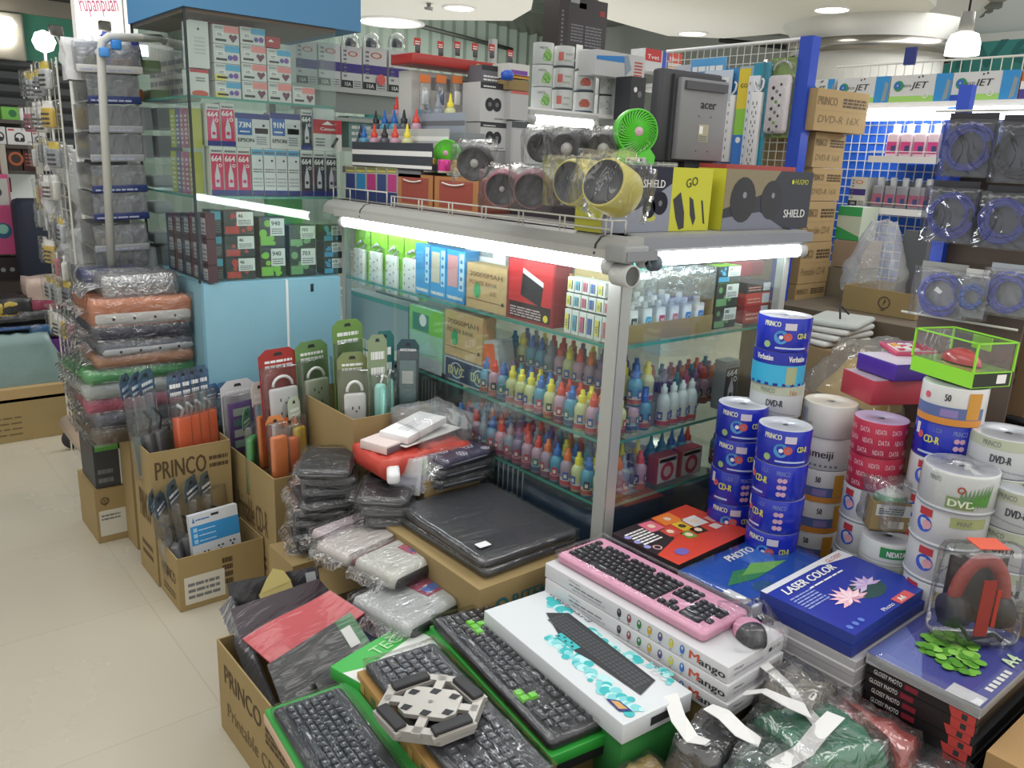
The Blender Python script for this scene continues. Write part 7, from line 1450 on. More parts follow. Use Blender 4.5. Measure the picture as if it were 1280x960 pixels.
# grey and white bagged sleeves (px 340-610, 650-790)
def tagart(c):
    def f(b, F, w, d): b.q(F, w*.42, d*.3, w*.66, d*.7, M(c, .5), .0009); b.q(F, w*.46, d*.36, w*.62, d*.5, M('4a6ab0', .5), .0012); b.lines(F, w*.75, d*.3, w*.95, d*.7, 3, TXR, seed=1)
    return f
for k, (x, y, z, w, d, h, rz, c, lb, art, bd) in enumerate([
    (1.045, 1.62, .585, .27, .15, .045, 12, 'c4c4bc', 'light grey bagged sleeve with black front and red blue tag, uppermost', tagart('b0506a'), '1d1e22'),
    (1.01, 1.51, .535, .30, .20, .045, 12, 'b4b8b8', 'light grey bagged sleeve with black front, under the uppermost', tagart('a04a60'), '1d1e22'),
    (.985, 1.75, .60, .24, .13, .035, 14, 'c4bcb8', 'white bagged sleeve with red glitter edge behind the grey ones', None, '8a2430'),
    (.99, 1.84, .60, .20, .10, .03, 10, 'c2b4b8', 'pinkish white bagged packet at the foot of the pouch stacks', None, '6a3040'),
    (.96, 1.53, .48, .33, .28, .03, 8, '2a3358', 'navy bagged sleeve under the grey ones', None, None),
    (.98, 1.50, .445, .36, .32, .03, 2, '3a3b3f', 'charcoal bagged sleeve near the bottom of the sleeve pile', None, None),
    (.97, 1.52, .41, .38, .34, .03, -6, '2e2f33', 'black bagged sleeve at the bottom of the sleeve pile', None, None)]):
    t = thing('bagged_sleeve', lb, 'sleeve', (x, y, z), R(rz), 'bagged sleeves beside the large kraft carton')
    b = MB(); b.rbox(-w/2, -d/2, 0, w/2, d/2, h, M(c, .5), r=.02, rz=h*.4)
    if bd: b.rbox(-w/2+.01, -d/2-.004, .003, w/2-.01, -d/2+.05, h*.75, M(bd, .4), r=.012, rz=h*.3)
    b.build('sleeve_body', t)
    if art: bb = MB(); art(bb, FT(-w/2, -d/2, h), w, d); bb.build('printed_tag', t)
    wrap(w, d, h, seed=370+k, amp=.008, res=.02, tail=.03, mat=FILMH).build('plastic_wrap', t)
MB().box(-.105, -.18, 0, .07, .17, .155, CARD).build('closed_carton', loc=(.97, 1.52, G+.001), label='carton buried under the bagged sleeve pile', cat='box')
# ================================================================ front carton with mouse pads
carton('open_carton', 'open kraft carton of mouse pads at the front left', .572, 1.30, G+.001, .86, 1.72, .49, art=art_b, artL=lambda b, F, W, H, s: (b.text(F, W*.1, H*.62, H*.2, 'PRINCO', M('4f3d26', .7), wd=W*.5, bold=.0009), b.lines(F, W*.65, H*.55, W*.95, H*.8, 4, M('4f3d26', .7), seed=3, fill=.7), b.text(F, W*.12, H*.25, H*.16, 'Printable CD-R', M('6a5636', .7), wd=W*.75)), **CB)
def slab(label, pts, col, name='mouse_pad', cat='mouse pad', extra=None, wave=0, th=.006, film_=FILMT, group='mouse pads in the front carton'):
    """flat pad through four measured corners TL TR BR BL"""
    P = [PZ(*p) for p in pts]; o = P[0].copy(); t = thing(name, label, cat, o, group=group); P = [p-o for p in P]; N = (P[1]-P[0]).cross(P[3]-P[0]).normalized(); N = N if N.z > 0 else -N
    def at(u, v, e=0): return P[0]*(1-u)*(1-v)+P[1]*u*(1-v)+P[2]*u*v+P[3]*(1-u)*v+N*(e+wave*math.sin(u*5.5+v))
    def skin(e0, e1, m, nm, n=14):
        b = MB(); vs = [at(i/n, j/n, e) for e in (e0, e1) for j in range(n+1) for i in range(n+1)]; K = (n+1)**2; fs = []
        for j in range(n):
            for i in range(n): a = j*(n+1)+i; fs += [(K+a, K+a+1, K+a+n+2, K+a+n+1), (a, a+n+1, a+n+2, a+1)]
        for i in range(n):
            a, c = i, n*(n+1)+i; fs += [(a, a+1, K+a+1, K+a), (c+1, c, K+c, K+c+1)]; a, c = i*(n+1), i*(n+1)+n; fs += [(a+n+1, a, K+a, K+a+n+1), (c, c+n+1, K+c+n+1, K+c)]
        b.add(vs, fs, m, False); b.build(nm, t)
    skin(0, th, M(col, .45), 'pad_body'); skin(-.002, th+.004, film_, 'plastic_wrap')
    for u0, v0, u1, v1, c, nm, e in extra or []:
        b = MB(); b.add([at(u0, v0, e), at(u1, v0, e), at(u1, v1, e), at(u0, v1, e)], [(0, 1, 2, 3)], M(c, .5)); b.build(nm, t)
    return t
slab('black mouse pad with green corner and white tag, foremost in its carton', [(333, 832, .53), (437, 766, .575), (500, 862, .44), (362, 912, .43)], '1f2023', extra=[(.80, .0, 1, .8, '2f6a40', 'green_corner', .0065), (.80, .12, .91, .36, 'cfcfcf', 'price_tag', .0105)])
slab('plain black mouse pad lying across the front of the carton', [(392, 855, .495), (446, 800, .53), (500, 840, .47), (420, 900, .45)], '2c2c2f')
slab('red bagged mouse pad curling behind the foremost black one', [(303, 800, .545), (412, 738, .60), (456, 768, .56), (345, 838, .50)], 'b84048', wave=.008)
slab('dark purple mouse pad standing behind the red one', [(288, 762, .56), (398, 724, .60), (415, 742, .56), (305, 812, .49)], '33232f')
slab('black mouse pad with grey tag at the back of the carton', [(284, 729, .57), (397, 707, .61), (402, 738, .55), (292, 770, .49)], '26242a', extra=[(.86, .15, .97, .7, '9a9ca0', 'price_tag', .0105)])
slab('clear wrapped grey pad along the left wall of the carton', [(277, 762, .50), (292, 745, .54), (345, 880, .44), (330, 890, .42)], '4a4c52')
b = MB(); b.poly((V(0, 0, 0), V(1, 0, 0), V(0, 0, 1)), [(0, 0), (.03, .028), (.055, .045), (.08, .03), (.09, 0)], M('a89a5a', .4), .001); b.box(0, .001, -.02, .09, .004, .0, M('a89a5a', .4)); b.build('gold_card', loc=(PZ(324, 736, .60).x, PZ(324, 736, .60).y, .585), rot=(R(-30), 0, R(12)), label='small gold picture card tucked before the rear black mouse pad', cat='card')
b = MB(); b.lathe([(.07, -.006), (.08, -.006), (.08, .006), (.07, .006), (.07, -.006)], M('b8683a', .5), ax='Y', n=32); b.build('orange_ring', loc=(.865, 1.49, .46), rot=(R(-40), 0, R(50)), label='thin orange ring edge peeking out between the pads and the sleeves', cat='ring')
# ================================================================ foreground: keyboards
def keyboard(label, loc, rz, L, D, h, body, keyc, accent=None, rows=6, film_=None, seed=0, gap_body=None, spread=None, group=None, trim=None, media=False, filmname='plastic_wrap'):
    """local: long axis x, top row towards +y"""
    t = thing('keyboard', label, 'keyboard', loc, R(rz), group)
    b = MB(); b.rbox(-L/2, -D/2, 0, L/2, D/2, h, M(body, .4), r=.012, rz=.004)
    if trim: b.rbox(-L/2+.006, -D/2+.004, h, L/2-.006, -D/2+.014, h+.002, M(trim, .3), r=.003)
    b.build('keyboard_body', t)
    u = (L-.03)/22.6; kh = .006; cache = {}
    def key(x, y, w, col):
        k = (round(w, 3), col)
        if k not in cache:
            q = MB(); W, H = u*w-.0022, ry-.0022; tp = .0016
            vs = [(0, 0, 0), (W, 0, 0), (W, H, 0), (0, H, 0), (tp, tp, kh), (W-tp, tp, kh), (W-tp, H-tp, kh), (tp, H-tp, kh)]
            q.add(vs, [(4, 5, 6, 7), (0, 1, 5, 4), (1, 2, 6, 5), (2, 3, 7, 6), (3, 0, 4, 7)], M(col, .45)); q.q((V(0, 0, kh), V(1, 0, 0), V(0, 1, 0)), W*.25, H*.45, W*.45, H*.72, M('a9abad' if col != 'd8d8d8' else '444444'), .0003)
            o = q.build('key', t); cache[k] = o
        else: o = cache[k].copy(); COL.objects.link(o)
        o.location = (-L/2+.015+x*u, -D/2+D*(.12 if not media else .16)+y*ry, h)
    ry = D*(.74 if not media else .66)/6
    acc = accent or {}
    lay = [(0, [1.25, 1.25, 1.25, 6.25, 1.25, 1.25, 1.25, 1.25]), (1, [2.25]+[1]*10+[2.75]), (2, [1.75]+[1]*11+[2.25]), (3, [1.5]+[1]*12+[1.5]), (4, [1]*13+[2])]
    for r_, ws in lay:
        x = 0
        for i, w in enumerate(ws): key(x, r_, w, acc.get((r_, i), keyc)); x += w
    for i, x in enumerate([0, 2, 3, 4, 5, 6.5, 7.5, 8.5, 9.5, 11, 12, 13, 14]): key(x, 5.15, 1, acc.get((5, i), keyc))
    for y, xs in ((0, (0, 1, 2)), (1, (1,)), (3, (0, 1, 2)), (4, (0, 1, 2)), (5.15, (0, 1, 2))):
        for x in xs: key(15.3+x, y, 1, acc.get(('n', int(y), x), keyc))
    for y in range(5):
        for x in range(4):
            if (x == 3 and y in (0, 2)) or (x == 1 and y == 0): continue
            key(18.6+x, y, 2 if (x == 0 and y == 0) else 1, keyc)
    if film_: wrap(L, D, h+kh, seed=seed, amp=.004, res=.018, mat=film_, pad=.003).build(filmname, t)
    return t
GA_ = {(2, 1): '7ad84a', (2, 2): '7ad84a', (2, 3): '7ad84a', (3, 2): '7ad84a', ('n', 0, 0): '7ad84a', ('n', 0, 1): '7ad84a', ('n', 1, 1): '7ad84a'}
KF = film('kb_wrap', fr=.4, gloss=.05, white=.0, bump=.35, scale=12, rough=.06, aniso=(1, 4, 1))
# long keyboard with bright green keys on its green edged box
cx, cy, ang = .988, 1.12, -97.2
t = thing('keyboard_box', 'green and black box under the keyboard with bright green keys', 'box', (cx, cy, .548), R(ang))
b = MB(); b.rbox(-.24, -.085, 0, .247, .085, .024, M('2f9a3a', .4), r=.003); b.build('box_body', t)
MB().box(-.2, -.08, -.02, .245, .08, -.001, M('1f2022', .5)).build('lower_tray', t)
keyboard('black keyboard with bright green arrow keys under taut film', (cx, cy, .572), ang, .472, .160, .018, '26272a', '3a3b40', GA_, film_=KF, seed=501, trim='5a5b60')
b = MB(); b.box(-.22, -.07, 0, .22, .05, .27, CARD); b.build('closed_carton', loc=(cx, cy, G+.001), rz=R(ang), label='carton under the green keyed keyboard box', cat='box')
# keyboard on gold box with the cooler on top
cx, cy = .795, 1.08; ang = -90-6
t = thing('keyboard_box', 'brown and gold keyboard box under the metal cooler', 'box', (cx, cy, .515), R(ang))
b = MB(); b.rbox(-.24, -.095, 0, .26, .095, .045, M('a8824a', .5), r=.003); F = (V(-.24, -.0955, 0), V(1, 0, 0), V(0, 0, 1))
for k in range(9): b.q(F, .02+.055*k, .012, .04+.055*k, .034, M('5a6a4a' if k % 2 else 'c8a060', .5))
b.build('box_body', t)
keyboard('dark grey keyboard under bright film with a metal cooler lying on it', (cx+.003, cy+.01, .561), ang, .45, .165, .016, '38393e', '4a4c52', None, film_=KF, seed=502)
b = MB(); b.box(-.24, -.09, 0, .24, .09, .25, CARD); b.build('closed_carton', loc=(cx, cy, G+.001), rz=R(ang), label='carton under the brown and gold keyboard box', cat='box')
# laptop cooler : octagonal metal frame with four black bars and slotted plate
t = thing('laptop_cooler', 'silver octagonal fan cooler with black corner pads on the dark keyboard', 'cooler', (.755, 1.095, .59), rot=(R(2), R(-4), R(-52))); t.scale = (1.12, 1.12, 1.12)
sil = M('b9b5ae', .35, metal=.25)
oc = [(-.085, -.035), (-.04, -.075), (.04, -.075), (.085, -.035), (.085, .035), (.04, .075), (-.04, .075), (-.085, .035)]
b = MB(); inn = [(x*.82, y*.80) for x, y in oc]; n = 8
vs = [(x, y, z) for z in (0, .02) for x, y in oc]+[(x, y, z) for z in (0, .02) for x, y in inn]
fs = []
for i in range(n):
    j = (i+1) % n; fs += [(i, j, 8+j, 8+i), (16+j, 16+i, 24+i, 24+j), (8+i, 8+j, 24+j, 24+i), (j, i, 16+i, 16+j)]
b.add(vs, fs, sil); b.build('outer_frame', t)
b = MB(); pl = [(-.05, -.022), (-.034, -.036), (.034, -.036), (.05, -.022), (.05, .022), (.034, .036), (-.034, .036), (-.05, .022)]; b.prism(pl, .014, .022, sil); F = FT(0, 0, .022)
for (cx_, cy_, a_) in ((-.036, .02, 20), (-.036, -.02, -20), (.036, .02, -20), (.036, -.02, 20), (.0, .028, 0), (.0, -.028, 0)): b.poly(F, [(cx_-.009, cy_-.006), (cx_+.004, cy_-.009), (cx_+.011, cy_+.004), (cx_-.005, cy_+.007)], BLK)
b.disc(F, 0, 0, .004, M('8a8782'), .001); b.build('centre_plate', t)
for a_, (x, y) in ((40, (-.052, .048)), (-40, (.052, .048)), (40, (.052, -.048)), (-40, (-.052, -.048))):
    b = MB(); b.T = Matrix.Translation((x, y, .0)) @ Matrix.Rotation(R(a_), 4, 'Z'); b.rbox(-.034, -.011, .016, .034, .011, .026, M('2a2a2c', .5), r=.004); b.box(-.038, -.014, .010, .038, .014, .018, sil); b.build('corner_pad', t)
for x, y in ((-.06, 0), (.06, 0), (0, .055), (0, -.055)):
    b = MB(); b.T = Matrix.Translation((x, y, .012)) @ Matrix.Rotation(math.atan2(y, x), 4, 'Z'); b.box(-.024, -.008, 0, .022, .008, .008, sil); b.build('cross_arm', t)
# green / white TECH box peeping out behind it
b = MB(); b.rbox(-.12, -.24, 0, .12, .10, .03, M('3fae4a', .4), r=.003); F = FT(-.12, -.24, .03); b.poly(F, [(.0, .20), (.22, .20), (.22, .285), (.05, .275), (0, .30)], M('dfe3df', .4), .0012); b.text(F, .09, .29, .03, 'TECH', M('a8d8a0'), e=.002, wd=.12)
b.build('keyboard_box', loc=(.84, 1.33, .515), rz=R(14), label='green and white box peeping out behind the cooler keyboard', cat='box')
MB().box(-.1, -.02, 0, .1, .08, .26, CARD).build('closed_carton', loc=(.86, 1.33, G+.001), label='carton behind the gold keyboard box', cat='box') if 0 else None
# flat low keyboard in green box bottom left
cx, cy, ang = .612, 1.125, -90-5
b = MB(); b.rbox(-.235, -.093, 0, .235, .093, .030, M('3a9a48', .4), r=.004); b.rbox(-.236, -.095, 0, .236, -.08, .02, M('c8a890', .5), r=.002); b.build('keyboard_box', loc=(cx, cy, .497), rz=R(ang), label='green edged box under the dark keyboard at the bottom left', cat='box')
keyboard('dark keyboard framed in green at the bottom left', (cx-.012, cy, .528), ang, .43, .145, .010, '2c2f33', '343a42', None, film_=FILMT, seed=503, media=True)
# ================================================================ white keyboard box with teal splashes and printed keyboard
def teal_top(b, F, W, H):
    tc = M('39b4b8', .4); t2 = M('7fcdd0', .4)
    rg_ = random.Random(4)
    for i in range(70):
        a = i/69; b.disc(F, W*(.10+.8*a)+rg_.uniform(-.015, .015), H*(.86-.10*math.sin(a*5))+rg_.gauss(0, .008), rg_.uniform(.004, .014)*(1.3 if i < 36 else .8), [t2, tc, M('b8e2e4', .4)][i % 3], .0005+.00001*i, n=10)
    for i in range(60):
        a = i/59; b.disc(F, W*(.35+.62*a), H*(.34-.1*a)+rg_.gauss(0, .008), rg_.uniform(.004, .015), [t2, tc, M('b8e2e4', .4)][i % 3], .0006+.00001*i, n=10)
    b.poly(F, [(W*.18, H*.62), (W*.24, H*.86), (W*.86, H*.80), (W*.9, H*.48), (W*.6, H*.44), (W*.52, H*.40), (W*.40, H*.42)], M('2b2d30', .4), .0016)
    for r_ in range(5):
        for c_ in range(24): 
            u, v = W*(.235+.026*c_), H*(.52+.052*r_)+H*.004*(12-c_)*.3
            b.q(F, u, v, u+W*.019, v+H*.036, M('4a4c50', .4), .002)
    b.q(F, W*.36, H*.40, W*.50, H*.50, tc, .0022); [b.disc(F, W*(.375+.025*k), H*(.43+.04*(k % 2)), .003, TXD, .0026) for k in range(5)]
    b.text(F, W*.05, H*.93, .011, 'Keyboard', TXG, wd=W*.3, e=.001, shear=.3); b.text(F, W*.80, H*.86, .02, 'LIO', M('c9cccf'), e=.001); b.poly(F, [(W*.84, H*.12), (W*.88, H*.22), (W*.96, H*.22), (W*.93, H*.1)], NAVY, .0024); b.poly(F, [(W*.86, H*.14), (W*.885, H*.2), (W*.94, H*.2), (W*.92, H*.12)], M('c9a060'), .0028)
ang = -94
t = thing('keyboard_box', 'white keyboard box with teal splashes and a printed black keyboard', 'box', (1.088, 1.04, .588), R(ang))
b = MB(); b.rbox(-.228, -.088, 0, .228, .092, .042, M('d5dadd', .35), r=.002); b.q((V(.228, -.088, 0), V(0, 1, 0), V(0, 0, 1)), .07, .012, .12, .030, TXD, .001); teal_top(b, (V(-.228, -.088, .042), V(1, 0, 0), V(0, 1, 0)), .456, .18); b.build('box_body', t)
b = MB(); b.box(-.22, -.08, 0, .22, .085, .10, CARD); b.box(-.22, -.08, .10, .22, .085, .335, M('3a8a46', .5)); b.build('green_carton', loc=(1.088, 1.04, G+.001), rz=R(ang), label='carton with green top half under the teal splashed keyboard box', cat='box')
# ================================================================ two Mango boxes, pink keyboard and mouse
mcol = ['2b2d30', '8a3a4a', '2f7a3a', 'c8a02a', '5a4a7a', 'd0c83a', '3a70c0']
mx, my, mang = 1.287, 1.012, -89.2
def mango(b, L, D, h):
    F = (V(-L/2, -D/2, 0), V(1, 0, 0), V(0, 0, 1))
    for k in range(7):
        u = L*(.46+.055*k); b.disc(F, u, h*.52, h*.17, M(mcol[k], .4), .0008, sy=1.7, n=14); b.disc(F, u, h*.62, h*.07, M('c9c9c9' if k else '8a8a8a', .4), .0012, sy=1.6, n=10); b.q(F, u-.003, h*.1, u+.003, h*.15, TXG)
    b.text(F, L*.825, h*.28, h*.5, 'M', M('c8502e', .5), wd=L*.045, bold=.0008); b.text(F, L*.872, h*.25, h*.44, 'ango', M('26262a', .5), wd=L*.118, bold=.0007)
    b.text(F, L*.16, h*.72, h*.12, 'Mango', TXG, wd=L*.07); b.lines(F, L*.16, h*.45, L*.36, h*.62, 1, TXG, seed=3); b.lines(F, L*.18, h*.2, L*.38, h*.34, 2, M('9a9ca2'), seed=4)
    F2 = (V(L/2, -D/2, 0), V(0, 1, 0), V(0, 0, 1)); b.text(F2, .02, h*.6, h*.14, 'Mango', TXD, wd=.03); b.lines(F2, .02, h*.25, .12, h*.42, 2, M('a9a0b0'), seed=5)
    for k in range(3): b.q(F2, D*.72+.015*k, h*.45, D*.72+.01+.015*k, h*.7, TXD if k == 0 else M('b0a8a8'), .001)
for k, z in enumerate((.592, .628, .664)):
    b = MB(); b.rbox(-.256, -.095, 0, .256, .095, .035, M('cfcfd2', .4), r=.002); mango(b, .512, .19, .035)
    b.build('keyboard_box', loc=(mx-.003*(2-k), my-.006*(2-k), z), rz=R(mang), label='long white keyboard set box with a row of coloured mice, %s of three' % ['lowest', 'middle', 'top'][k], cat='box', group='long white keyboard boxes')
MB().box(-.24, -.09, 0, .24, .085, .34, CARD).build('closed_carton', loc=(mx, my, G+.001), rz=R(mang), label='carton under the long white keyboard boxes', cat='box')
kp = V(mx+.008, my+.035, .722)
keyboard('pink keyboard with black keys under film on the white boxes', (kp.x, kp.y, .7005), mang, .425, .155, .018, 'd89ab4', '2c2c30', None, film_=KF, seed=504, media=True)
t = thing('computer_mouse', 'pink and black mouse in stretched film beside the pink keyboard', 'mouse', (mx+.035, my-.215, .7005), R(mang-35))
prof = [(0, .028), (.018, .034), (.04, .036), (.06, .032), (.08, .02), (.092, .002)]
def half(x0, x1, m, nm):
    b = MB(); n = 12; k = 10; vs = []; fs = []
    for i in range(n+1):
        x = x0+(x1-x0)*i/n; s = max(0, math.sin(math.pi*min(1, max(0, (x+.004)/.098)))); w_ = .008+.024*s**.6; h_ = .006+.028*s**.8
        for j in range(k+1): a = math.pi*j/k; vs.append((x-.045, w_*math.cos(a), h_*max(0, math.sin(a))**.8))
    for i in range(n):
        for j in range(k): q = i*(k+1)+j; fs.append((q, q+1, q+k+2, q+k+1))
    b.add(vs, fs, m, True); b.build(nm, t)
half(0, .05, M('d89ab4', .35), 'mouse_back'); half(.05, .094, M('2a2a2e', .35), 'button_cover')
wrap(.11, .09, .04, seed=505, amp=.008, res=.014, mat=KF).build('plastic_wrap', t)
# ================================================================ photo papers
def paper(label, x0, y0, x1, y1, z0, z1, side, topart, rz=0, name='paper_pack', group=None, sideart=None, film_=None, cat='paper'):
    W, D, H = x1-x0, y1-y0, z1-z0; t = thing(name, label, cat, (x0, y0, z0), R(rz), group)
    b = MB(); b.box(0, 0, 0, W, D, H, M(side, .5)); 
    if sideart: sideart(b, W, D, H)
    b.build('pack_body', t)
    if topart: b = MB(); topart(b, FT(0, 0, H), W, D); b.build('printed_cover', t)
    if film_: w_ = wrap(W, D, H, seed=int(x0*1000), amp=.001, res=.03, mat=film_, pad=.002); w_.v = [(v[0]+W/2, v[1]+D/2, v[2]) for v in w_.v]; w_.build('plastic_wrap', t)
    return t
def petals(b, F, cx, cy, r, n, c, e, sq=.55, a0=0, wd=.16):
    for k in range(n):
        a = a0+math.pi*1.15*k/(n-1)-.2; tx, ty = cx+r*math.cos(a), cy+r*math.sin(a)*sq; nx, ny = -math.sin(a)*r*wd, math.cos(a)*r*wd*sq
        b.poly(F, [(cx, cy), ((cx+tx)/2+nx, (cy+ty)/2+ny), (tx, ty), ((cx+tx)/2-nx, (cy+ty)/2-ny)], M(c[k % len(c)], .5), e+.0001*k)
def top_laser(b, F, W, H):
    b.q(F, 0, 0, W, H, M('22369a', .3)); b.q(F, 0, H*.93, W, H, M('d0d4dc', .4), .001); b.poly(F, [(W*.5, H), (W, H), (W, H*.82), (W*.72, H*.90)], M('d4d8dc', .4), .0012); b.text(F, W*.74, H*.9, .012, 'GLOSSY', TXR, wd=W*.2, e=.0018, shear=.25)
    b.text(F, W*.10, H*.78, .022, 'LASER COLOR', TXW, wd=W*.62, e=.0018, bold=.0009, shear=.25); b.lines(F, W*.3, H*.71, W*.72, H*.75, 1, TXW, seed=1, e=.0015)
    b.lines(F, W*.05, H*.5, W*.3, H*.74, 6, M('8a98d0'), seed=2, e=.0015)
    b.disc(F, W*.62, H*.36, H*.26, M('2a4a4a'), .001, sy=.6)
    petals(b, F, W*.40, H*.36, .055, 9, ['e8b8c8', 'f0ccd6'], .0014, .8); petals(b, F, W*.40, H*.36, .035, 6, ['f4d8e0'], .0026, .8, .2); petals(b, F, W*.66, H*.40, .050, 8, ['b8a0cc', 'c8b4d8'], .0014, .7); petals(b, F, W*.40, H*.35, .04, 5, ['e0a8bc'], .0013, -.5)
    b.q(F, W*.60, 0, W*.8, H*.11, M('d05a5a'), .0016); b.text(F, W*.64, H*.02, .014, 'A4', TXW, e=.002, bold=.0008); b.text(F, W*.42, H*.03, .010, 'Photo', TXW, wd=W*.14, e=.002)
    for k in range(3): b.disc(F, W*(.06+.07*k), H*.1, .007, M('5a78c8'), .0016)
def top_photo(b, F, W, H):
    b.q(F, 0, 0, W, H, M('2450a8', .3)); b.text(F, W*.44, H*.80, .026, 'PHOTO PAPER', TXW, wd=W*.62, e=.0018, bold=.001, shear=.2) if 0 else b.text(F, W*.40, H*.78, .024, 'PHOTO PA', TXW, wd=W*.42, e=.0018, bold=.001, shear=.2)
    b.disc(F, W*.62, H*.7, H*.22, M('3a6ac0'), .0008); b.poly(F, [(W*.1, H*.45), (W*.3, H*.62), (W*.55, H*.5), (W*.62, H*.4), (W*.35, H*.36)], M('2f7a4a'), .0012); b.poly(F, [(W*.3, H*.5), (W*.5, H*.62), (W*.75, H*.42), (W*.5, H*.38)], M('6aa84a'), .0014)
    b.disc(F, W*.3, H*.22, H*.16, M('1f4f7a'), .001, sy=.6); b.q(F, 0, H*.1, W*.08, H*.4, M('c9cdd0'), .0012); b.q(F, W*.0, 0, W*.5, H*.04, M('c0c8d0'), .0012)
    for k in range(6): b.q(F, W*(.1+.05*k), H*.05, W*(.13+.05*k), H*.1, TXW, .0016)
def top_bro(b, F, W, H):
    b.q(F, 0, 0, W, H, M('c8402e', .4)); b.poly(F, [(0, H), (0, H*.3), (W*.35, H*.45), (W*.5, H)], M('2a2024', .4), .0008); b.lines(F, W*.05, H*.55, W*.28, H*.9, 6, TXW, seed=2, e=.0012)
    for (u0, v0, u1, v1, c) in ((.28, .72, .46, .95, 'd86a80'), (.48, .74, .72, .97, 'e07a30'), (.34, .5, .5, .7, 'c0483a'), (.52, .5, .66, .72, 'd8b030'), (.66, .5, .86, .72, 'd8d4d0'), (.44, .34, .56, .48, '6a9a3a'), (.57, .36, .72, .49, '2a2a20')):
        b.poly(F, [(W*u0, H*v0), (W*(u1-.02), H*(v0-.03)), (W*u1, H*v1), (W*(u0+.02), H*(v1+.02))], M(c), .0014); b.disc(F, W*(u0+u1)/2, H*(v0+v1)/2, .011, M('e8c8b0' if c != 'd8b030' else '3a3a2a'), .0018, n=7)
    b.disc(F, W*.2, H*.18, .02, M('6a5aa8'), .0015, sy=.8); b.disc(F, W*.1, H*.42, .012, M('c9a0a0'), .0015, ri=.008); [b.disc(F, W*.04+.0*k, H*(.5+.15*k), .009, M('8a88c0'), .0015) for k in range(3)]
    b.q(F, W*.78, H*.3, W*.88, H*.42, M('d8c8c4'), .0016); b.q(F, W*.88, H*.45, W*.99, H*.6, M('d89a90'), .0012)
def top_grape(b, F, W, H):
    b.q(F, 0, 0, W, H, M('4a4f98', .3)); b.poly(F, [(0, H), (0, H*.5), (W*.3, H*.7), (W*.5, H)], M('6a78b8'), .0008); b.poly(F, [(W*.6, 0), (W, 0), (W, H*.5)], M('2f3a88'), .0008)
    rg_ = random.Random(8)
    for k in range(110):
        a_ = rg_.uniform(0, 6.28); q_ = rg_.uniform(0, 1)**.6; u = .44+.21*q_*math.cos(a_)+.05*q_*math.sin(a_); v = .52+.27*q_*math.sin(a_)*(1-.2*math.cos(a_)); b.disc(F, W*u, H*v, .0105, M(['4f8a30', '6aa840', '88c058', '5a9438'][k % 4], .4), .001+.00006*k, n=12)
    b.text(F, W*.56, H*.06, .026, 'A4', M('c8e0b8'), e=.0045, bold=.001); b.q(F, 0, H*.02, W*.12, H*.3, M('c9cbd0'), .0012)
    for k in range(6): b.q(F, W*(.2+.055*k), H*.04, W*(.235+.055*k), H*.10, TXW, .0016)
def stack(n, x0, y0, x1, y1, z0, z1, side, label, group, sa=None, alt=None, jit=.004):
    h = (z1-z0)/n
    for k in range(n):
        j = random.uniform(-jit, jit); c = alt if alt and k % 3 == 1 else side
        b = MB(); b.box(0, 0, 0, x1-x0, y1-y0, h-.0012, M(c, .4))
        if sa: sa(b, x1-x0, y1-y0, h-.0012, k)
        b.build('paper_pack', loc=(x0+j, y0+random.uniform(-jit, jit), z0+k*h), rz=R(random.uniform(-1, 1)), label=label % ORD[n-1-k], cat='paper', group=group)
SLF = film('sheen', gloss=.07, white=.0, bump=.25, scale=5, rough=.05)
paper('red and black photo paper pack with picture collage before the glass case', 1.405, 1.05, 1.705, 1.255, .70, .722, '2a2226', top_bro, 2)
stack(3, 1.41, 1.05, 1.70, 1.25, .60, .70, '4a3a40', 'dark edged paper pack under the red collage pack, %s below it', 'packs under the red collage pack')
paper('blue photo paper pack lettered PHOTO with green leaves', 1.385, .835, 1.725, 1.035, .695, .72, 'c4c8cc', top_photo, 0, film_=SLF)
stack(4, 1.39, .86, 1.70, 1.03, .60, .694, 'b9bdc2', 'clear wrapped white paper pack under the blue PHOTO pack, %s below it', 'packs under the blue PHOTO pack')
paper('navy paper pack with pink water lilies lettered LASER COLOR', 1.425, .635, 1.75, .845, .722, .745, '24388a', top_laser, 1)
paper('plain navy paper pack directly under the water lily pack', 1.42, .632, 1.745, .84, .700, .7215, '20307c', None, 0)
def ream(b, W, D, H, k): b.q((V(0, D, 0), V(0, -1, 0), V(0, 0, 1)), .0, H*.35, D, H*.5, M('e4e4e4', .2), .0006); b.q(FF(0, 0, 0), 0, H*.35, W, H*.5, M('e4e4e4', .2), .0006)
stack(7, 1.415, .62, 1.73, .83, .46, .699, 'a8a6aa', 'white wrapped paper ream under the navy packs, %s from the top', 'white reams under the navy packs', sa=ream)
paper('indigo paper pack with green grapes and A4 lettering at the lower right', 1.445, .405, 1.76, .615, .69, .712, 'a5a8ac', top_grape, 0, film_=SLF)
def blk(b, W, D, H, k):
    F = (V(0, D, 0), V(0, -1, 0), V(0, 0, 1)); u = .012+.006*math.sin(k*2.1); b.text(F, u, H*.25, H*.5, 'GLOSSY PHOTO', TXW, wd=.055); b.q(F, u+.06, H*.2, u+.085, H*.8, M('7a2030'), .0008); F = FF(0, 0, 0)
    b.q(F, W*.0, 0, W, H, M('141416', .35), .0003); b.q(F, 0, H*.1, W*.05, H*.9, M('2a2a2c'), .0006)
    F = (V(0, D, 0), V(0, -1, 0), V(0, 0, 1)); b.poly(F, [(D*.80, 0), (D, 0), (D, H), (D*(.76+.03*(k % 2)), H)], M('b8403c'), .0008); b.q(F, D*.88, H*.2, D*.93, H*.8, TXD, .001)
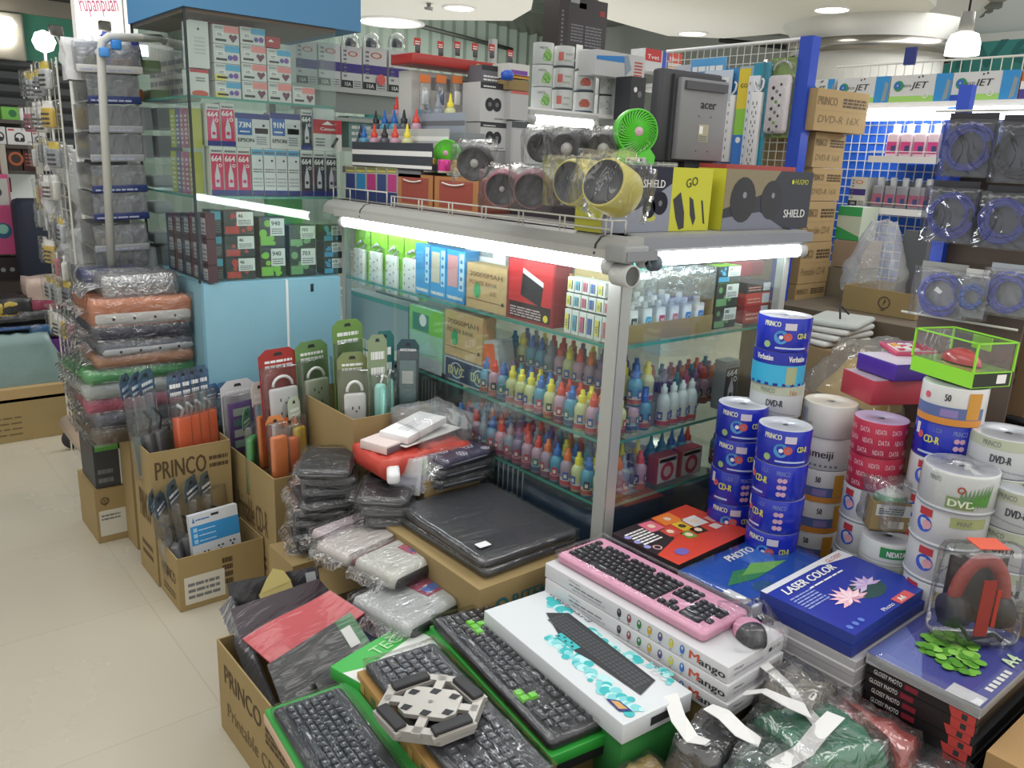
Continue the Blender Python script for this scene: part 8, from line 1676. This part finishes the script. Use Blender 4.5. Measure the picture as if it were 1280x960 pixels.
stack(13, 1.45, .41, 1.74, .61, .43, .689, '1a1a1c', 'black photo paper pack with red end under the grape pack, %s from the top', 'black and red packs under the grape pack', sa=blk, jit=.003)
carton('closed_carton', 'low carton under the stacks of paper at the right', 1.41, .36, G+.001, 1.76, 1.24, .428, base=CARD)
carton('closed_carton', 'carton block under the blue photo packs', 1.43, .86, .43, 1.70, 1.24, .598, base=CARD)
# ================================================================ disc spindles
carton('spindle_table', 'covered table carrying the towers of disc spindles', 1.765, .20, G+.001, 2.10, 1.28, .598, base=M('6a5a48', .8), cat='table')
BLU_ = M('1f2fb0', .25, coat=.4); SILV = M('c9ced8', .2, metal=.4)
def facing(x, y): return math.degrees(math.atan2(-y, -x))
def art_pr(off=0, flip=0):
    def f(b, r, h):
        a = off-26
        if not flip:
            ctext(b, r, a-26, h*.74, h*.15, 'PRINCO', M('d8dcc8'), wd=.040, bold=.0006); cq(b, r, a+18, a+42, h*.66, h*.86, M('cfc8d4'), .0012); cdisc(b, r, a+12, h*.44, h*.2, M('4a90c8'), .0009); cdisc(b, r, a+12, h*.44, h*.06, WHT, .0013)
            cdisc(b, r, a+26, h*.46, h*.12, M('c85a50'), .0014); ctext(b, r, a+46, h*.42, h*.16, 'CD-R', M('d8d85a'), wd=.026, bold=.0006); cdisc(b, r, a-16, h*.2, h*.1, M('9ab87a'), .0009); cq(b, r, a+2, a+70, h*.1, h*.15, M('b9c8e8'), .0009)
        else:
            ctext(b, r, a-20, h*.44, h*.2, 'CD-R', M('d8d85a'), wd=.034, bold=.0007); ctext(b, r, a+30, h*.74, h*.13, 'PRINCO', M('8a98d0'), wd=.03); cq(b, r, a-30, a+4, h*.12, h*.18, M('b9c8e8'), .0009); ctext(b, r, a-4, h*.76, h*.12, '1-52X', M('7a88c8'), wd=.018)
            cdisc(b, r, a-30, h*.6, h*.1, M('c85a60'), .0009); cq(b, r, a-44, a-34, h*.6, h*.9, M('d8d8dc'), .001); [cdisc(b, r, a+38+10*(i % 2), h*(.2+.2*(i//2)), h*.07, M('c9a0b8'), .001) for i in range(6)]
    return f
def art_verb(b, r, h):
    cq(b, r, -75, 75, 0, h*.62, M('3fb0d8', .3), n=20); cq(b, r, 20, 44, h*.05, h*.58, M('a8b088', .4), .001); ctext(b, r, -50, h*.74, h*.17, 'Verbatim', TXW, wd=.045, bold=.0005); ctext(b, r, 22, h*.74, h*.17, 'Verbatim', TXW, wd=.045, bold=.0005); cq(b, r, -75, 75, .0, h*.08, M('1a2a8a'), .0012)
def art_dvdr(b, r, h):
    cq(b, r, -70, 70, h*.72, h*.98, M('b8bfa8', .4), n=16); ctext(b, r, -34, h*.78, h*.14, 'PRINCO', TXG, wd=.036); ctext(b, r, -18, h*.38, h*.2, 'DVD-R', M('3a3c44'), wd=.04, bold=.0006); ctext(b, r, 30, h*.74, h*.16, '16x', M('c07a4a'), wd=.02)
    for i in range(14): cq(b, r, -60+8*i, -51+8*i, h*(.3-.015*i), h*(.315-.015*i), GREY, .001, 2)
def art_50(b, r, h):
    cq(b, r, -70, 70, 0, h*.18, M('d08a3a', .4), n=16); cq(b, r, -70, 70, h*.18, h*.48, M('5a6a9a', .4), .0008, 16); cq(b, r, -10, 20, h*.22, h*.42, M('8a7ab0'), .0012); ctext(b, r, -6, h*.64, h*.18, '50', TXD, wd=.012, bold=.0005); cdisc(b, r, -40, h*.7, h*.09, M('c85a6a'), .0009); cq(b, r, 34, 60, h*.2, h*.9, M('c8903a'), .0012)
def art_meiji(b, r, h): cdisc(b, r, -38, h*.45, h*.26, M('8a2a30'), .0009, ri=h*.14); cdisc(b, r, -28, h*.78, h*.07, M('8a2a30'), .0009); ctext(b, r, -16, h*.4, h*.24, 'melody', TXD, wd=.055, shear=.2) if 0 else ctext(b, r, -16, h*.4, h*.24, 'meiji', TXD, wd=.05, bold=.0006); [cdisc(b, r, -40+11*i, h*.14, h*.04, TXG) for i in range(8)]
def art_plain(b, r, h): ctext(b, r, -40, h*.3, h*.14, 'DVD', TXG, wd=.02); cq(b, r, -62, -40, h*.4, h*.8, M('a8b4c4', .4))
def art_red(b, r, h):
    for j in range(3):
        for i in range(5): ctext(b, r, -70+34*i+(9 if j % 2 else 0), h*(.1+.3*j), h*.14, ['NIDATA', 'DATA'][(i+j) % 2], M('e4c4cc'), wd=.024)
def art_em(b, r, h): cq(b, r, -50, -26, h*.72, h*.92, M('b83a40'), .001); cdisc(b, r, -38, h*.5, h*.22, M('3a5ac0'), .0009); cdisc(b, r, -32, h*.5, h*.12, M('d8a0a8'), .0013); cq(b, r, 2, 60, h*.62, h*.88, M('a8b078', .4), .001); ctext(b, r, 12, h*.68, h*.12, 'PRINT', TXG, wd=.03)
def art_dvdg(b, r, h):
    ctext(b, r, -40, h*.72, h*.12, 'PRINTO', TXG, wd=.026); g = M('4f8a3a', .4); cq(b, r, -8, 34, h*.12, h*.42, M('7a9a50', .4), .001); ctext(b, r, -4, h*.18, h*.18, 'DVD', M('d8e4c8'), wd=.05, bold=.0008, e=.0018)
    for k in range(9): a = 10+5*k; P = [((r+.0012+.0002*k)*math.cos(R(x)), (r+.0012+.0002*k)*math.sin(R(x)), h*z) for x, z in ((a, .3), (a+3+k, .62+.03*k), (a+7, .4), (a+5, .2))]; b.add(P, [(0, 1, 2, 3)], g)
    cdisc(b, r, 12, h*.62, h*.09, M('a04a3a'), .0022, ri=h*.05)
def art_nid(b, r, h): cq(b, r, -20, 60, h*.6, h*.9, M('2f8a4a', .4), .001); ctext(b, r, -6, h*.66, h*.16, 'NIDATA', TXW, wd=.04, e=.0018, bold=.0005); [cq(b, r, -70, 70, h*(.48-.1*i), h*(.49-.1*i), TXG, .001, 16) for i in range(2)]
def tower(px, py, z, r, items, base, lab, h=.086):
    """column of spindles whose top disc centre is at the measured point; items from the top"""
    p = PZ(px, py, z); zz = z; f = facing(p.x, p.y)
    for k, (kind, text) in enumerate(items):
        zz -= h
        if zz < base-.02: break
        side, art = {'pr': (BLU_, art_pr(4)), 'pr2': (BLU_, art_pr(0, 1)), 'vb': (M('1f2a9a', .25), art_verb), 'dv': (M('c6cacb', .35), art_dvdr), '50': (M('d0d0ce', .35), art_50), 'me': (M('cfcfcf', .35), art_meiji), 'pl': (M('d4d4d0', .3), art_plain), 'rd': (M('b8304a', .4), art_red), 'em': (M('c9cbcb', .35), art_em), 'dg': (M('d4d8d6', .3), art_dvdg), 'ni': (M('cdd2cc', .35), art_nid)}[kind]
        t = spindle('disc_spindle', '%s, %s' % (text, lab % ORD[k]), (p.x+random.uniform(-.003, .003), p.y+random.uniform(-.003, .003), zz), r, h-.001, side, M('cfd3dc', .2, metal=.3) if kind not in ('pl', 'rd') else M('dcd8c8' if kind == 'pl' else 'b8a8c8', .3), group='disc spindle towers', art=art, rz=R(f+random.uniform(-12, 12)), rim=M('b9bec2', .3) if kind in ('dg', 'em', 'ni') else None)
        if kind in ('dg',): b = MB(); b.lathe([(r*1.02, 0), (r*1.03, h-.008), (r*.95, h-.001), (r*.3, h+.001), (r*.3, h+.006), (.001, h+.006)], BLIS, n=36); b.build('clear_cover', t)
    return p
tower(982, 392, 1.262, .066, [('pr', 'blue spindle with disc picture'), ('vb', 'blue and cyan banded spindle'), ('dv', 'silver DVD-R spindle'), ('dv', 'silver DVD-R spindle'), ('pr', 'blue spindle with disc picture'), ('pr', 'blue spindle with disc picture'), ('pr', 'blue spindle with disc picture')], .6, '%s from the top of the tallest rear tower')
tower(930, 503, 1.035, .0625, [('pr', 'blue spindle with disc picture'), ('pr', 'blue spindle with disc picture'), ('pr2', 'blue CD-R spindle'), ('pr', 'blue spindle with disc picture'), ('pr', 'blue spindle with disc picture')], .6, '%s from the top of the tower nearest the case')
tower(983, 530, 1.028, .0625, [('pr', 'blue spindle with disc picture'), ('pr2', 'blue CD-R spindle'), ('pr2', 'blue CD-R spindle'), ('pr', 'blue spindle with disc picture'), ('pr', 'blue spindle with disc picture')], .6, '%s from the top of the front blue tower')
tower(1040, 500, 1.045, .066, [('pl', 'plain white spindle'), ('me', 'white spindle with red ring'), ('50', 'white and orange spindle'), ('50', 'white and orange spindle'), ('50', 'white and orange spindle')], .6, '%s from the top of the tower behind the front one')
tower(1103, 521, 1.05, .062, [('rd', 'red wrapped spindle'), ('rd', 'red wrapped spindle'), ('em', 'white spindle with emblem'), ('em', 'white spindle with emblem'), ('em', 'white spindle with emblem')], .6, '%s from the top of the red topped tower')
tower(1196, 477, 1.166, .068, [('50', 'white and orange spindle'), ('pr2', 'large blue spindle with disc picture'), ('em', 'white spindle with emblem'), ('em', 'white spindle with emblem'), ('em', 'white spindle with emblem'), ('em', 'white spindle with emblem')], .6, '%s from the top under the lime box')
tower(1203, 580, 1.02, .074, [('dg', 'clear covered DVD spindle with green leaves'), ('em', 'white spindle with emblem'), ('em', 'white spindle with emblem'), ('em', 'white spindle with emblem'), ('em', 'white spindle')], .6, '%s from the top of the leaf print tower')
tower(1262, 540, 1.08, .074, [('dv', 'silver DVD-R spindle'), ('dv', 'silver DVD-R spindle'), ('dv', 'silver DVD-R spindle'), ('dv', 'silver DVD-R spindle'), ('dv', 'silver DVD-R spindle')], .6, '%s from the top of the upper tower at the right edge')
tower(1283, 606, .99, .074, [('dv', 'silver DVD-R spindle'), ('dv', 'silver DVD-R spindle'), ('dv', 'silver DVD-R spindle')], .7, '%s from the top of the lower tower at the right edge')
tower(1110, 668, .80, .060, [('ni', 'green and white spindle'), ('ni', 'green and white spindle')], .6, '%s from the top below the small kraft box')
# boxes on the red topped tower
p = PZ(1103, 521, 1.05)
def flat(name, label, px, py, z, w, d, h, rz, col, cat='box', top=None, art=None):
    q = PZ(px, py, z); b = MB(); b.rbox(-w/2, -d/2, 0, w/2, d/2, h, M(col, .4), r=.002)
    if top: b.q(FT(-w/2, -d/2, h), .002, .002, w-.002, d-.002, M(top, .3))
    if art: art(b, FT(-w/2, -d/2, h), w, d)
    return b.build(name, loc=(q.x, q.y, z), rz=R(rz), label=label, cat=cat)
flat('red_box', 'red box with dark top standing on the red topped spindle tower', 1105, 497, 1.052, .17, .13, .062, -28, 'b8404e', top='b9a8b0', art=lambda b, F, w, d: b.disc(F, w*.6, d*.5, .04, M('2a3040'), .0015, sy=.6))
flat('purple_box', 'purple box with white lid lying on the red box', 1125, 467, 1.117, .16, .14, .042, -22, '4f2f98', top='d0ccd8')
t = thing('calculator', 'pink desk calculator with white keys on the purple box', 'calculator', (PZ(1136, 440, 1.162).x, PZ(1136, 440, 1.162).y, 1.162), rot=(R(8), 0, R(-32)))
b = MB(); b.rbox(-.06, -.04, 0, .06, .045, .014, M('c04a6a', .4), r=.006); b.rbox(-.056, -.036, .014, .056, .02, .016, M('d8c8cc', .4), r=.003); b.build('calculator_body', t)
b = MB(); b.q(FT(-.055, .022, .0145), 0, 0, .11, .018, M('9a5a6a', .2), .001); b.build('display', t)
kp_ = None
for i in range(5):
    for j in range(4):
        col = '%s' % ('e8a84a' if i == 0 and j > 1 else 'c83a58' if (i+j) % 3 == 0 or i > 2 else 'eae6e4'); b = MB(); b.rbox(0, 0, 0, .016, .009, .004, M(col, .4), r=.002); b.build('key', t, loc=(-.05+.0205*i, -.032+.0125*j, .016))
# lime framed clear box with a red mouse inside
q = V(1.943, .735, 0)
t = thing('clear_gift_box', 'clear box with lime green frame holding a red mouse', 'box', (q.x, q.y, 1.169), rz=0, rot=(0, 0, R(-111)))
lm = M('8fd83a', .35); w, d, h = .172, .112, .10
b = MB(); b.box(-w/2, -d/2, 0, w/2, d/2, .034, lm); b.q((V(w/2, -d/2, 0), V(0, 1, 0), V(0, 0, 1)), .004, .002, d-.004, .032, M('2a3024'), .0006); b.q((V(w/2, -d/2, 0), V(0, 1, 0), V(0, 0, 1)), d*.62, .008, d*.86, .028, WHT, .001); b.build('lime_base', t)
b = MB()
for x in (-w/2, w/2): 
    for y in (-d/2, d/2): b.box(x-.002, y-.002, .034, x+.002, y+.002, h, lm)
for y in (-d/2, d/2): b.box(-w/2, y-.002, h-.003, w/2, y+.002, h, lm)
for x in (-w/2, w/2): b.box(x-.002, -d/2, h-.003, x+.002, d/2, h, lm)
b.build('lime_frame', t)
MB().box(-w/2+.002, -d/2+.002, .035, w/2-.002, d/2-.002, h-.004, BLIS).build('clear_case', t)
b = MB(); b.box(-.02, d/2-.012, .066, .03, d/2-.008, h-.004, lm); b.build('lime_tag', t)
b = MB(); n = 14; vs = []; fs = []
for i in range(n+1):
    u = i/n; x = -.055+.11*u; s = math.sin(math.pi*min(1, max(0, u)))**.6
    for j in range(11): a = math.pi*j/10; vs.append((x, .028*s*math.cos(a), .037+.032*s*math.sin(a)))
for i in range(n):
    for j in range(10): k = i*11+j; fs.append((k, k+1, k+12, k+11))
b.add(vs, fs, M('b83a38', .25, coat=.5), True); b.build('red_mouse', t)
# small kraft box holding a bagged green roll
q = PZ(1108, 655, .803); b = MB(); w, d, h = .105, .085, .072; b.box(-w/2, -d/2, 0, w/2, -d/2+.003, h, CARD); b.box(-w/2, d/2-.003, 0, w/2, d/2, h, CARD); b.box(-w/2, -d/2+.003, 0, -w/2+.003, d/2-.003, h, CARD); b.box(w/2-.003, -d/2+.003, 0, w/2, d/2-.003, h, CARD); b.box(-w/2, -d/2, 0, w/2, d/2, .003, CARDI)
F = FF(-w/2, -d/2, 0); b.q(F, .008, .038, .092, .066, M('d0d4d0'), .001); b.lines(F, .014, .043, .07, .06, 3, M('2a4a3a'), seed=2, e=.0014); b.q(F, .04, .008, .075, .026, M('d8d4c8'), .001)
b.build('small_open_box', loc=q, rz=R(-46), label='small open kraft box with barcode label on the green white spindle', cat='box')
t = thing('bagged_roll', 'green and white roll in crackling clear film in the small kraft box', 'roll', (q.x, q.y, .81), R(-20))
b = MB(); b.lathe([(.001, 0), (.035, 0), (.038, .02), (.036, .075), (.015, .085), (.001, .085)], [M('9ac8a0', .4), M('cfe0d0', .4), M('7fb88a', .4), M('d4dcd4', .4), M('d4dcd4', .4)], n=20); b.build('roll_body', t)
wrap(.09, .08, .105, seed=520, amp=.012, res=.012, mat=film('crk', gloss=.2, white=.08, scale=30)).build('plastic_wrap', t)
# red and black headset in a large clear blister on the grape pack
q = PZ(1232, 790, .715); t = thing('headset_pack', 'red and black headset in a large clear blister on the grape pack', 'headset', (1.665, .515, .716), rot=(0, 0, R(-38)))
b = MB(); b.rbox(-.085, -.045, 0, .085, .045, .20, film('bigblis', gloss=.05, white=.015, bump=.15), r=.03); b.build('clear_blister', t)
b = MB(); 
for sx in (-1, 1): b.lathe([(.001, -.02), (.032, -.02), (.036, 0), (.032, .018), (.001, .02)], M('26262a', .5), (sx*.045, 0, .06), ax='X', n=24)
b.build('ear_cup', t)
b = MB(); b.tube([(.05*math.cos(a), 0, .075+.095*math.sin(a)) for a in [math.pi*i/14 for i in range(15)]], .011, M('8a2c26', .4), n=10, flat=1.4); b.build('headband', t)
b = MB(); b.box(-.026, -.046, .03, .0, -.044, .15, M('8f2f28', .4)); b.box(.004, -.046, .05, .012, -.044, .13, M('a83226', .4)); b.box(-.06, .02, .02, .06, .022, .17, M('2a2426', .5)); b.tube([(-.05, -.03, .05), (-.03, -.04, .02), (.02, -.04, .03), (.04, -.035, .015)], .004, BLK); b.build('printed_insert', t)
b = MB(); b.box(-.03, -.02, .202, .03, .03, .204, M('d8604a', .4)); b.build('orange_tag', t)
# ================================================================ bottom edge bags and boxes
carton('brown_box', 'brown carton with red tape at the bottom right corner', 1.45, .20, .43, 1.80, .385, .635, base=M('a8865a', .75), art=None, artL=lambda b, F, W, H, s: (b.q(F, 0, H*.2, W, H*.42, M('a8323a', .5)), b.text(F, W*.1, H*.24, H*.13, 'ROBOT', TXW, wd=W*.5)))
carton('closed_carton', 'carton under the brown carton at the bottom right', 1.45, .20, G+.001, 1.80, .355, .428, base=CARD)
def softbag(label, x, y, z, w, d, h, col, seed, name='plastic_bag', inner=None, rz=0, white=.03, tint=(1, 1, 1)):
    t = thing(name, label, 'bag', (x, y, z), R(rz)); b = wrap(w*.9, d*.9, h*.85, seed=seed, amp=.02, res=.018, mat=M(col, .45, bump=.8, bscale=35)); b.v = [(a*(1-.3*c/h), e*(1-.3*c/h), c) for a, e, c in b.v]; b.build('bag_contents', t)
    b = wrap(w, d, h, seed=seed+1, amp=.02, res=.018, mat=film('sb%d' % int(white*100), gloss=.16, white=white, scale=22)); b.v = [(a*(1-.25*c/h), e*(1-.25*c/h), c) for a, e, c in b.v]; b.build('bag_film', t)
    return t
def strap(label, pts, w, seed=0):
    b = MB(); P = [Vector(p) for p in pts]; vs = []; m = M('e2e2e0', .4); n = len(P)
    for i, p in enumerate(P):
        tg = (P[min(i+1, n-1)]-P[max(i-1, 0)]).normalized(); sd = tg.cross(V(.35*math.sin(i+seed), .2, 1)).normalized()*w/2; vs += [p-sd, p+sd, p-sd-V(0, 0, .0015), p+sd-V(0, 0, .0015)]
    fs = []
    for i in range(n-1): a = 4*i; fs += [(a, a+1, a+5, a+4), (a+2, a+6, a+7, a+3), (a, a+4, a+6, a+2), (a+1, a+3, a+7, a+5)]
    b.add(vs, fs, m); return b.build('white_strap', label=label, cat='strap', group='loose white header strips')
MB().box(-.16, -.15, 0, .22, .2, .27, CARD).build('closed_carton', loc=(1.16, .56, G+.001), label='carton beneath the green net bags at the bottom', cat='box')
softbag('green net bag in clear film at the bottom between white boxes and black packs', 1.27, .60, .523, .22, .20, .115, '2a7a5a', 540, rz=-20)
softbag('dark green bag in clear film cut by the bottom edge', 1.13, .60, .523, .18, .18, .095, '2a4a3c', 545, rz=20)
softbag('grey beige bag with net texture behind the white strips', 1.33, .68, .523, .12, .12, .135, '7a7668', 550)
softbag('red bag beside the black photo paper packs', 1.385, .56, .523, .07, .20, .10, 'b03830', 555)
softbag('black bag with shiny film left of the green bags', 1.115, .725, .523, .13, .10, .085, '26272a', 560, rz=10)
Q = lambda x, y, z: tuple(PZ(x, y, z))
strap('long white strip curling over the green bags from the white boxes', [Q(955, 830, 0.665), Q(985, 856, 0.655), Q(1000, 878, 0.645), Q(1022, 903, 0.635)], .026)
strap('bent white strip with a punched hole over the grey bag', [Q(930, 866, 0.660), Q(955, 863, 0.675), Q(985, 878, 0.670), Q(1010, 888, 0.655)], .042, 1)
strap('white strip slanting over the green bags near the paper packs', [Q(1045, 893, 0.655), Q(1025, 913, 0.645), Q(1005, 938, 0.635), Q(965, 960, 0.625)], .036, 2)
strap('white strip lying across the left green bag', [Q(885, 883, 0.635), Q(905, 893, 0.640), Q(925, 913, 0.635), Q(950, 928, 0.625)], .028, 3)
strap('white strip hanging over the black bag at the left', [Q(838, 868, 0.635), Q(848, 898, 0.625), Q(865, 923, 0.620), Q(885, 928, 0.625)], .028, 4)
softbag('dark crumpled bag before the black photo packs at the bottom edge', 1.42, .40, .53, .10, .22, .05, '3a3b40', 565)
MB().box(-.06, -.16, 0, .04, .14, .28, CARDI).build('closed_carton', loc=(1.40, .40, G+.001), label='carton under the dark crumpled bag at the bottom right', cat='box')
t = thing('purple_mouse_pack', 'purple and white rounded pack at the bottom edge below the cooler', 'pack', (.875, .80, .50), rot=(0, 0, R(-20)))
MB().rbox(-.07, -.05, 0, .07, .05, .045, M('5a2a78', .4), r=.02).build('pack_body', t); MB().rbox(-.045, -.035, .045, .045, .035, .055, M('cfcfd2', .35), r=.02).build('white_panel', t)
MB().box(-.07, -.06, 0, .07, .06, .248, CARD).build('closed_carton', loc=(.875, .80, G+.001), rz=R(-20), label='carton under the purple pack at the bottom edge', cat='box')
t = softbag('gold and cream tangled bag at the bottom edge beside the purple pack', 1.00, .77, .50, .13, .10, .045, 'b89a5a', 570)
MB().box(-.055, -.05, 0, .07, .06, .248, CARD).build('closed_carton', loc=(1.01, .77, G+.001), label='carton under the gold and cream bag at the bottom', cat='box')
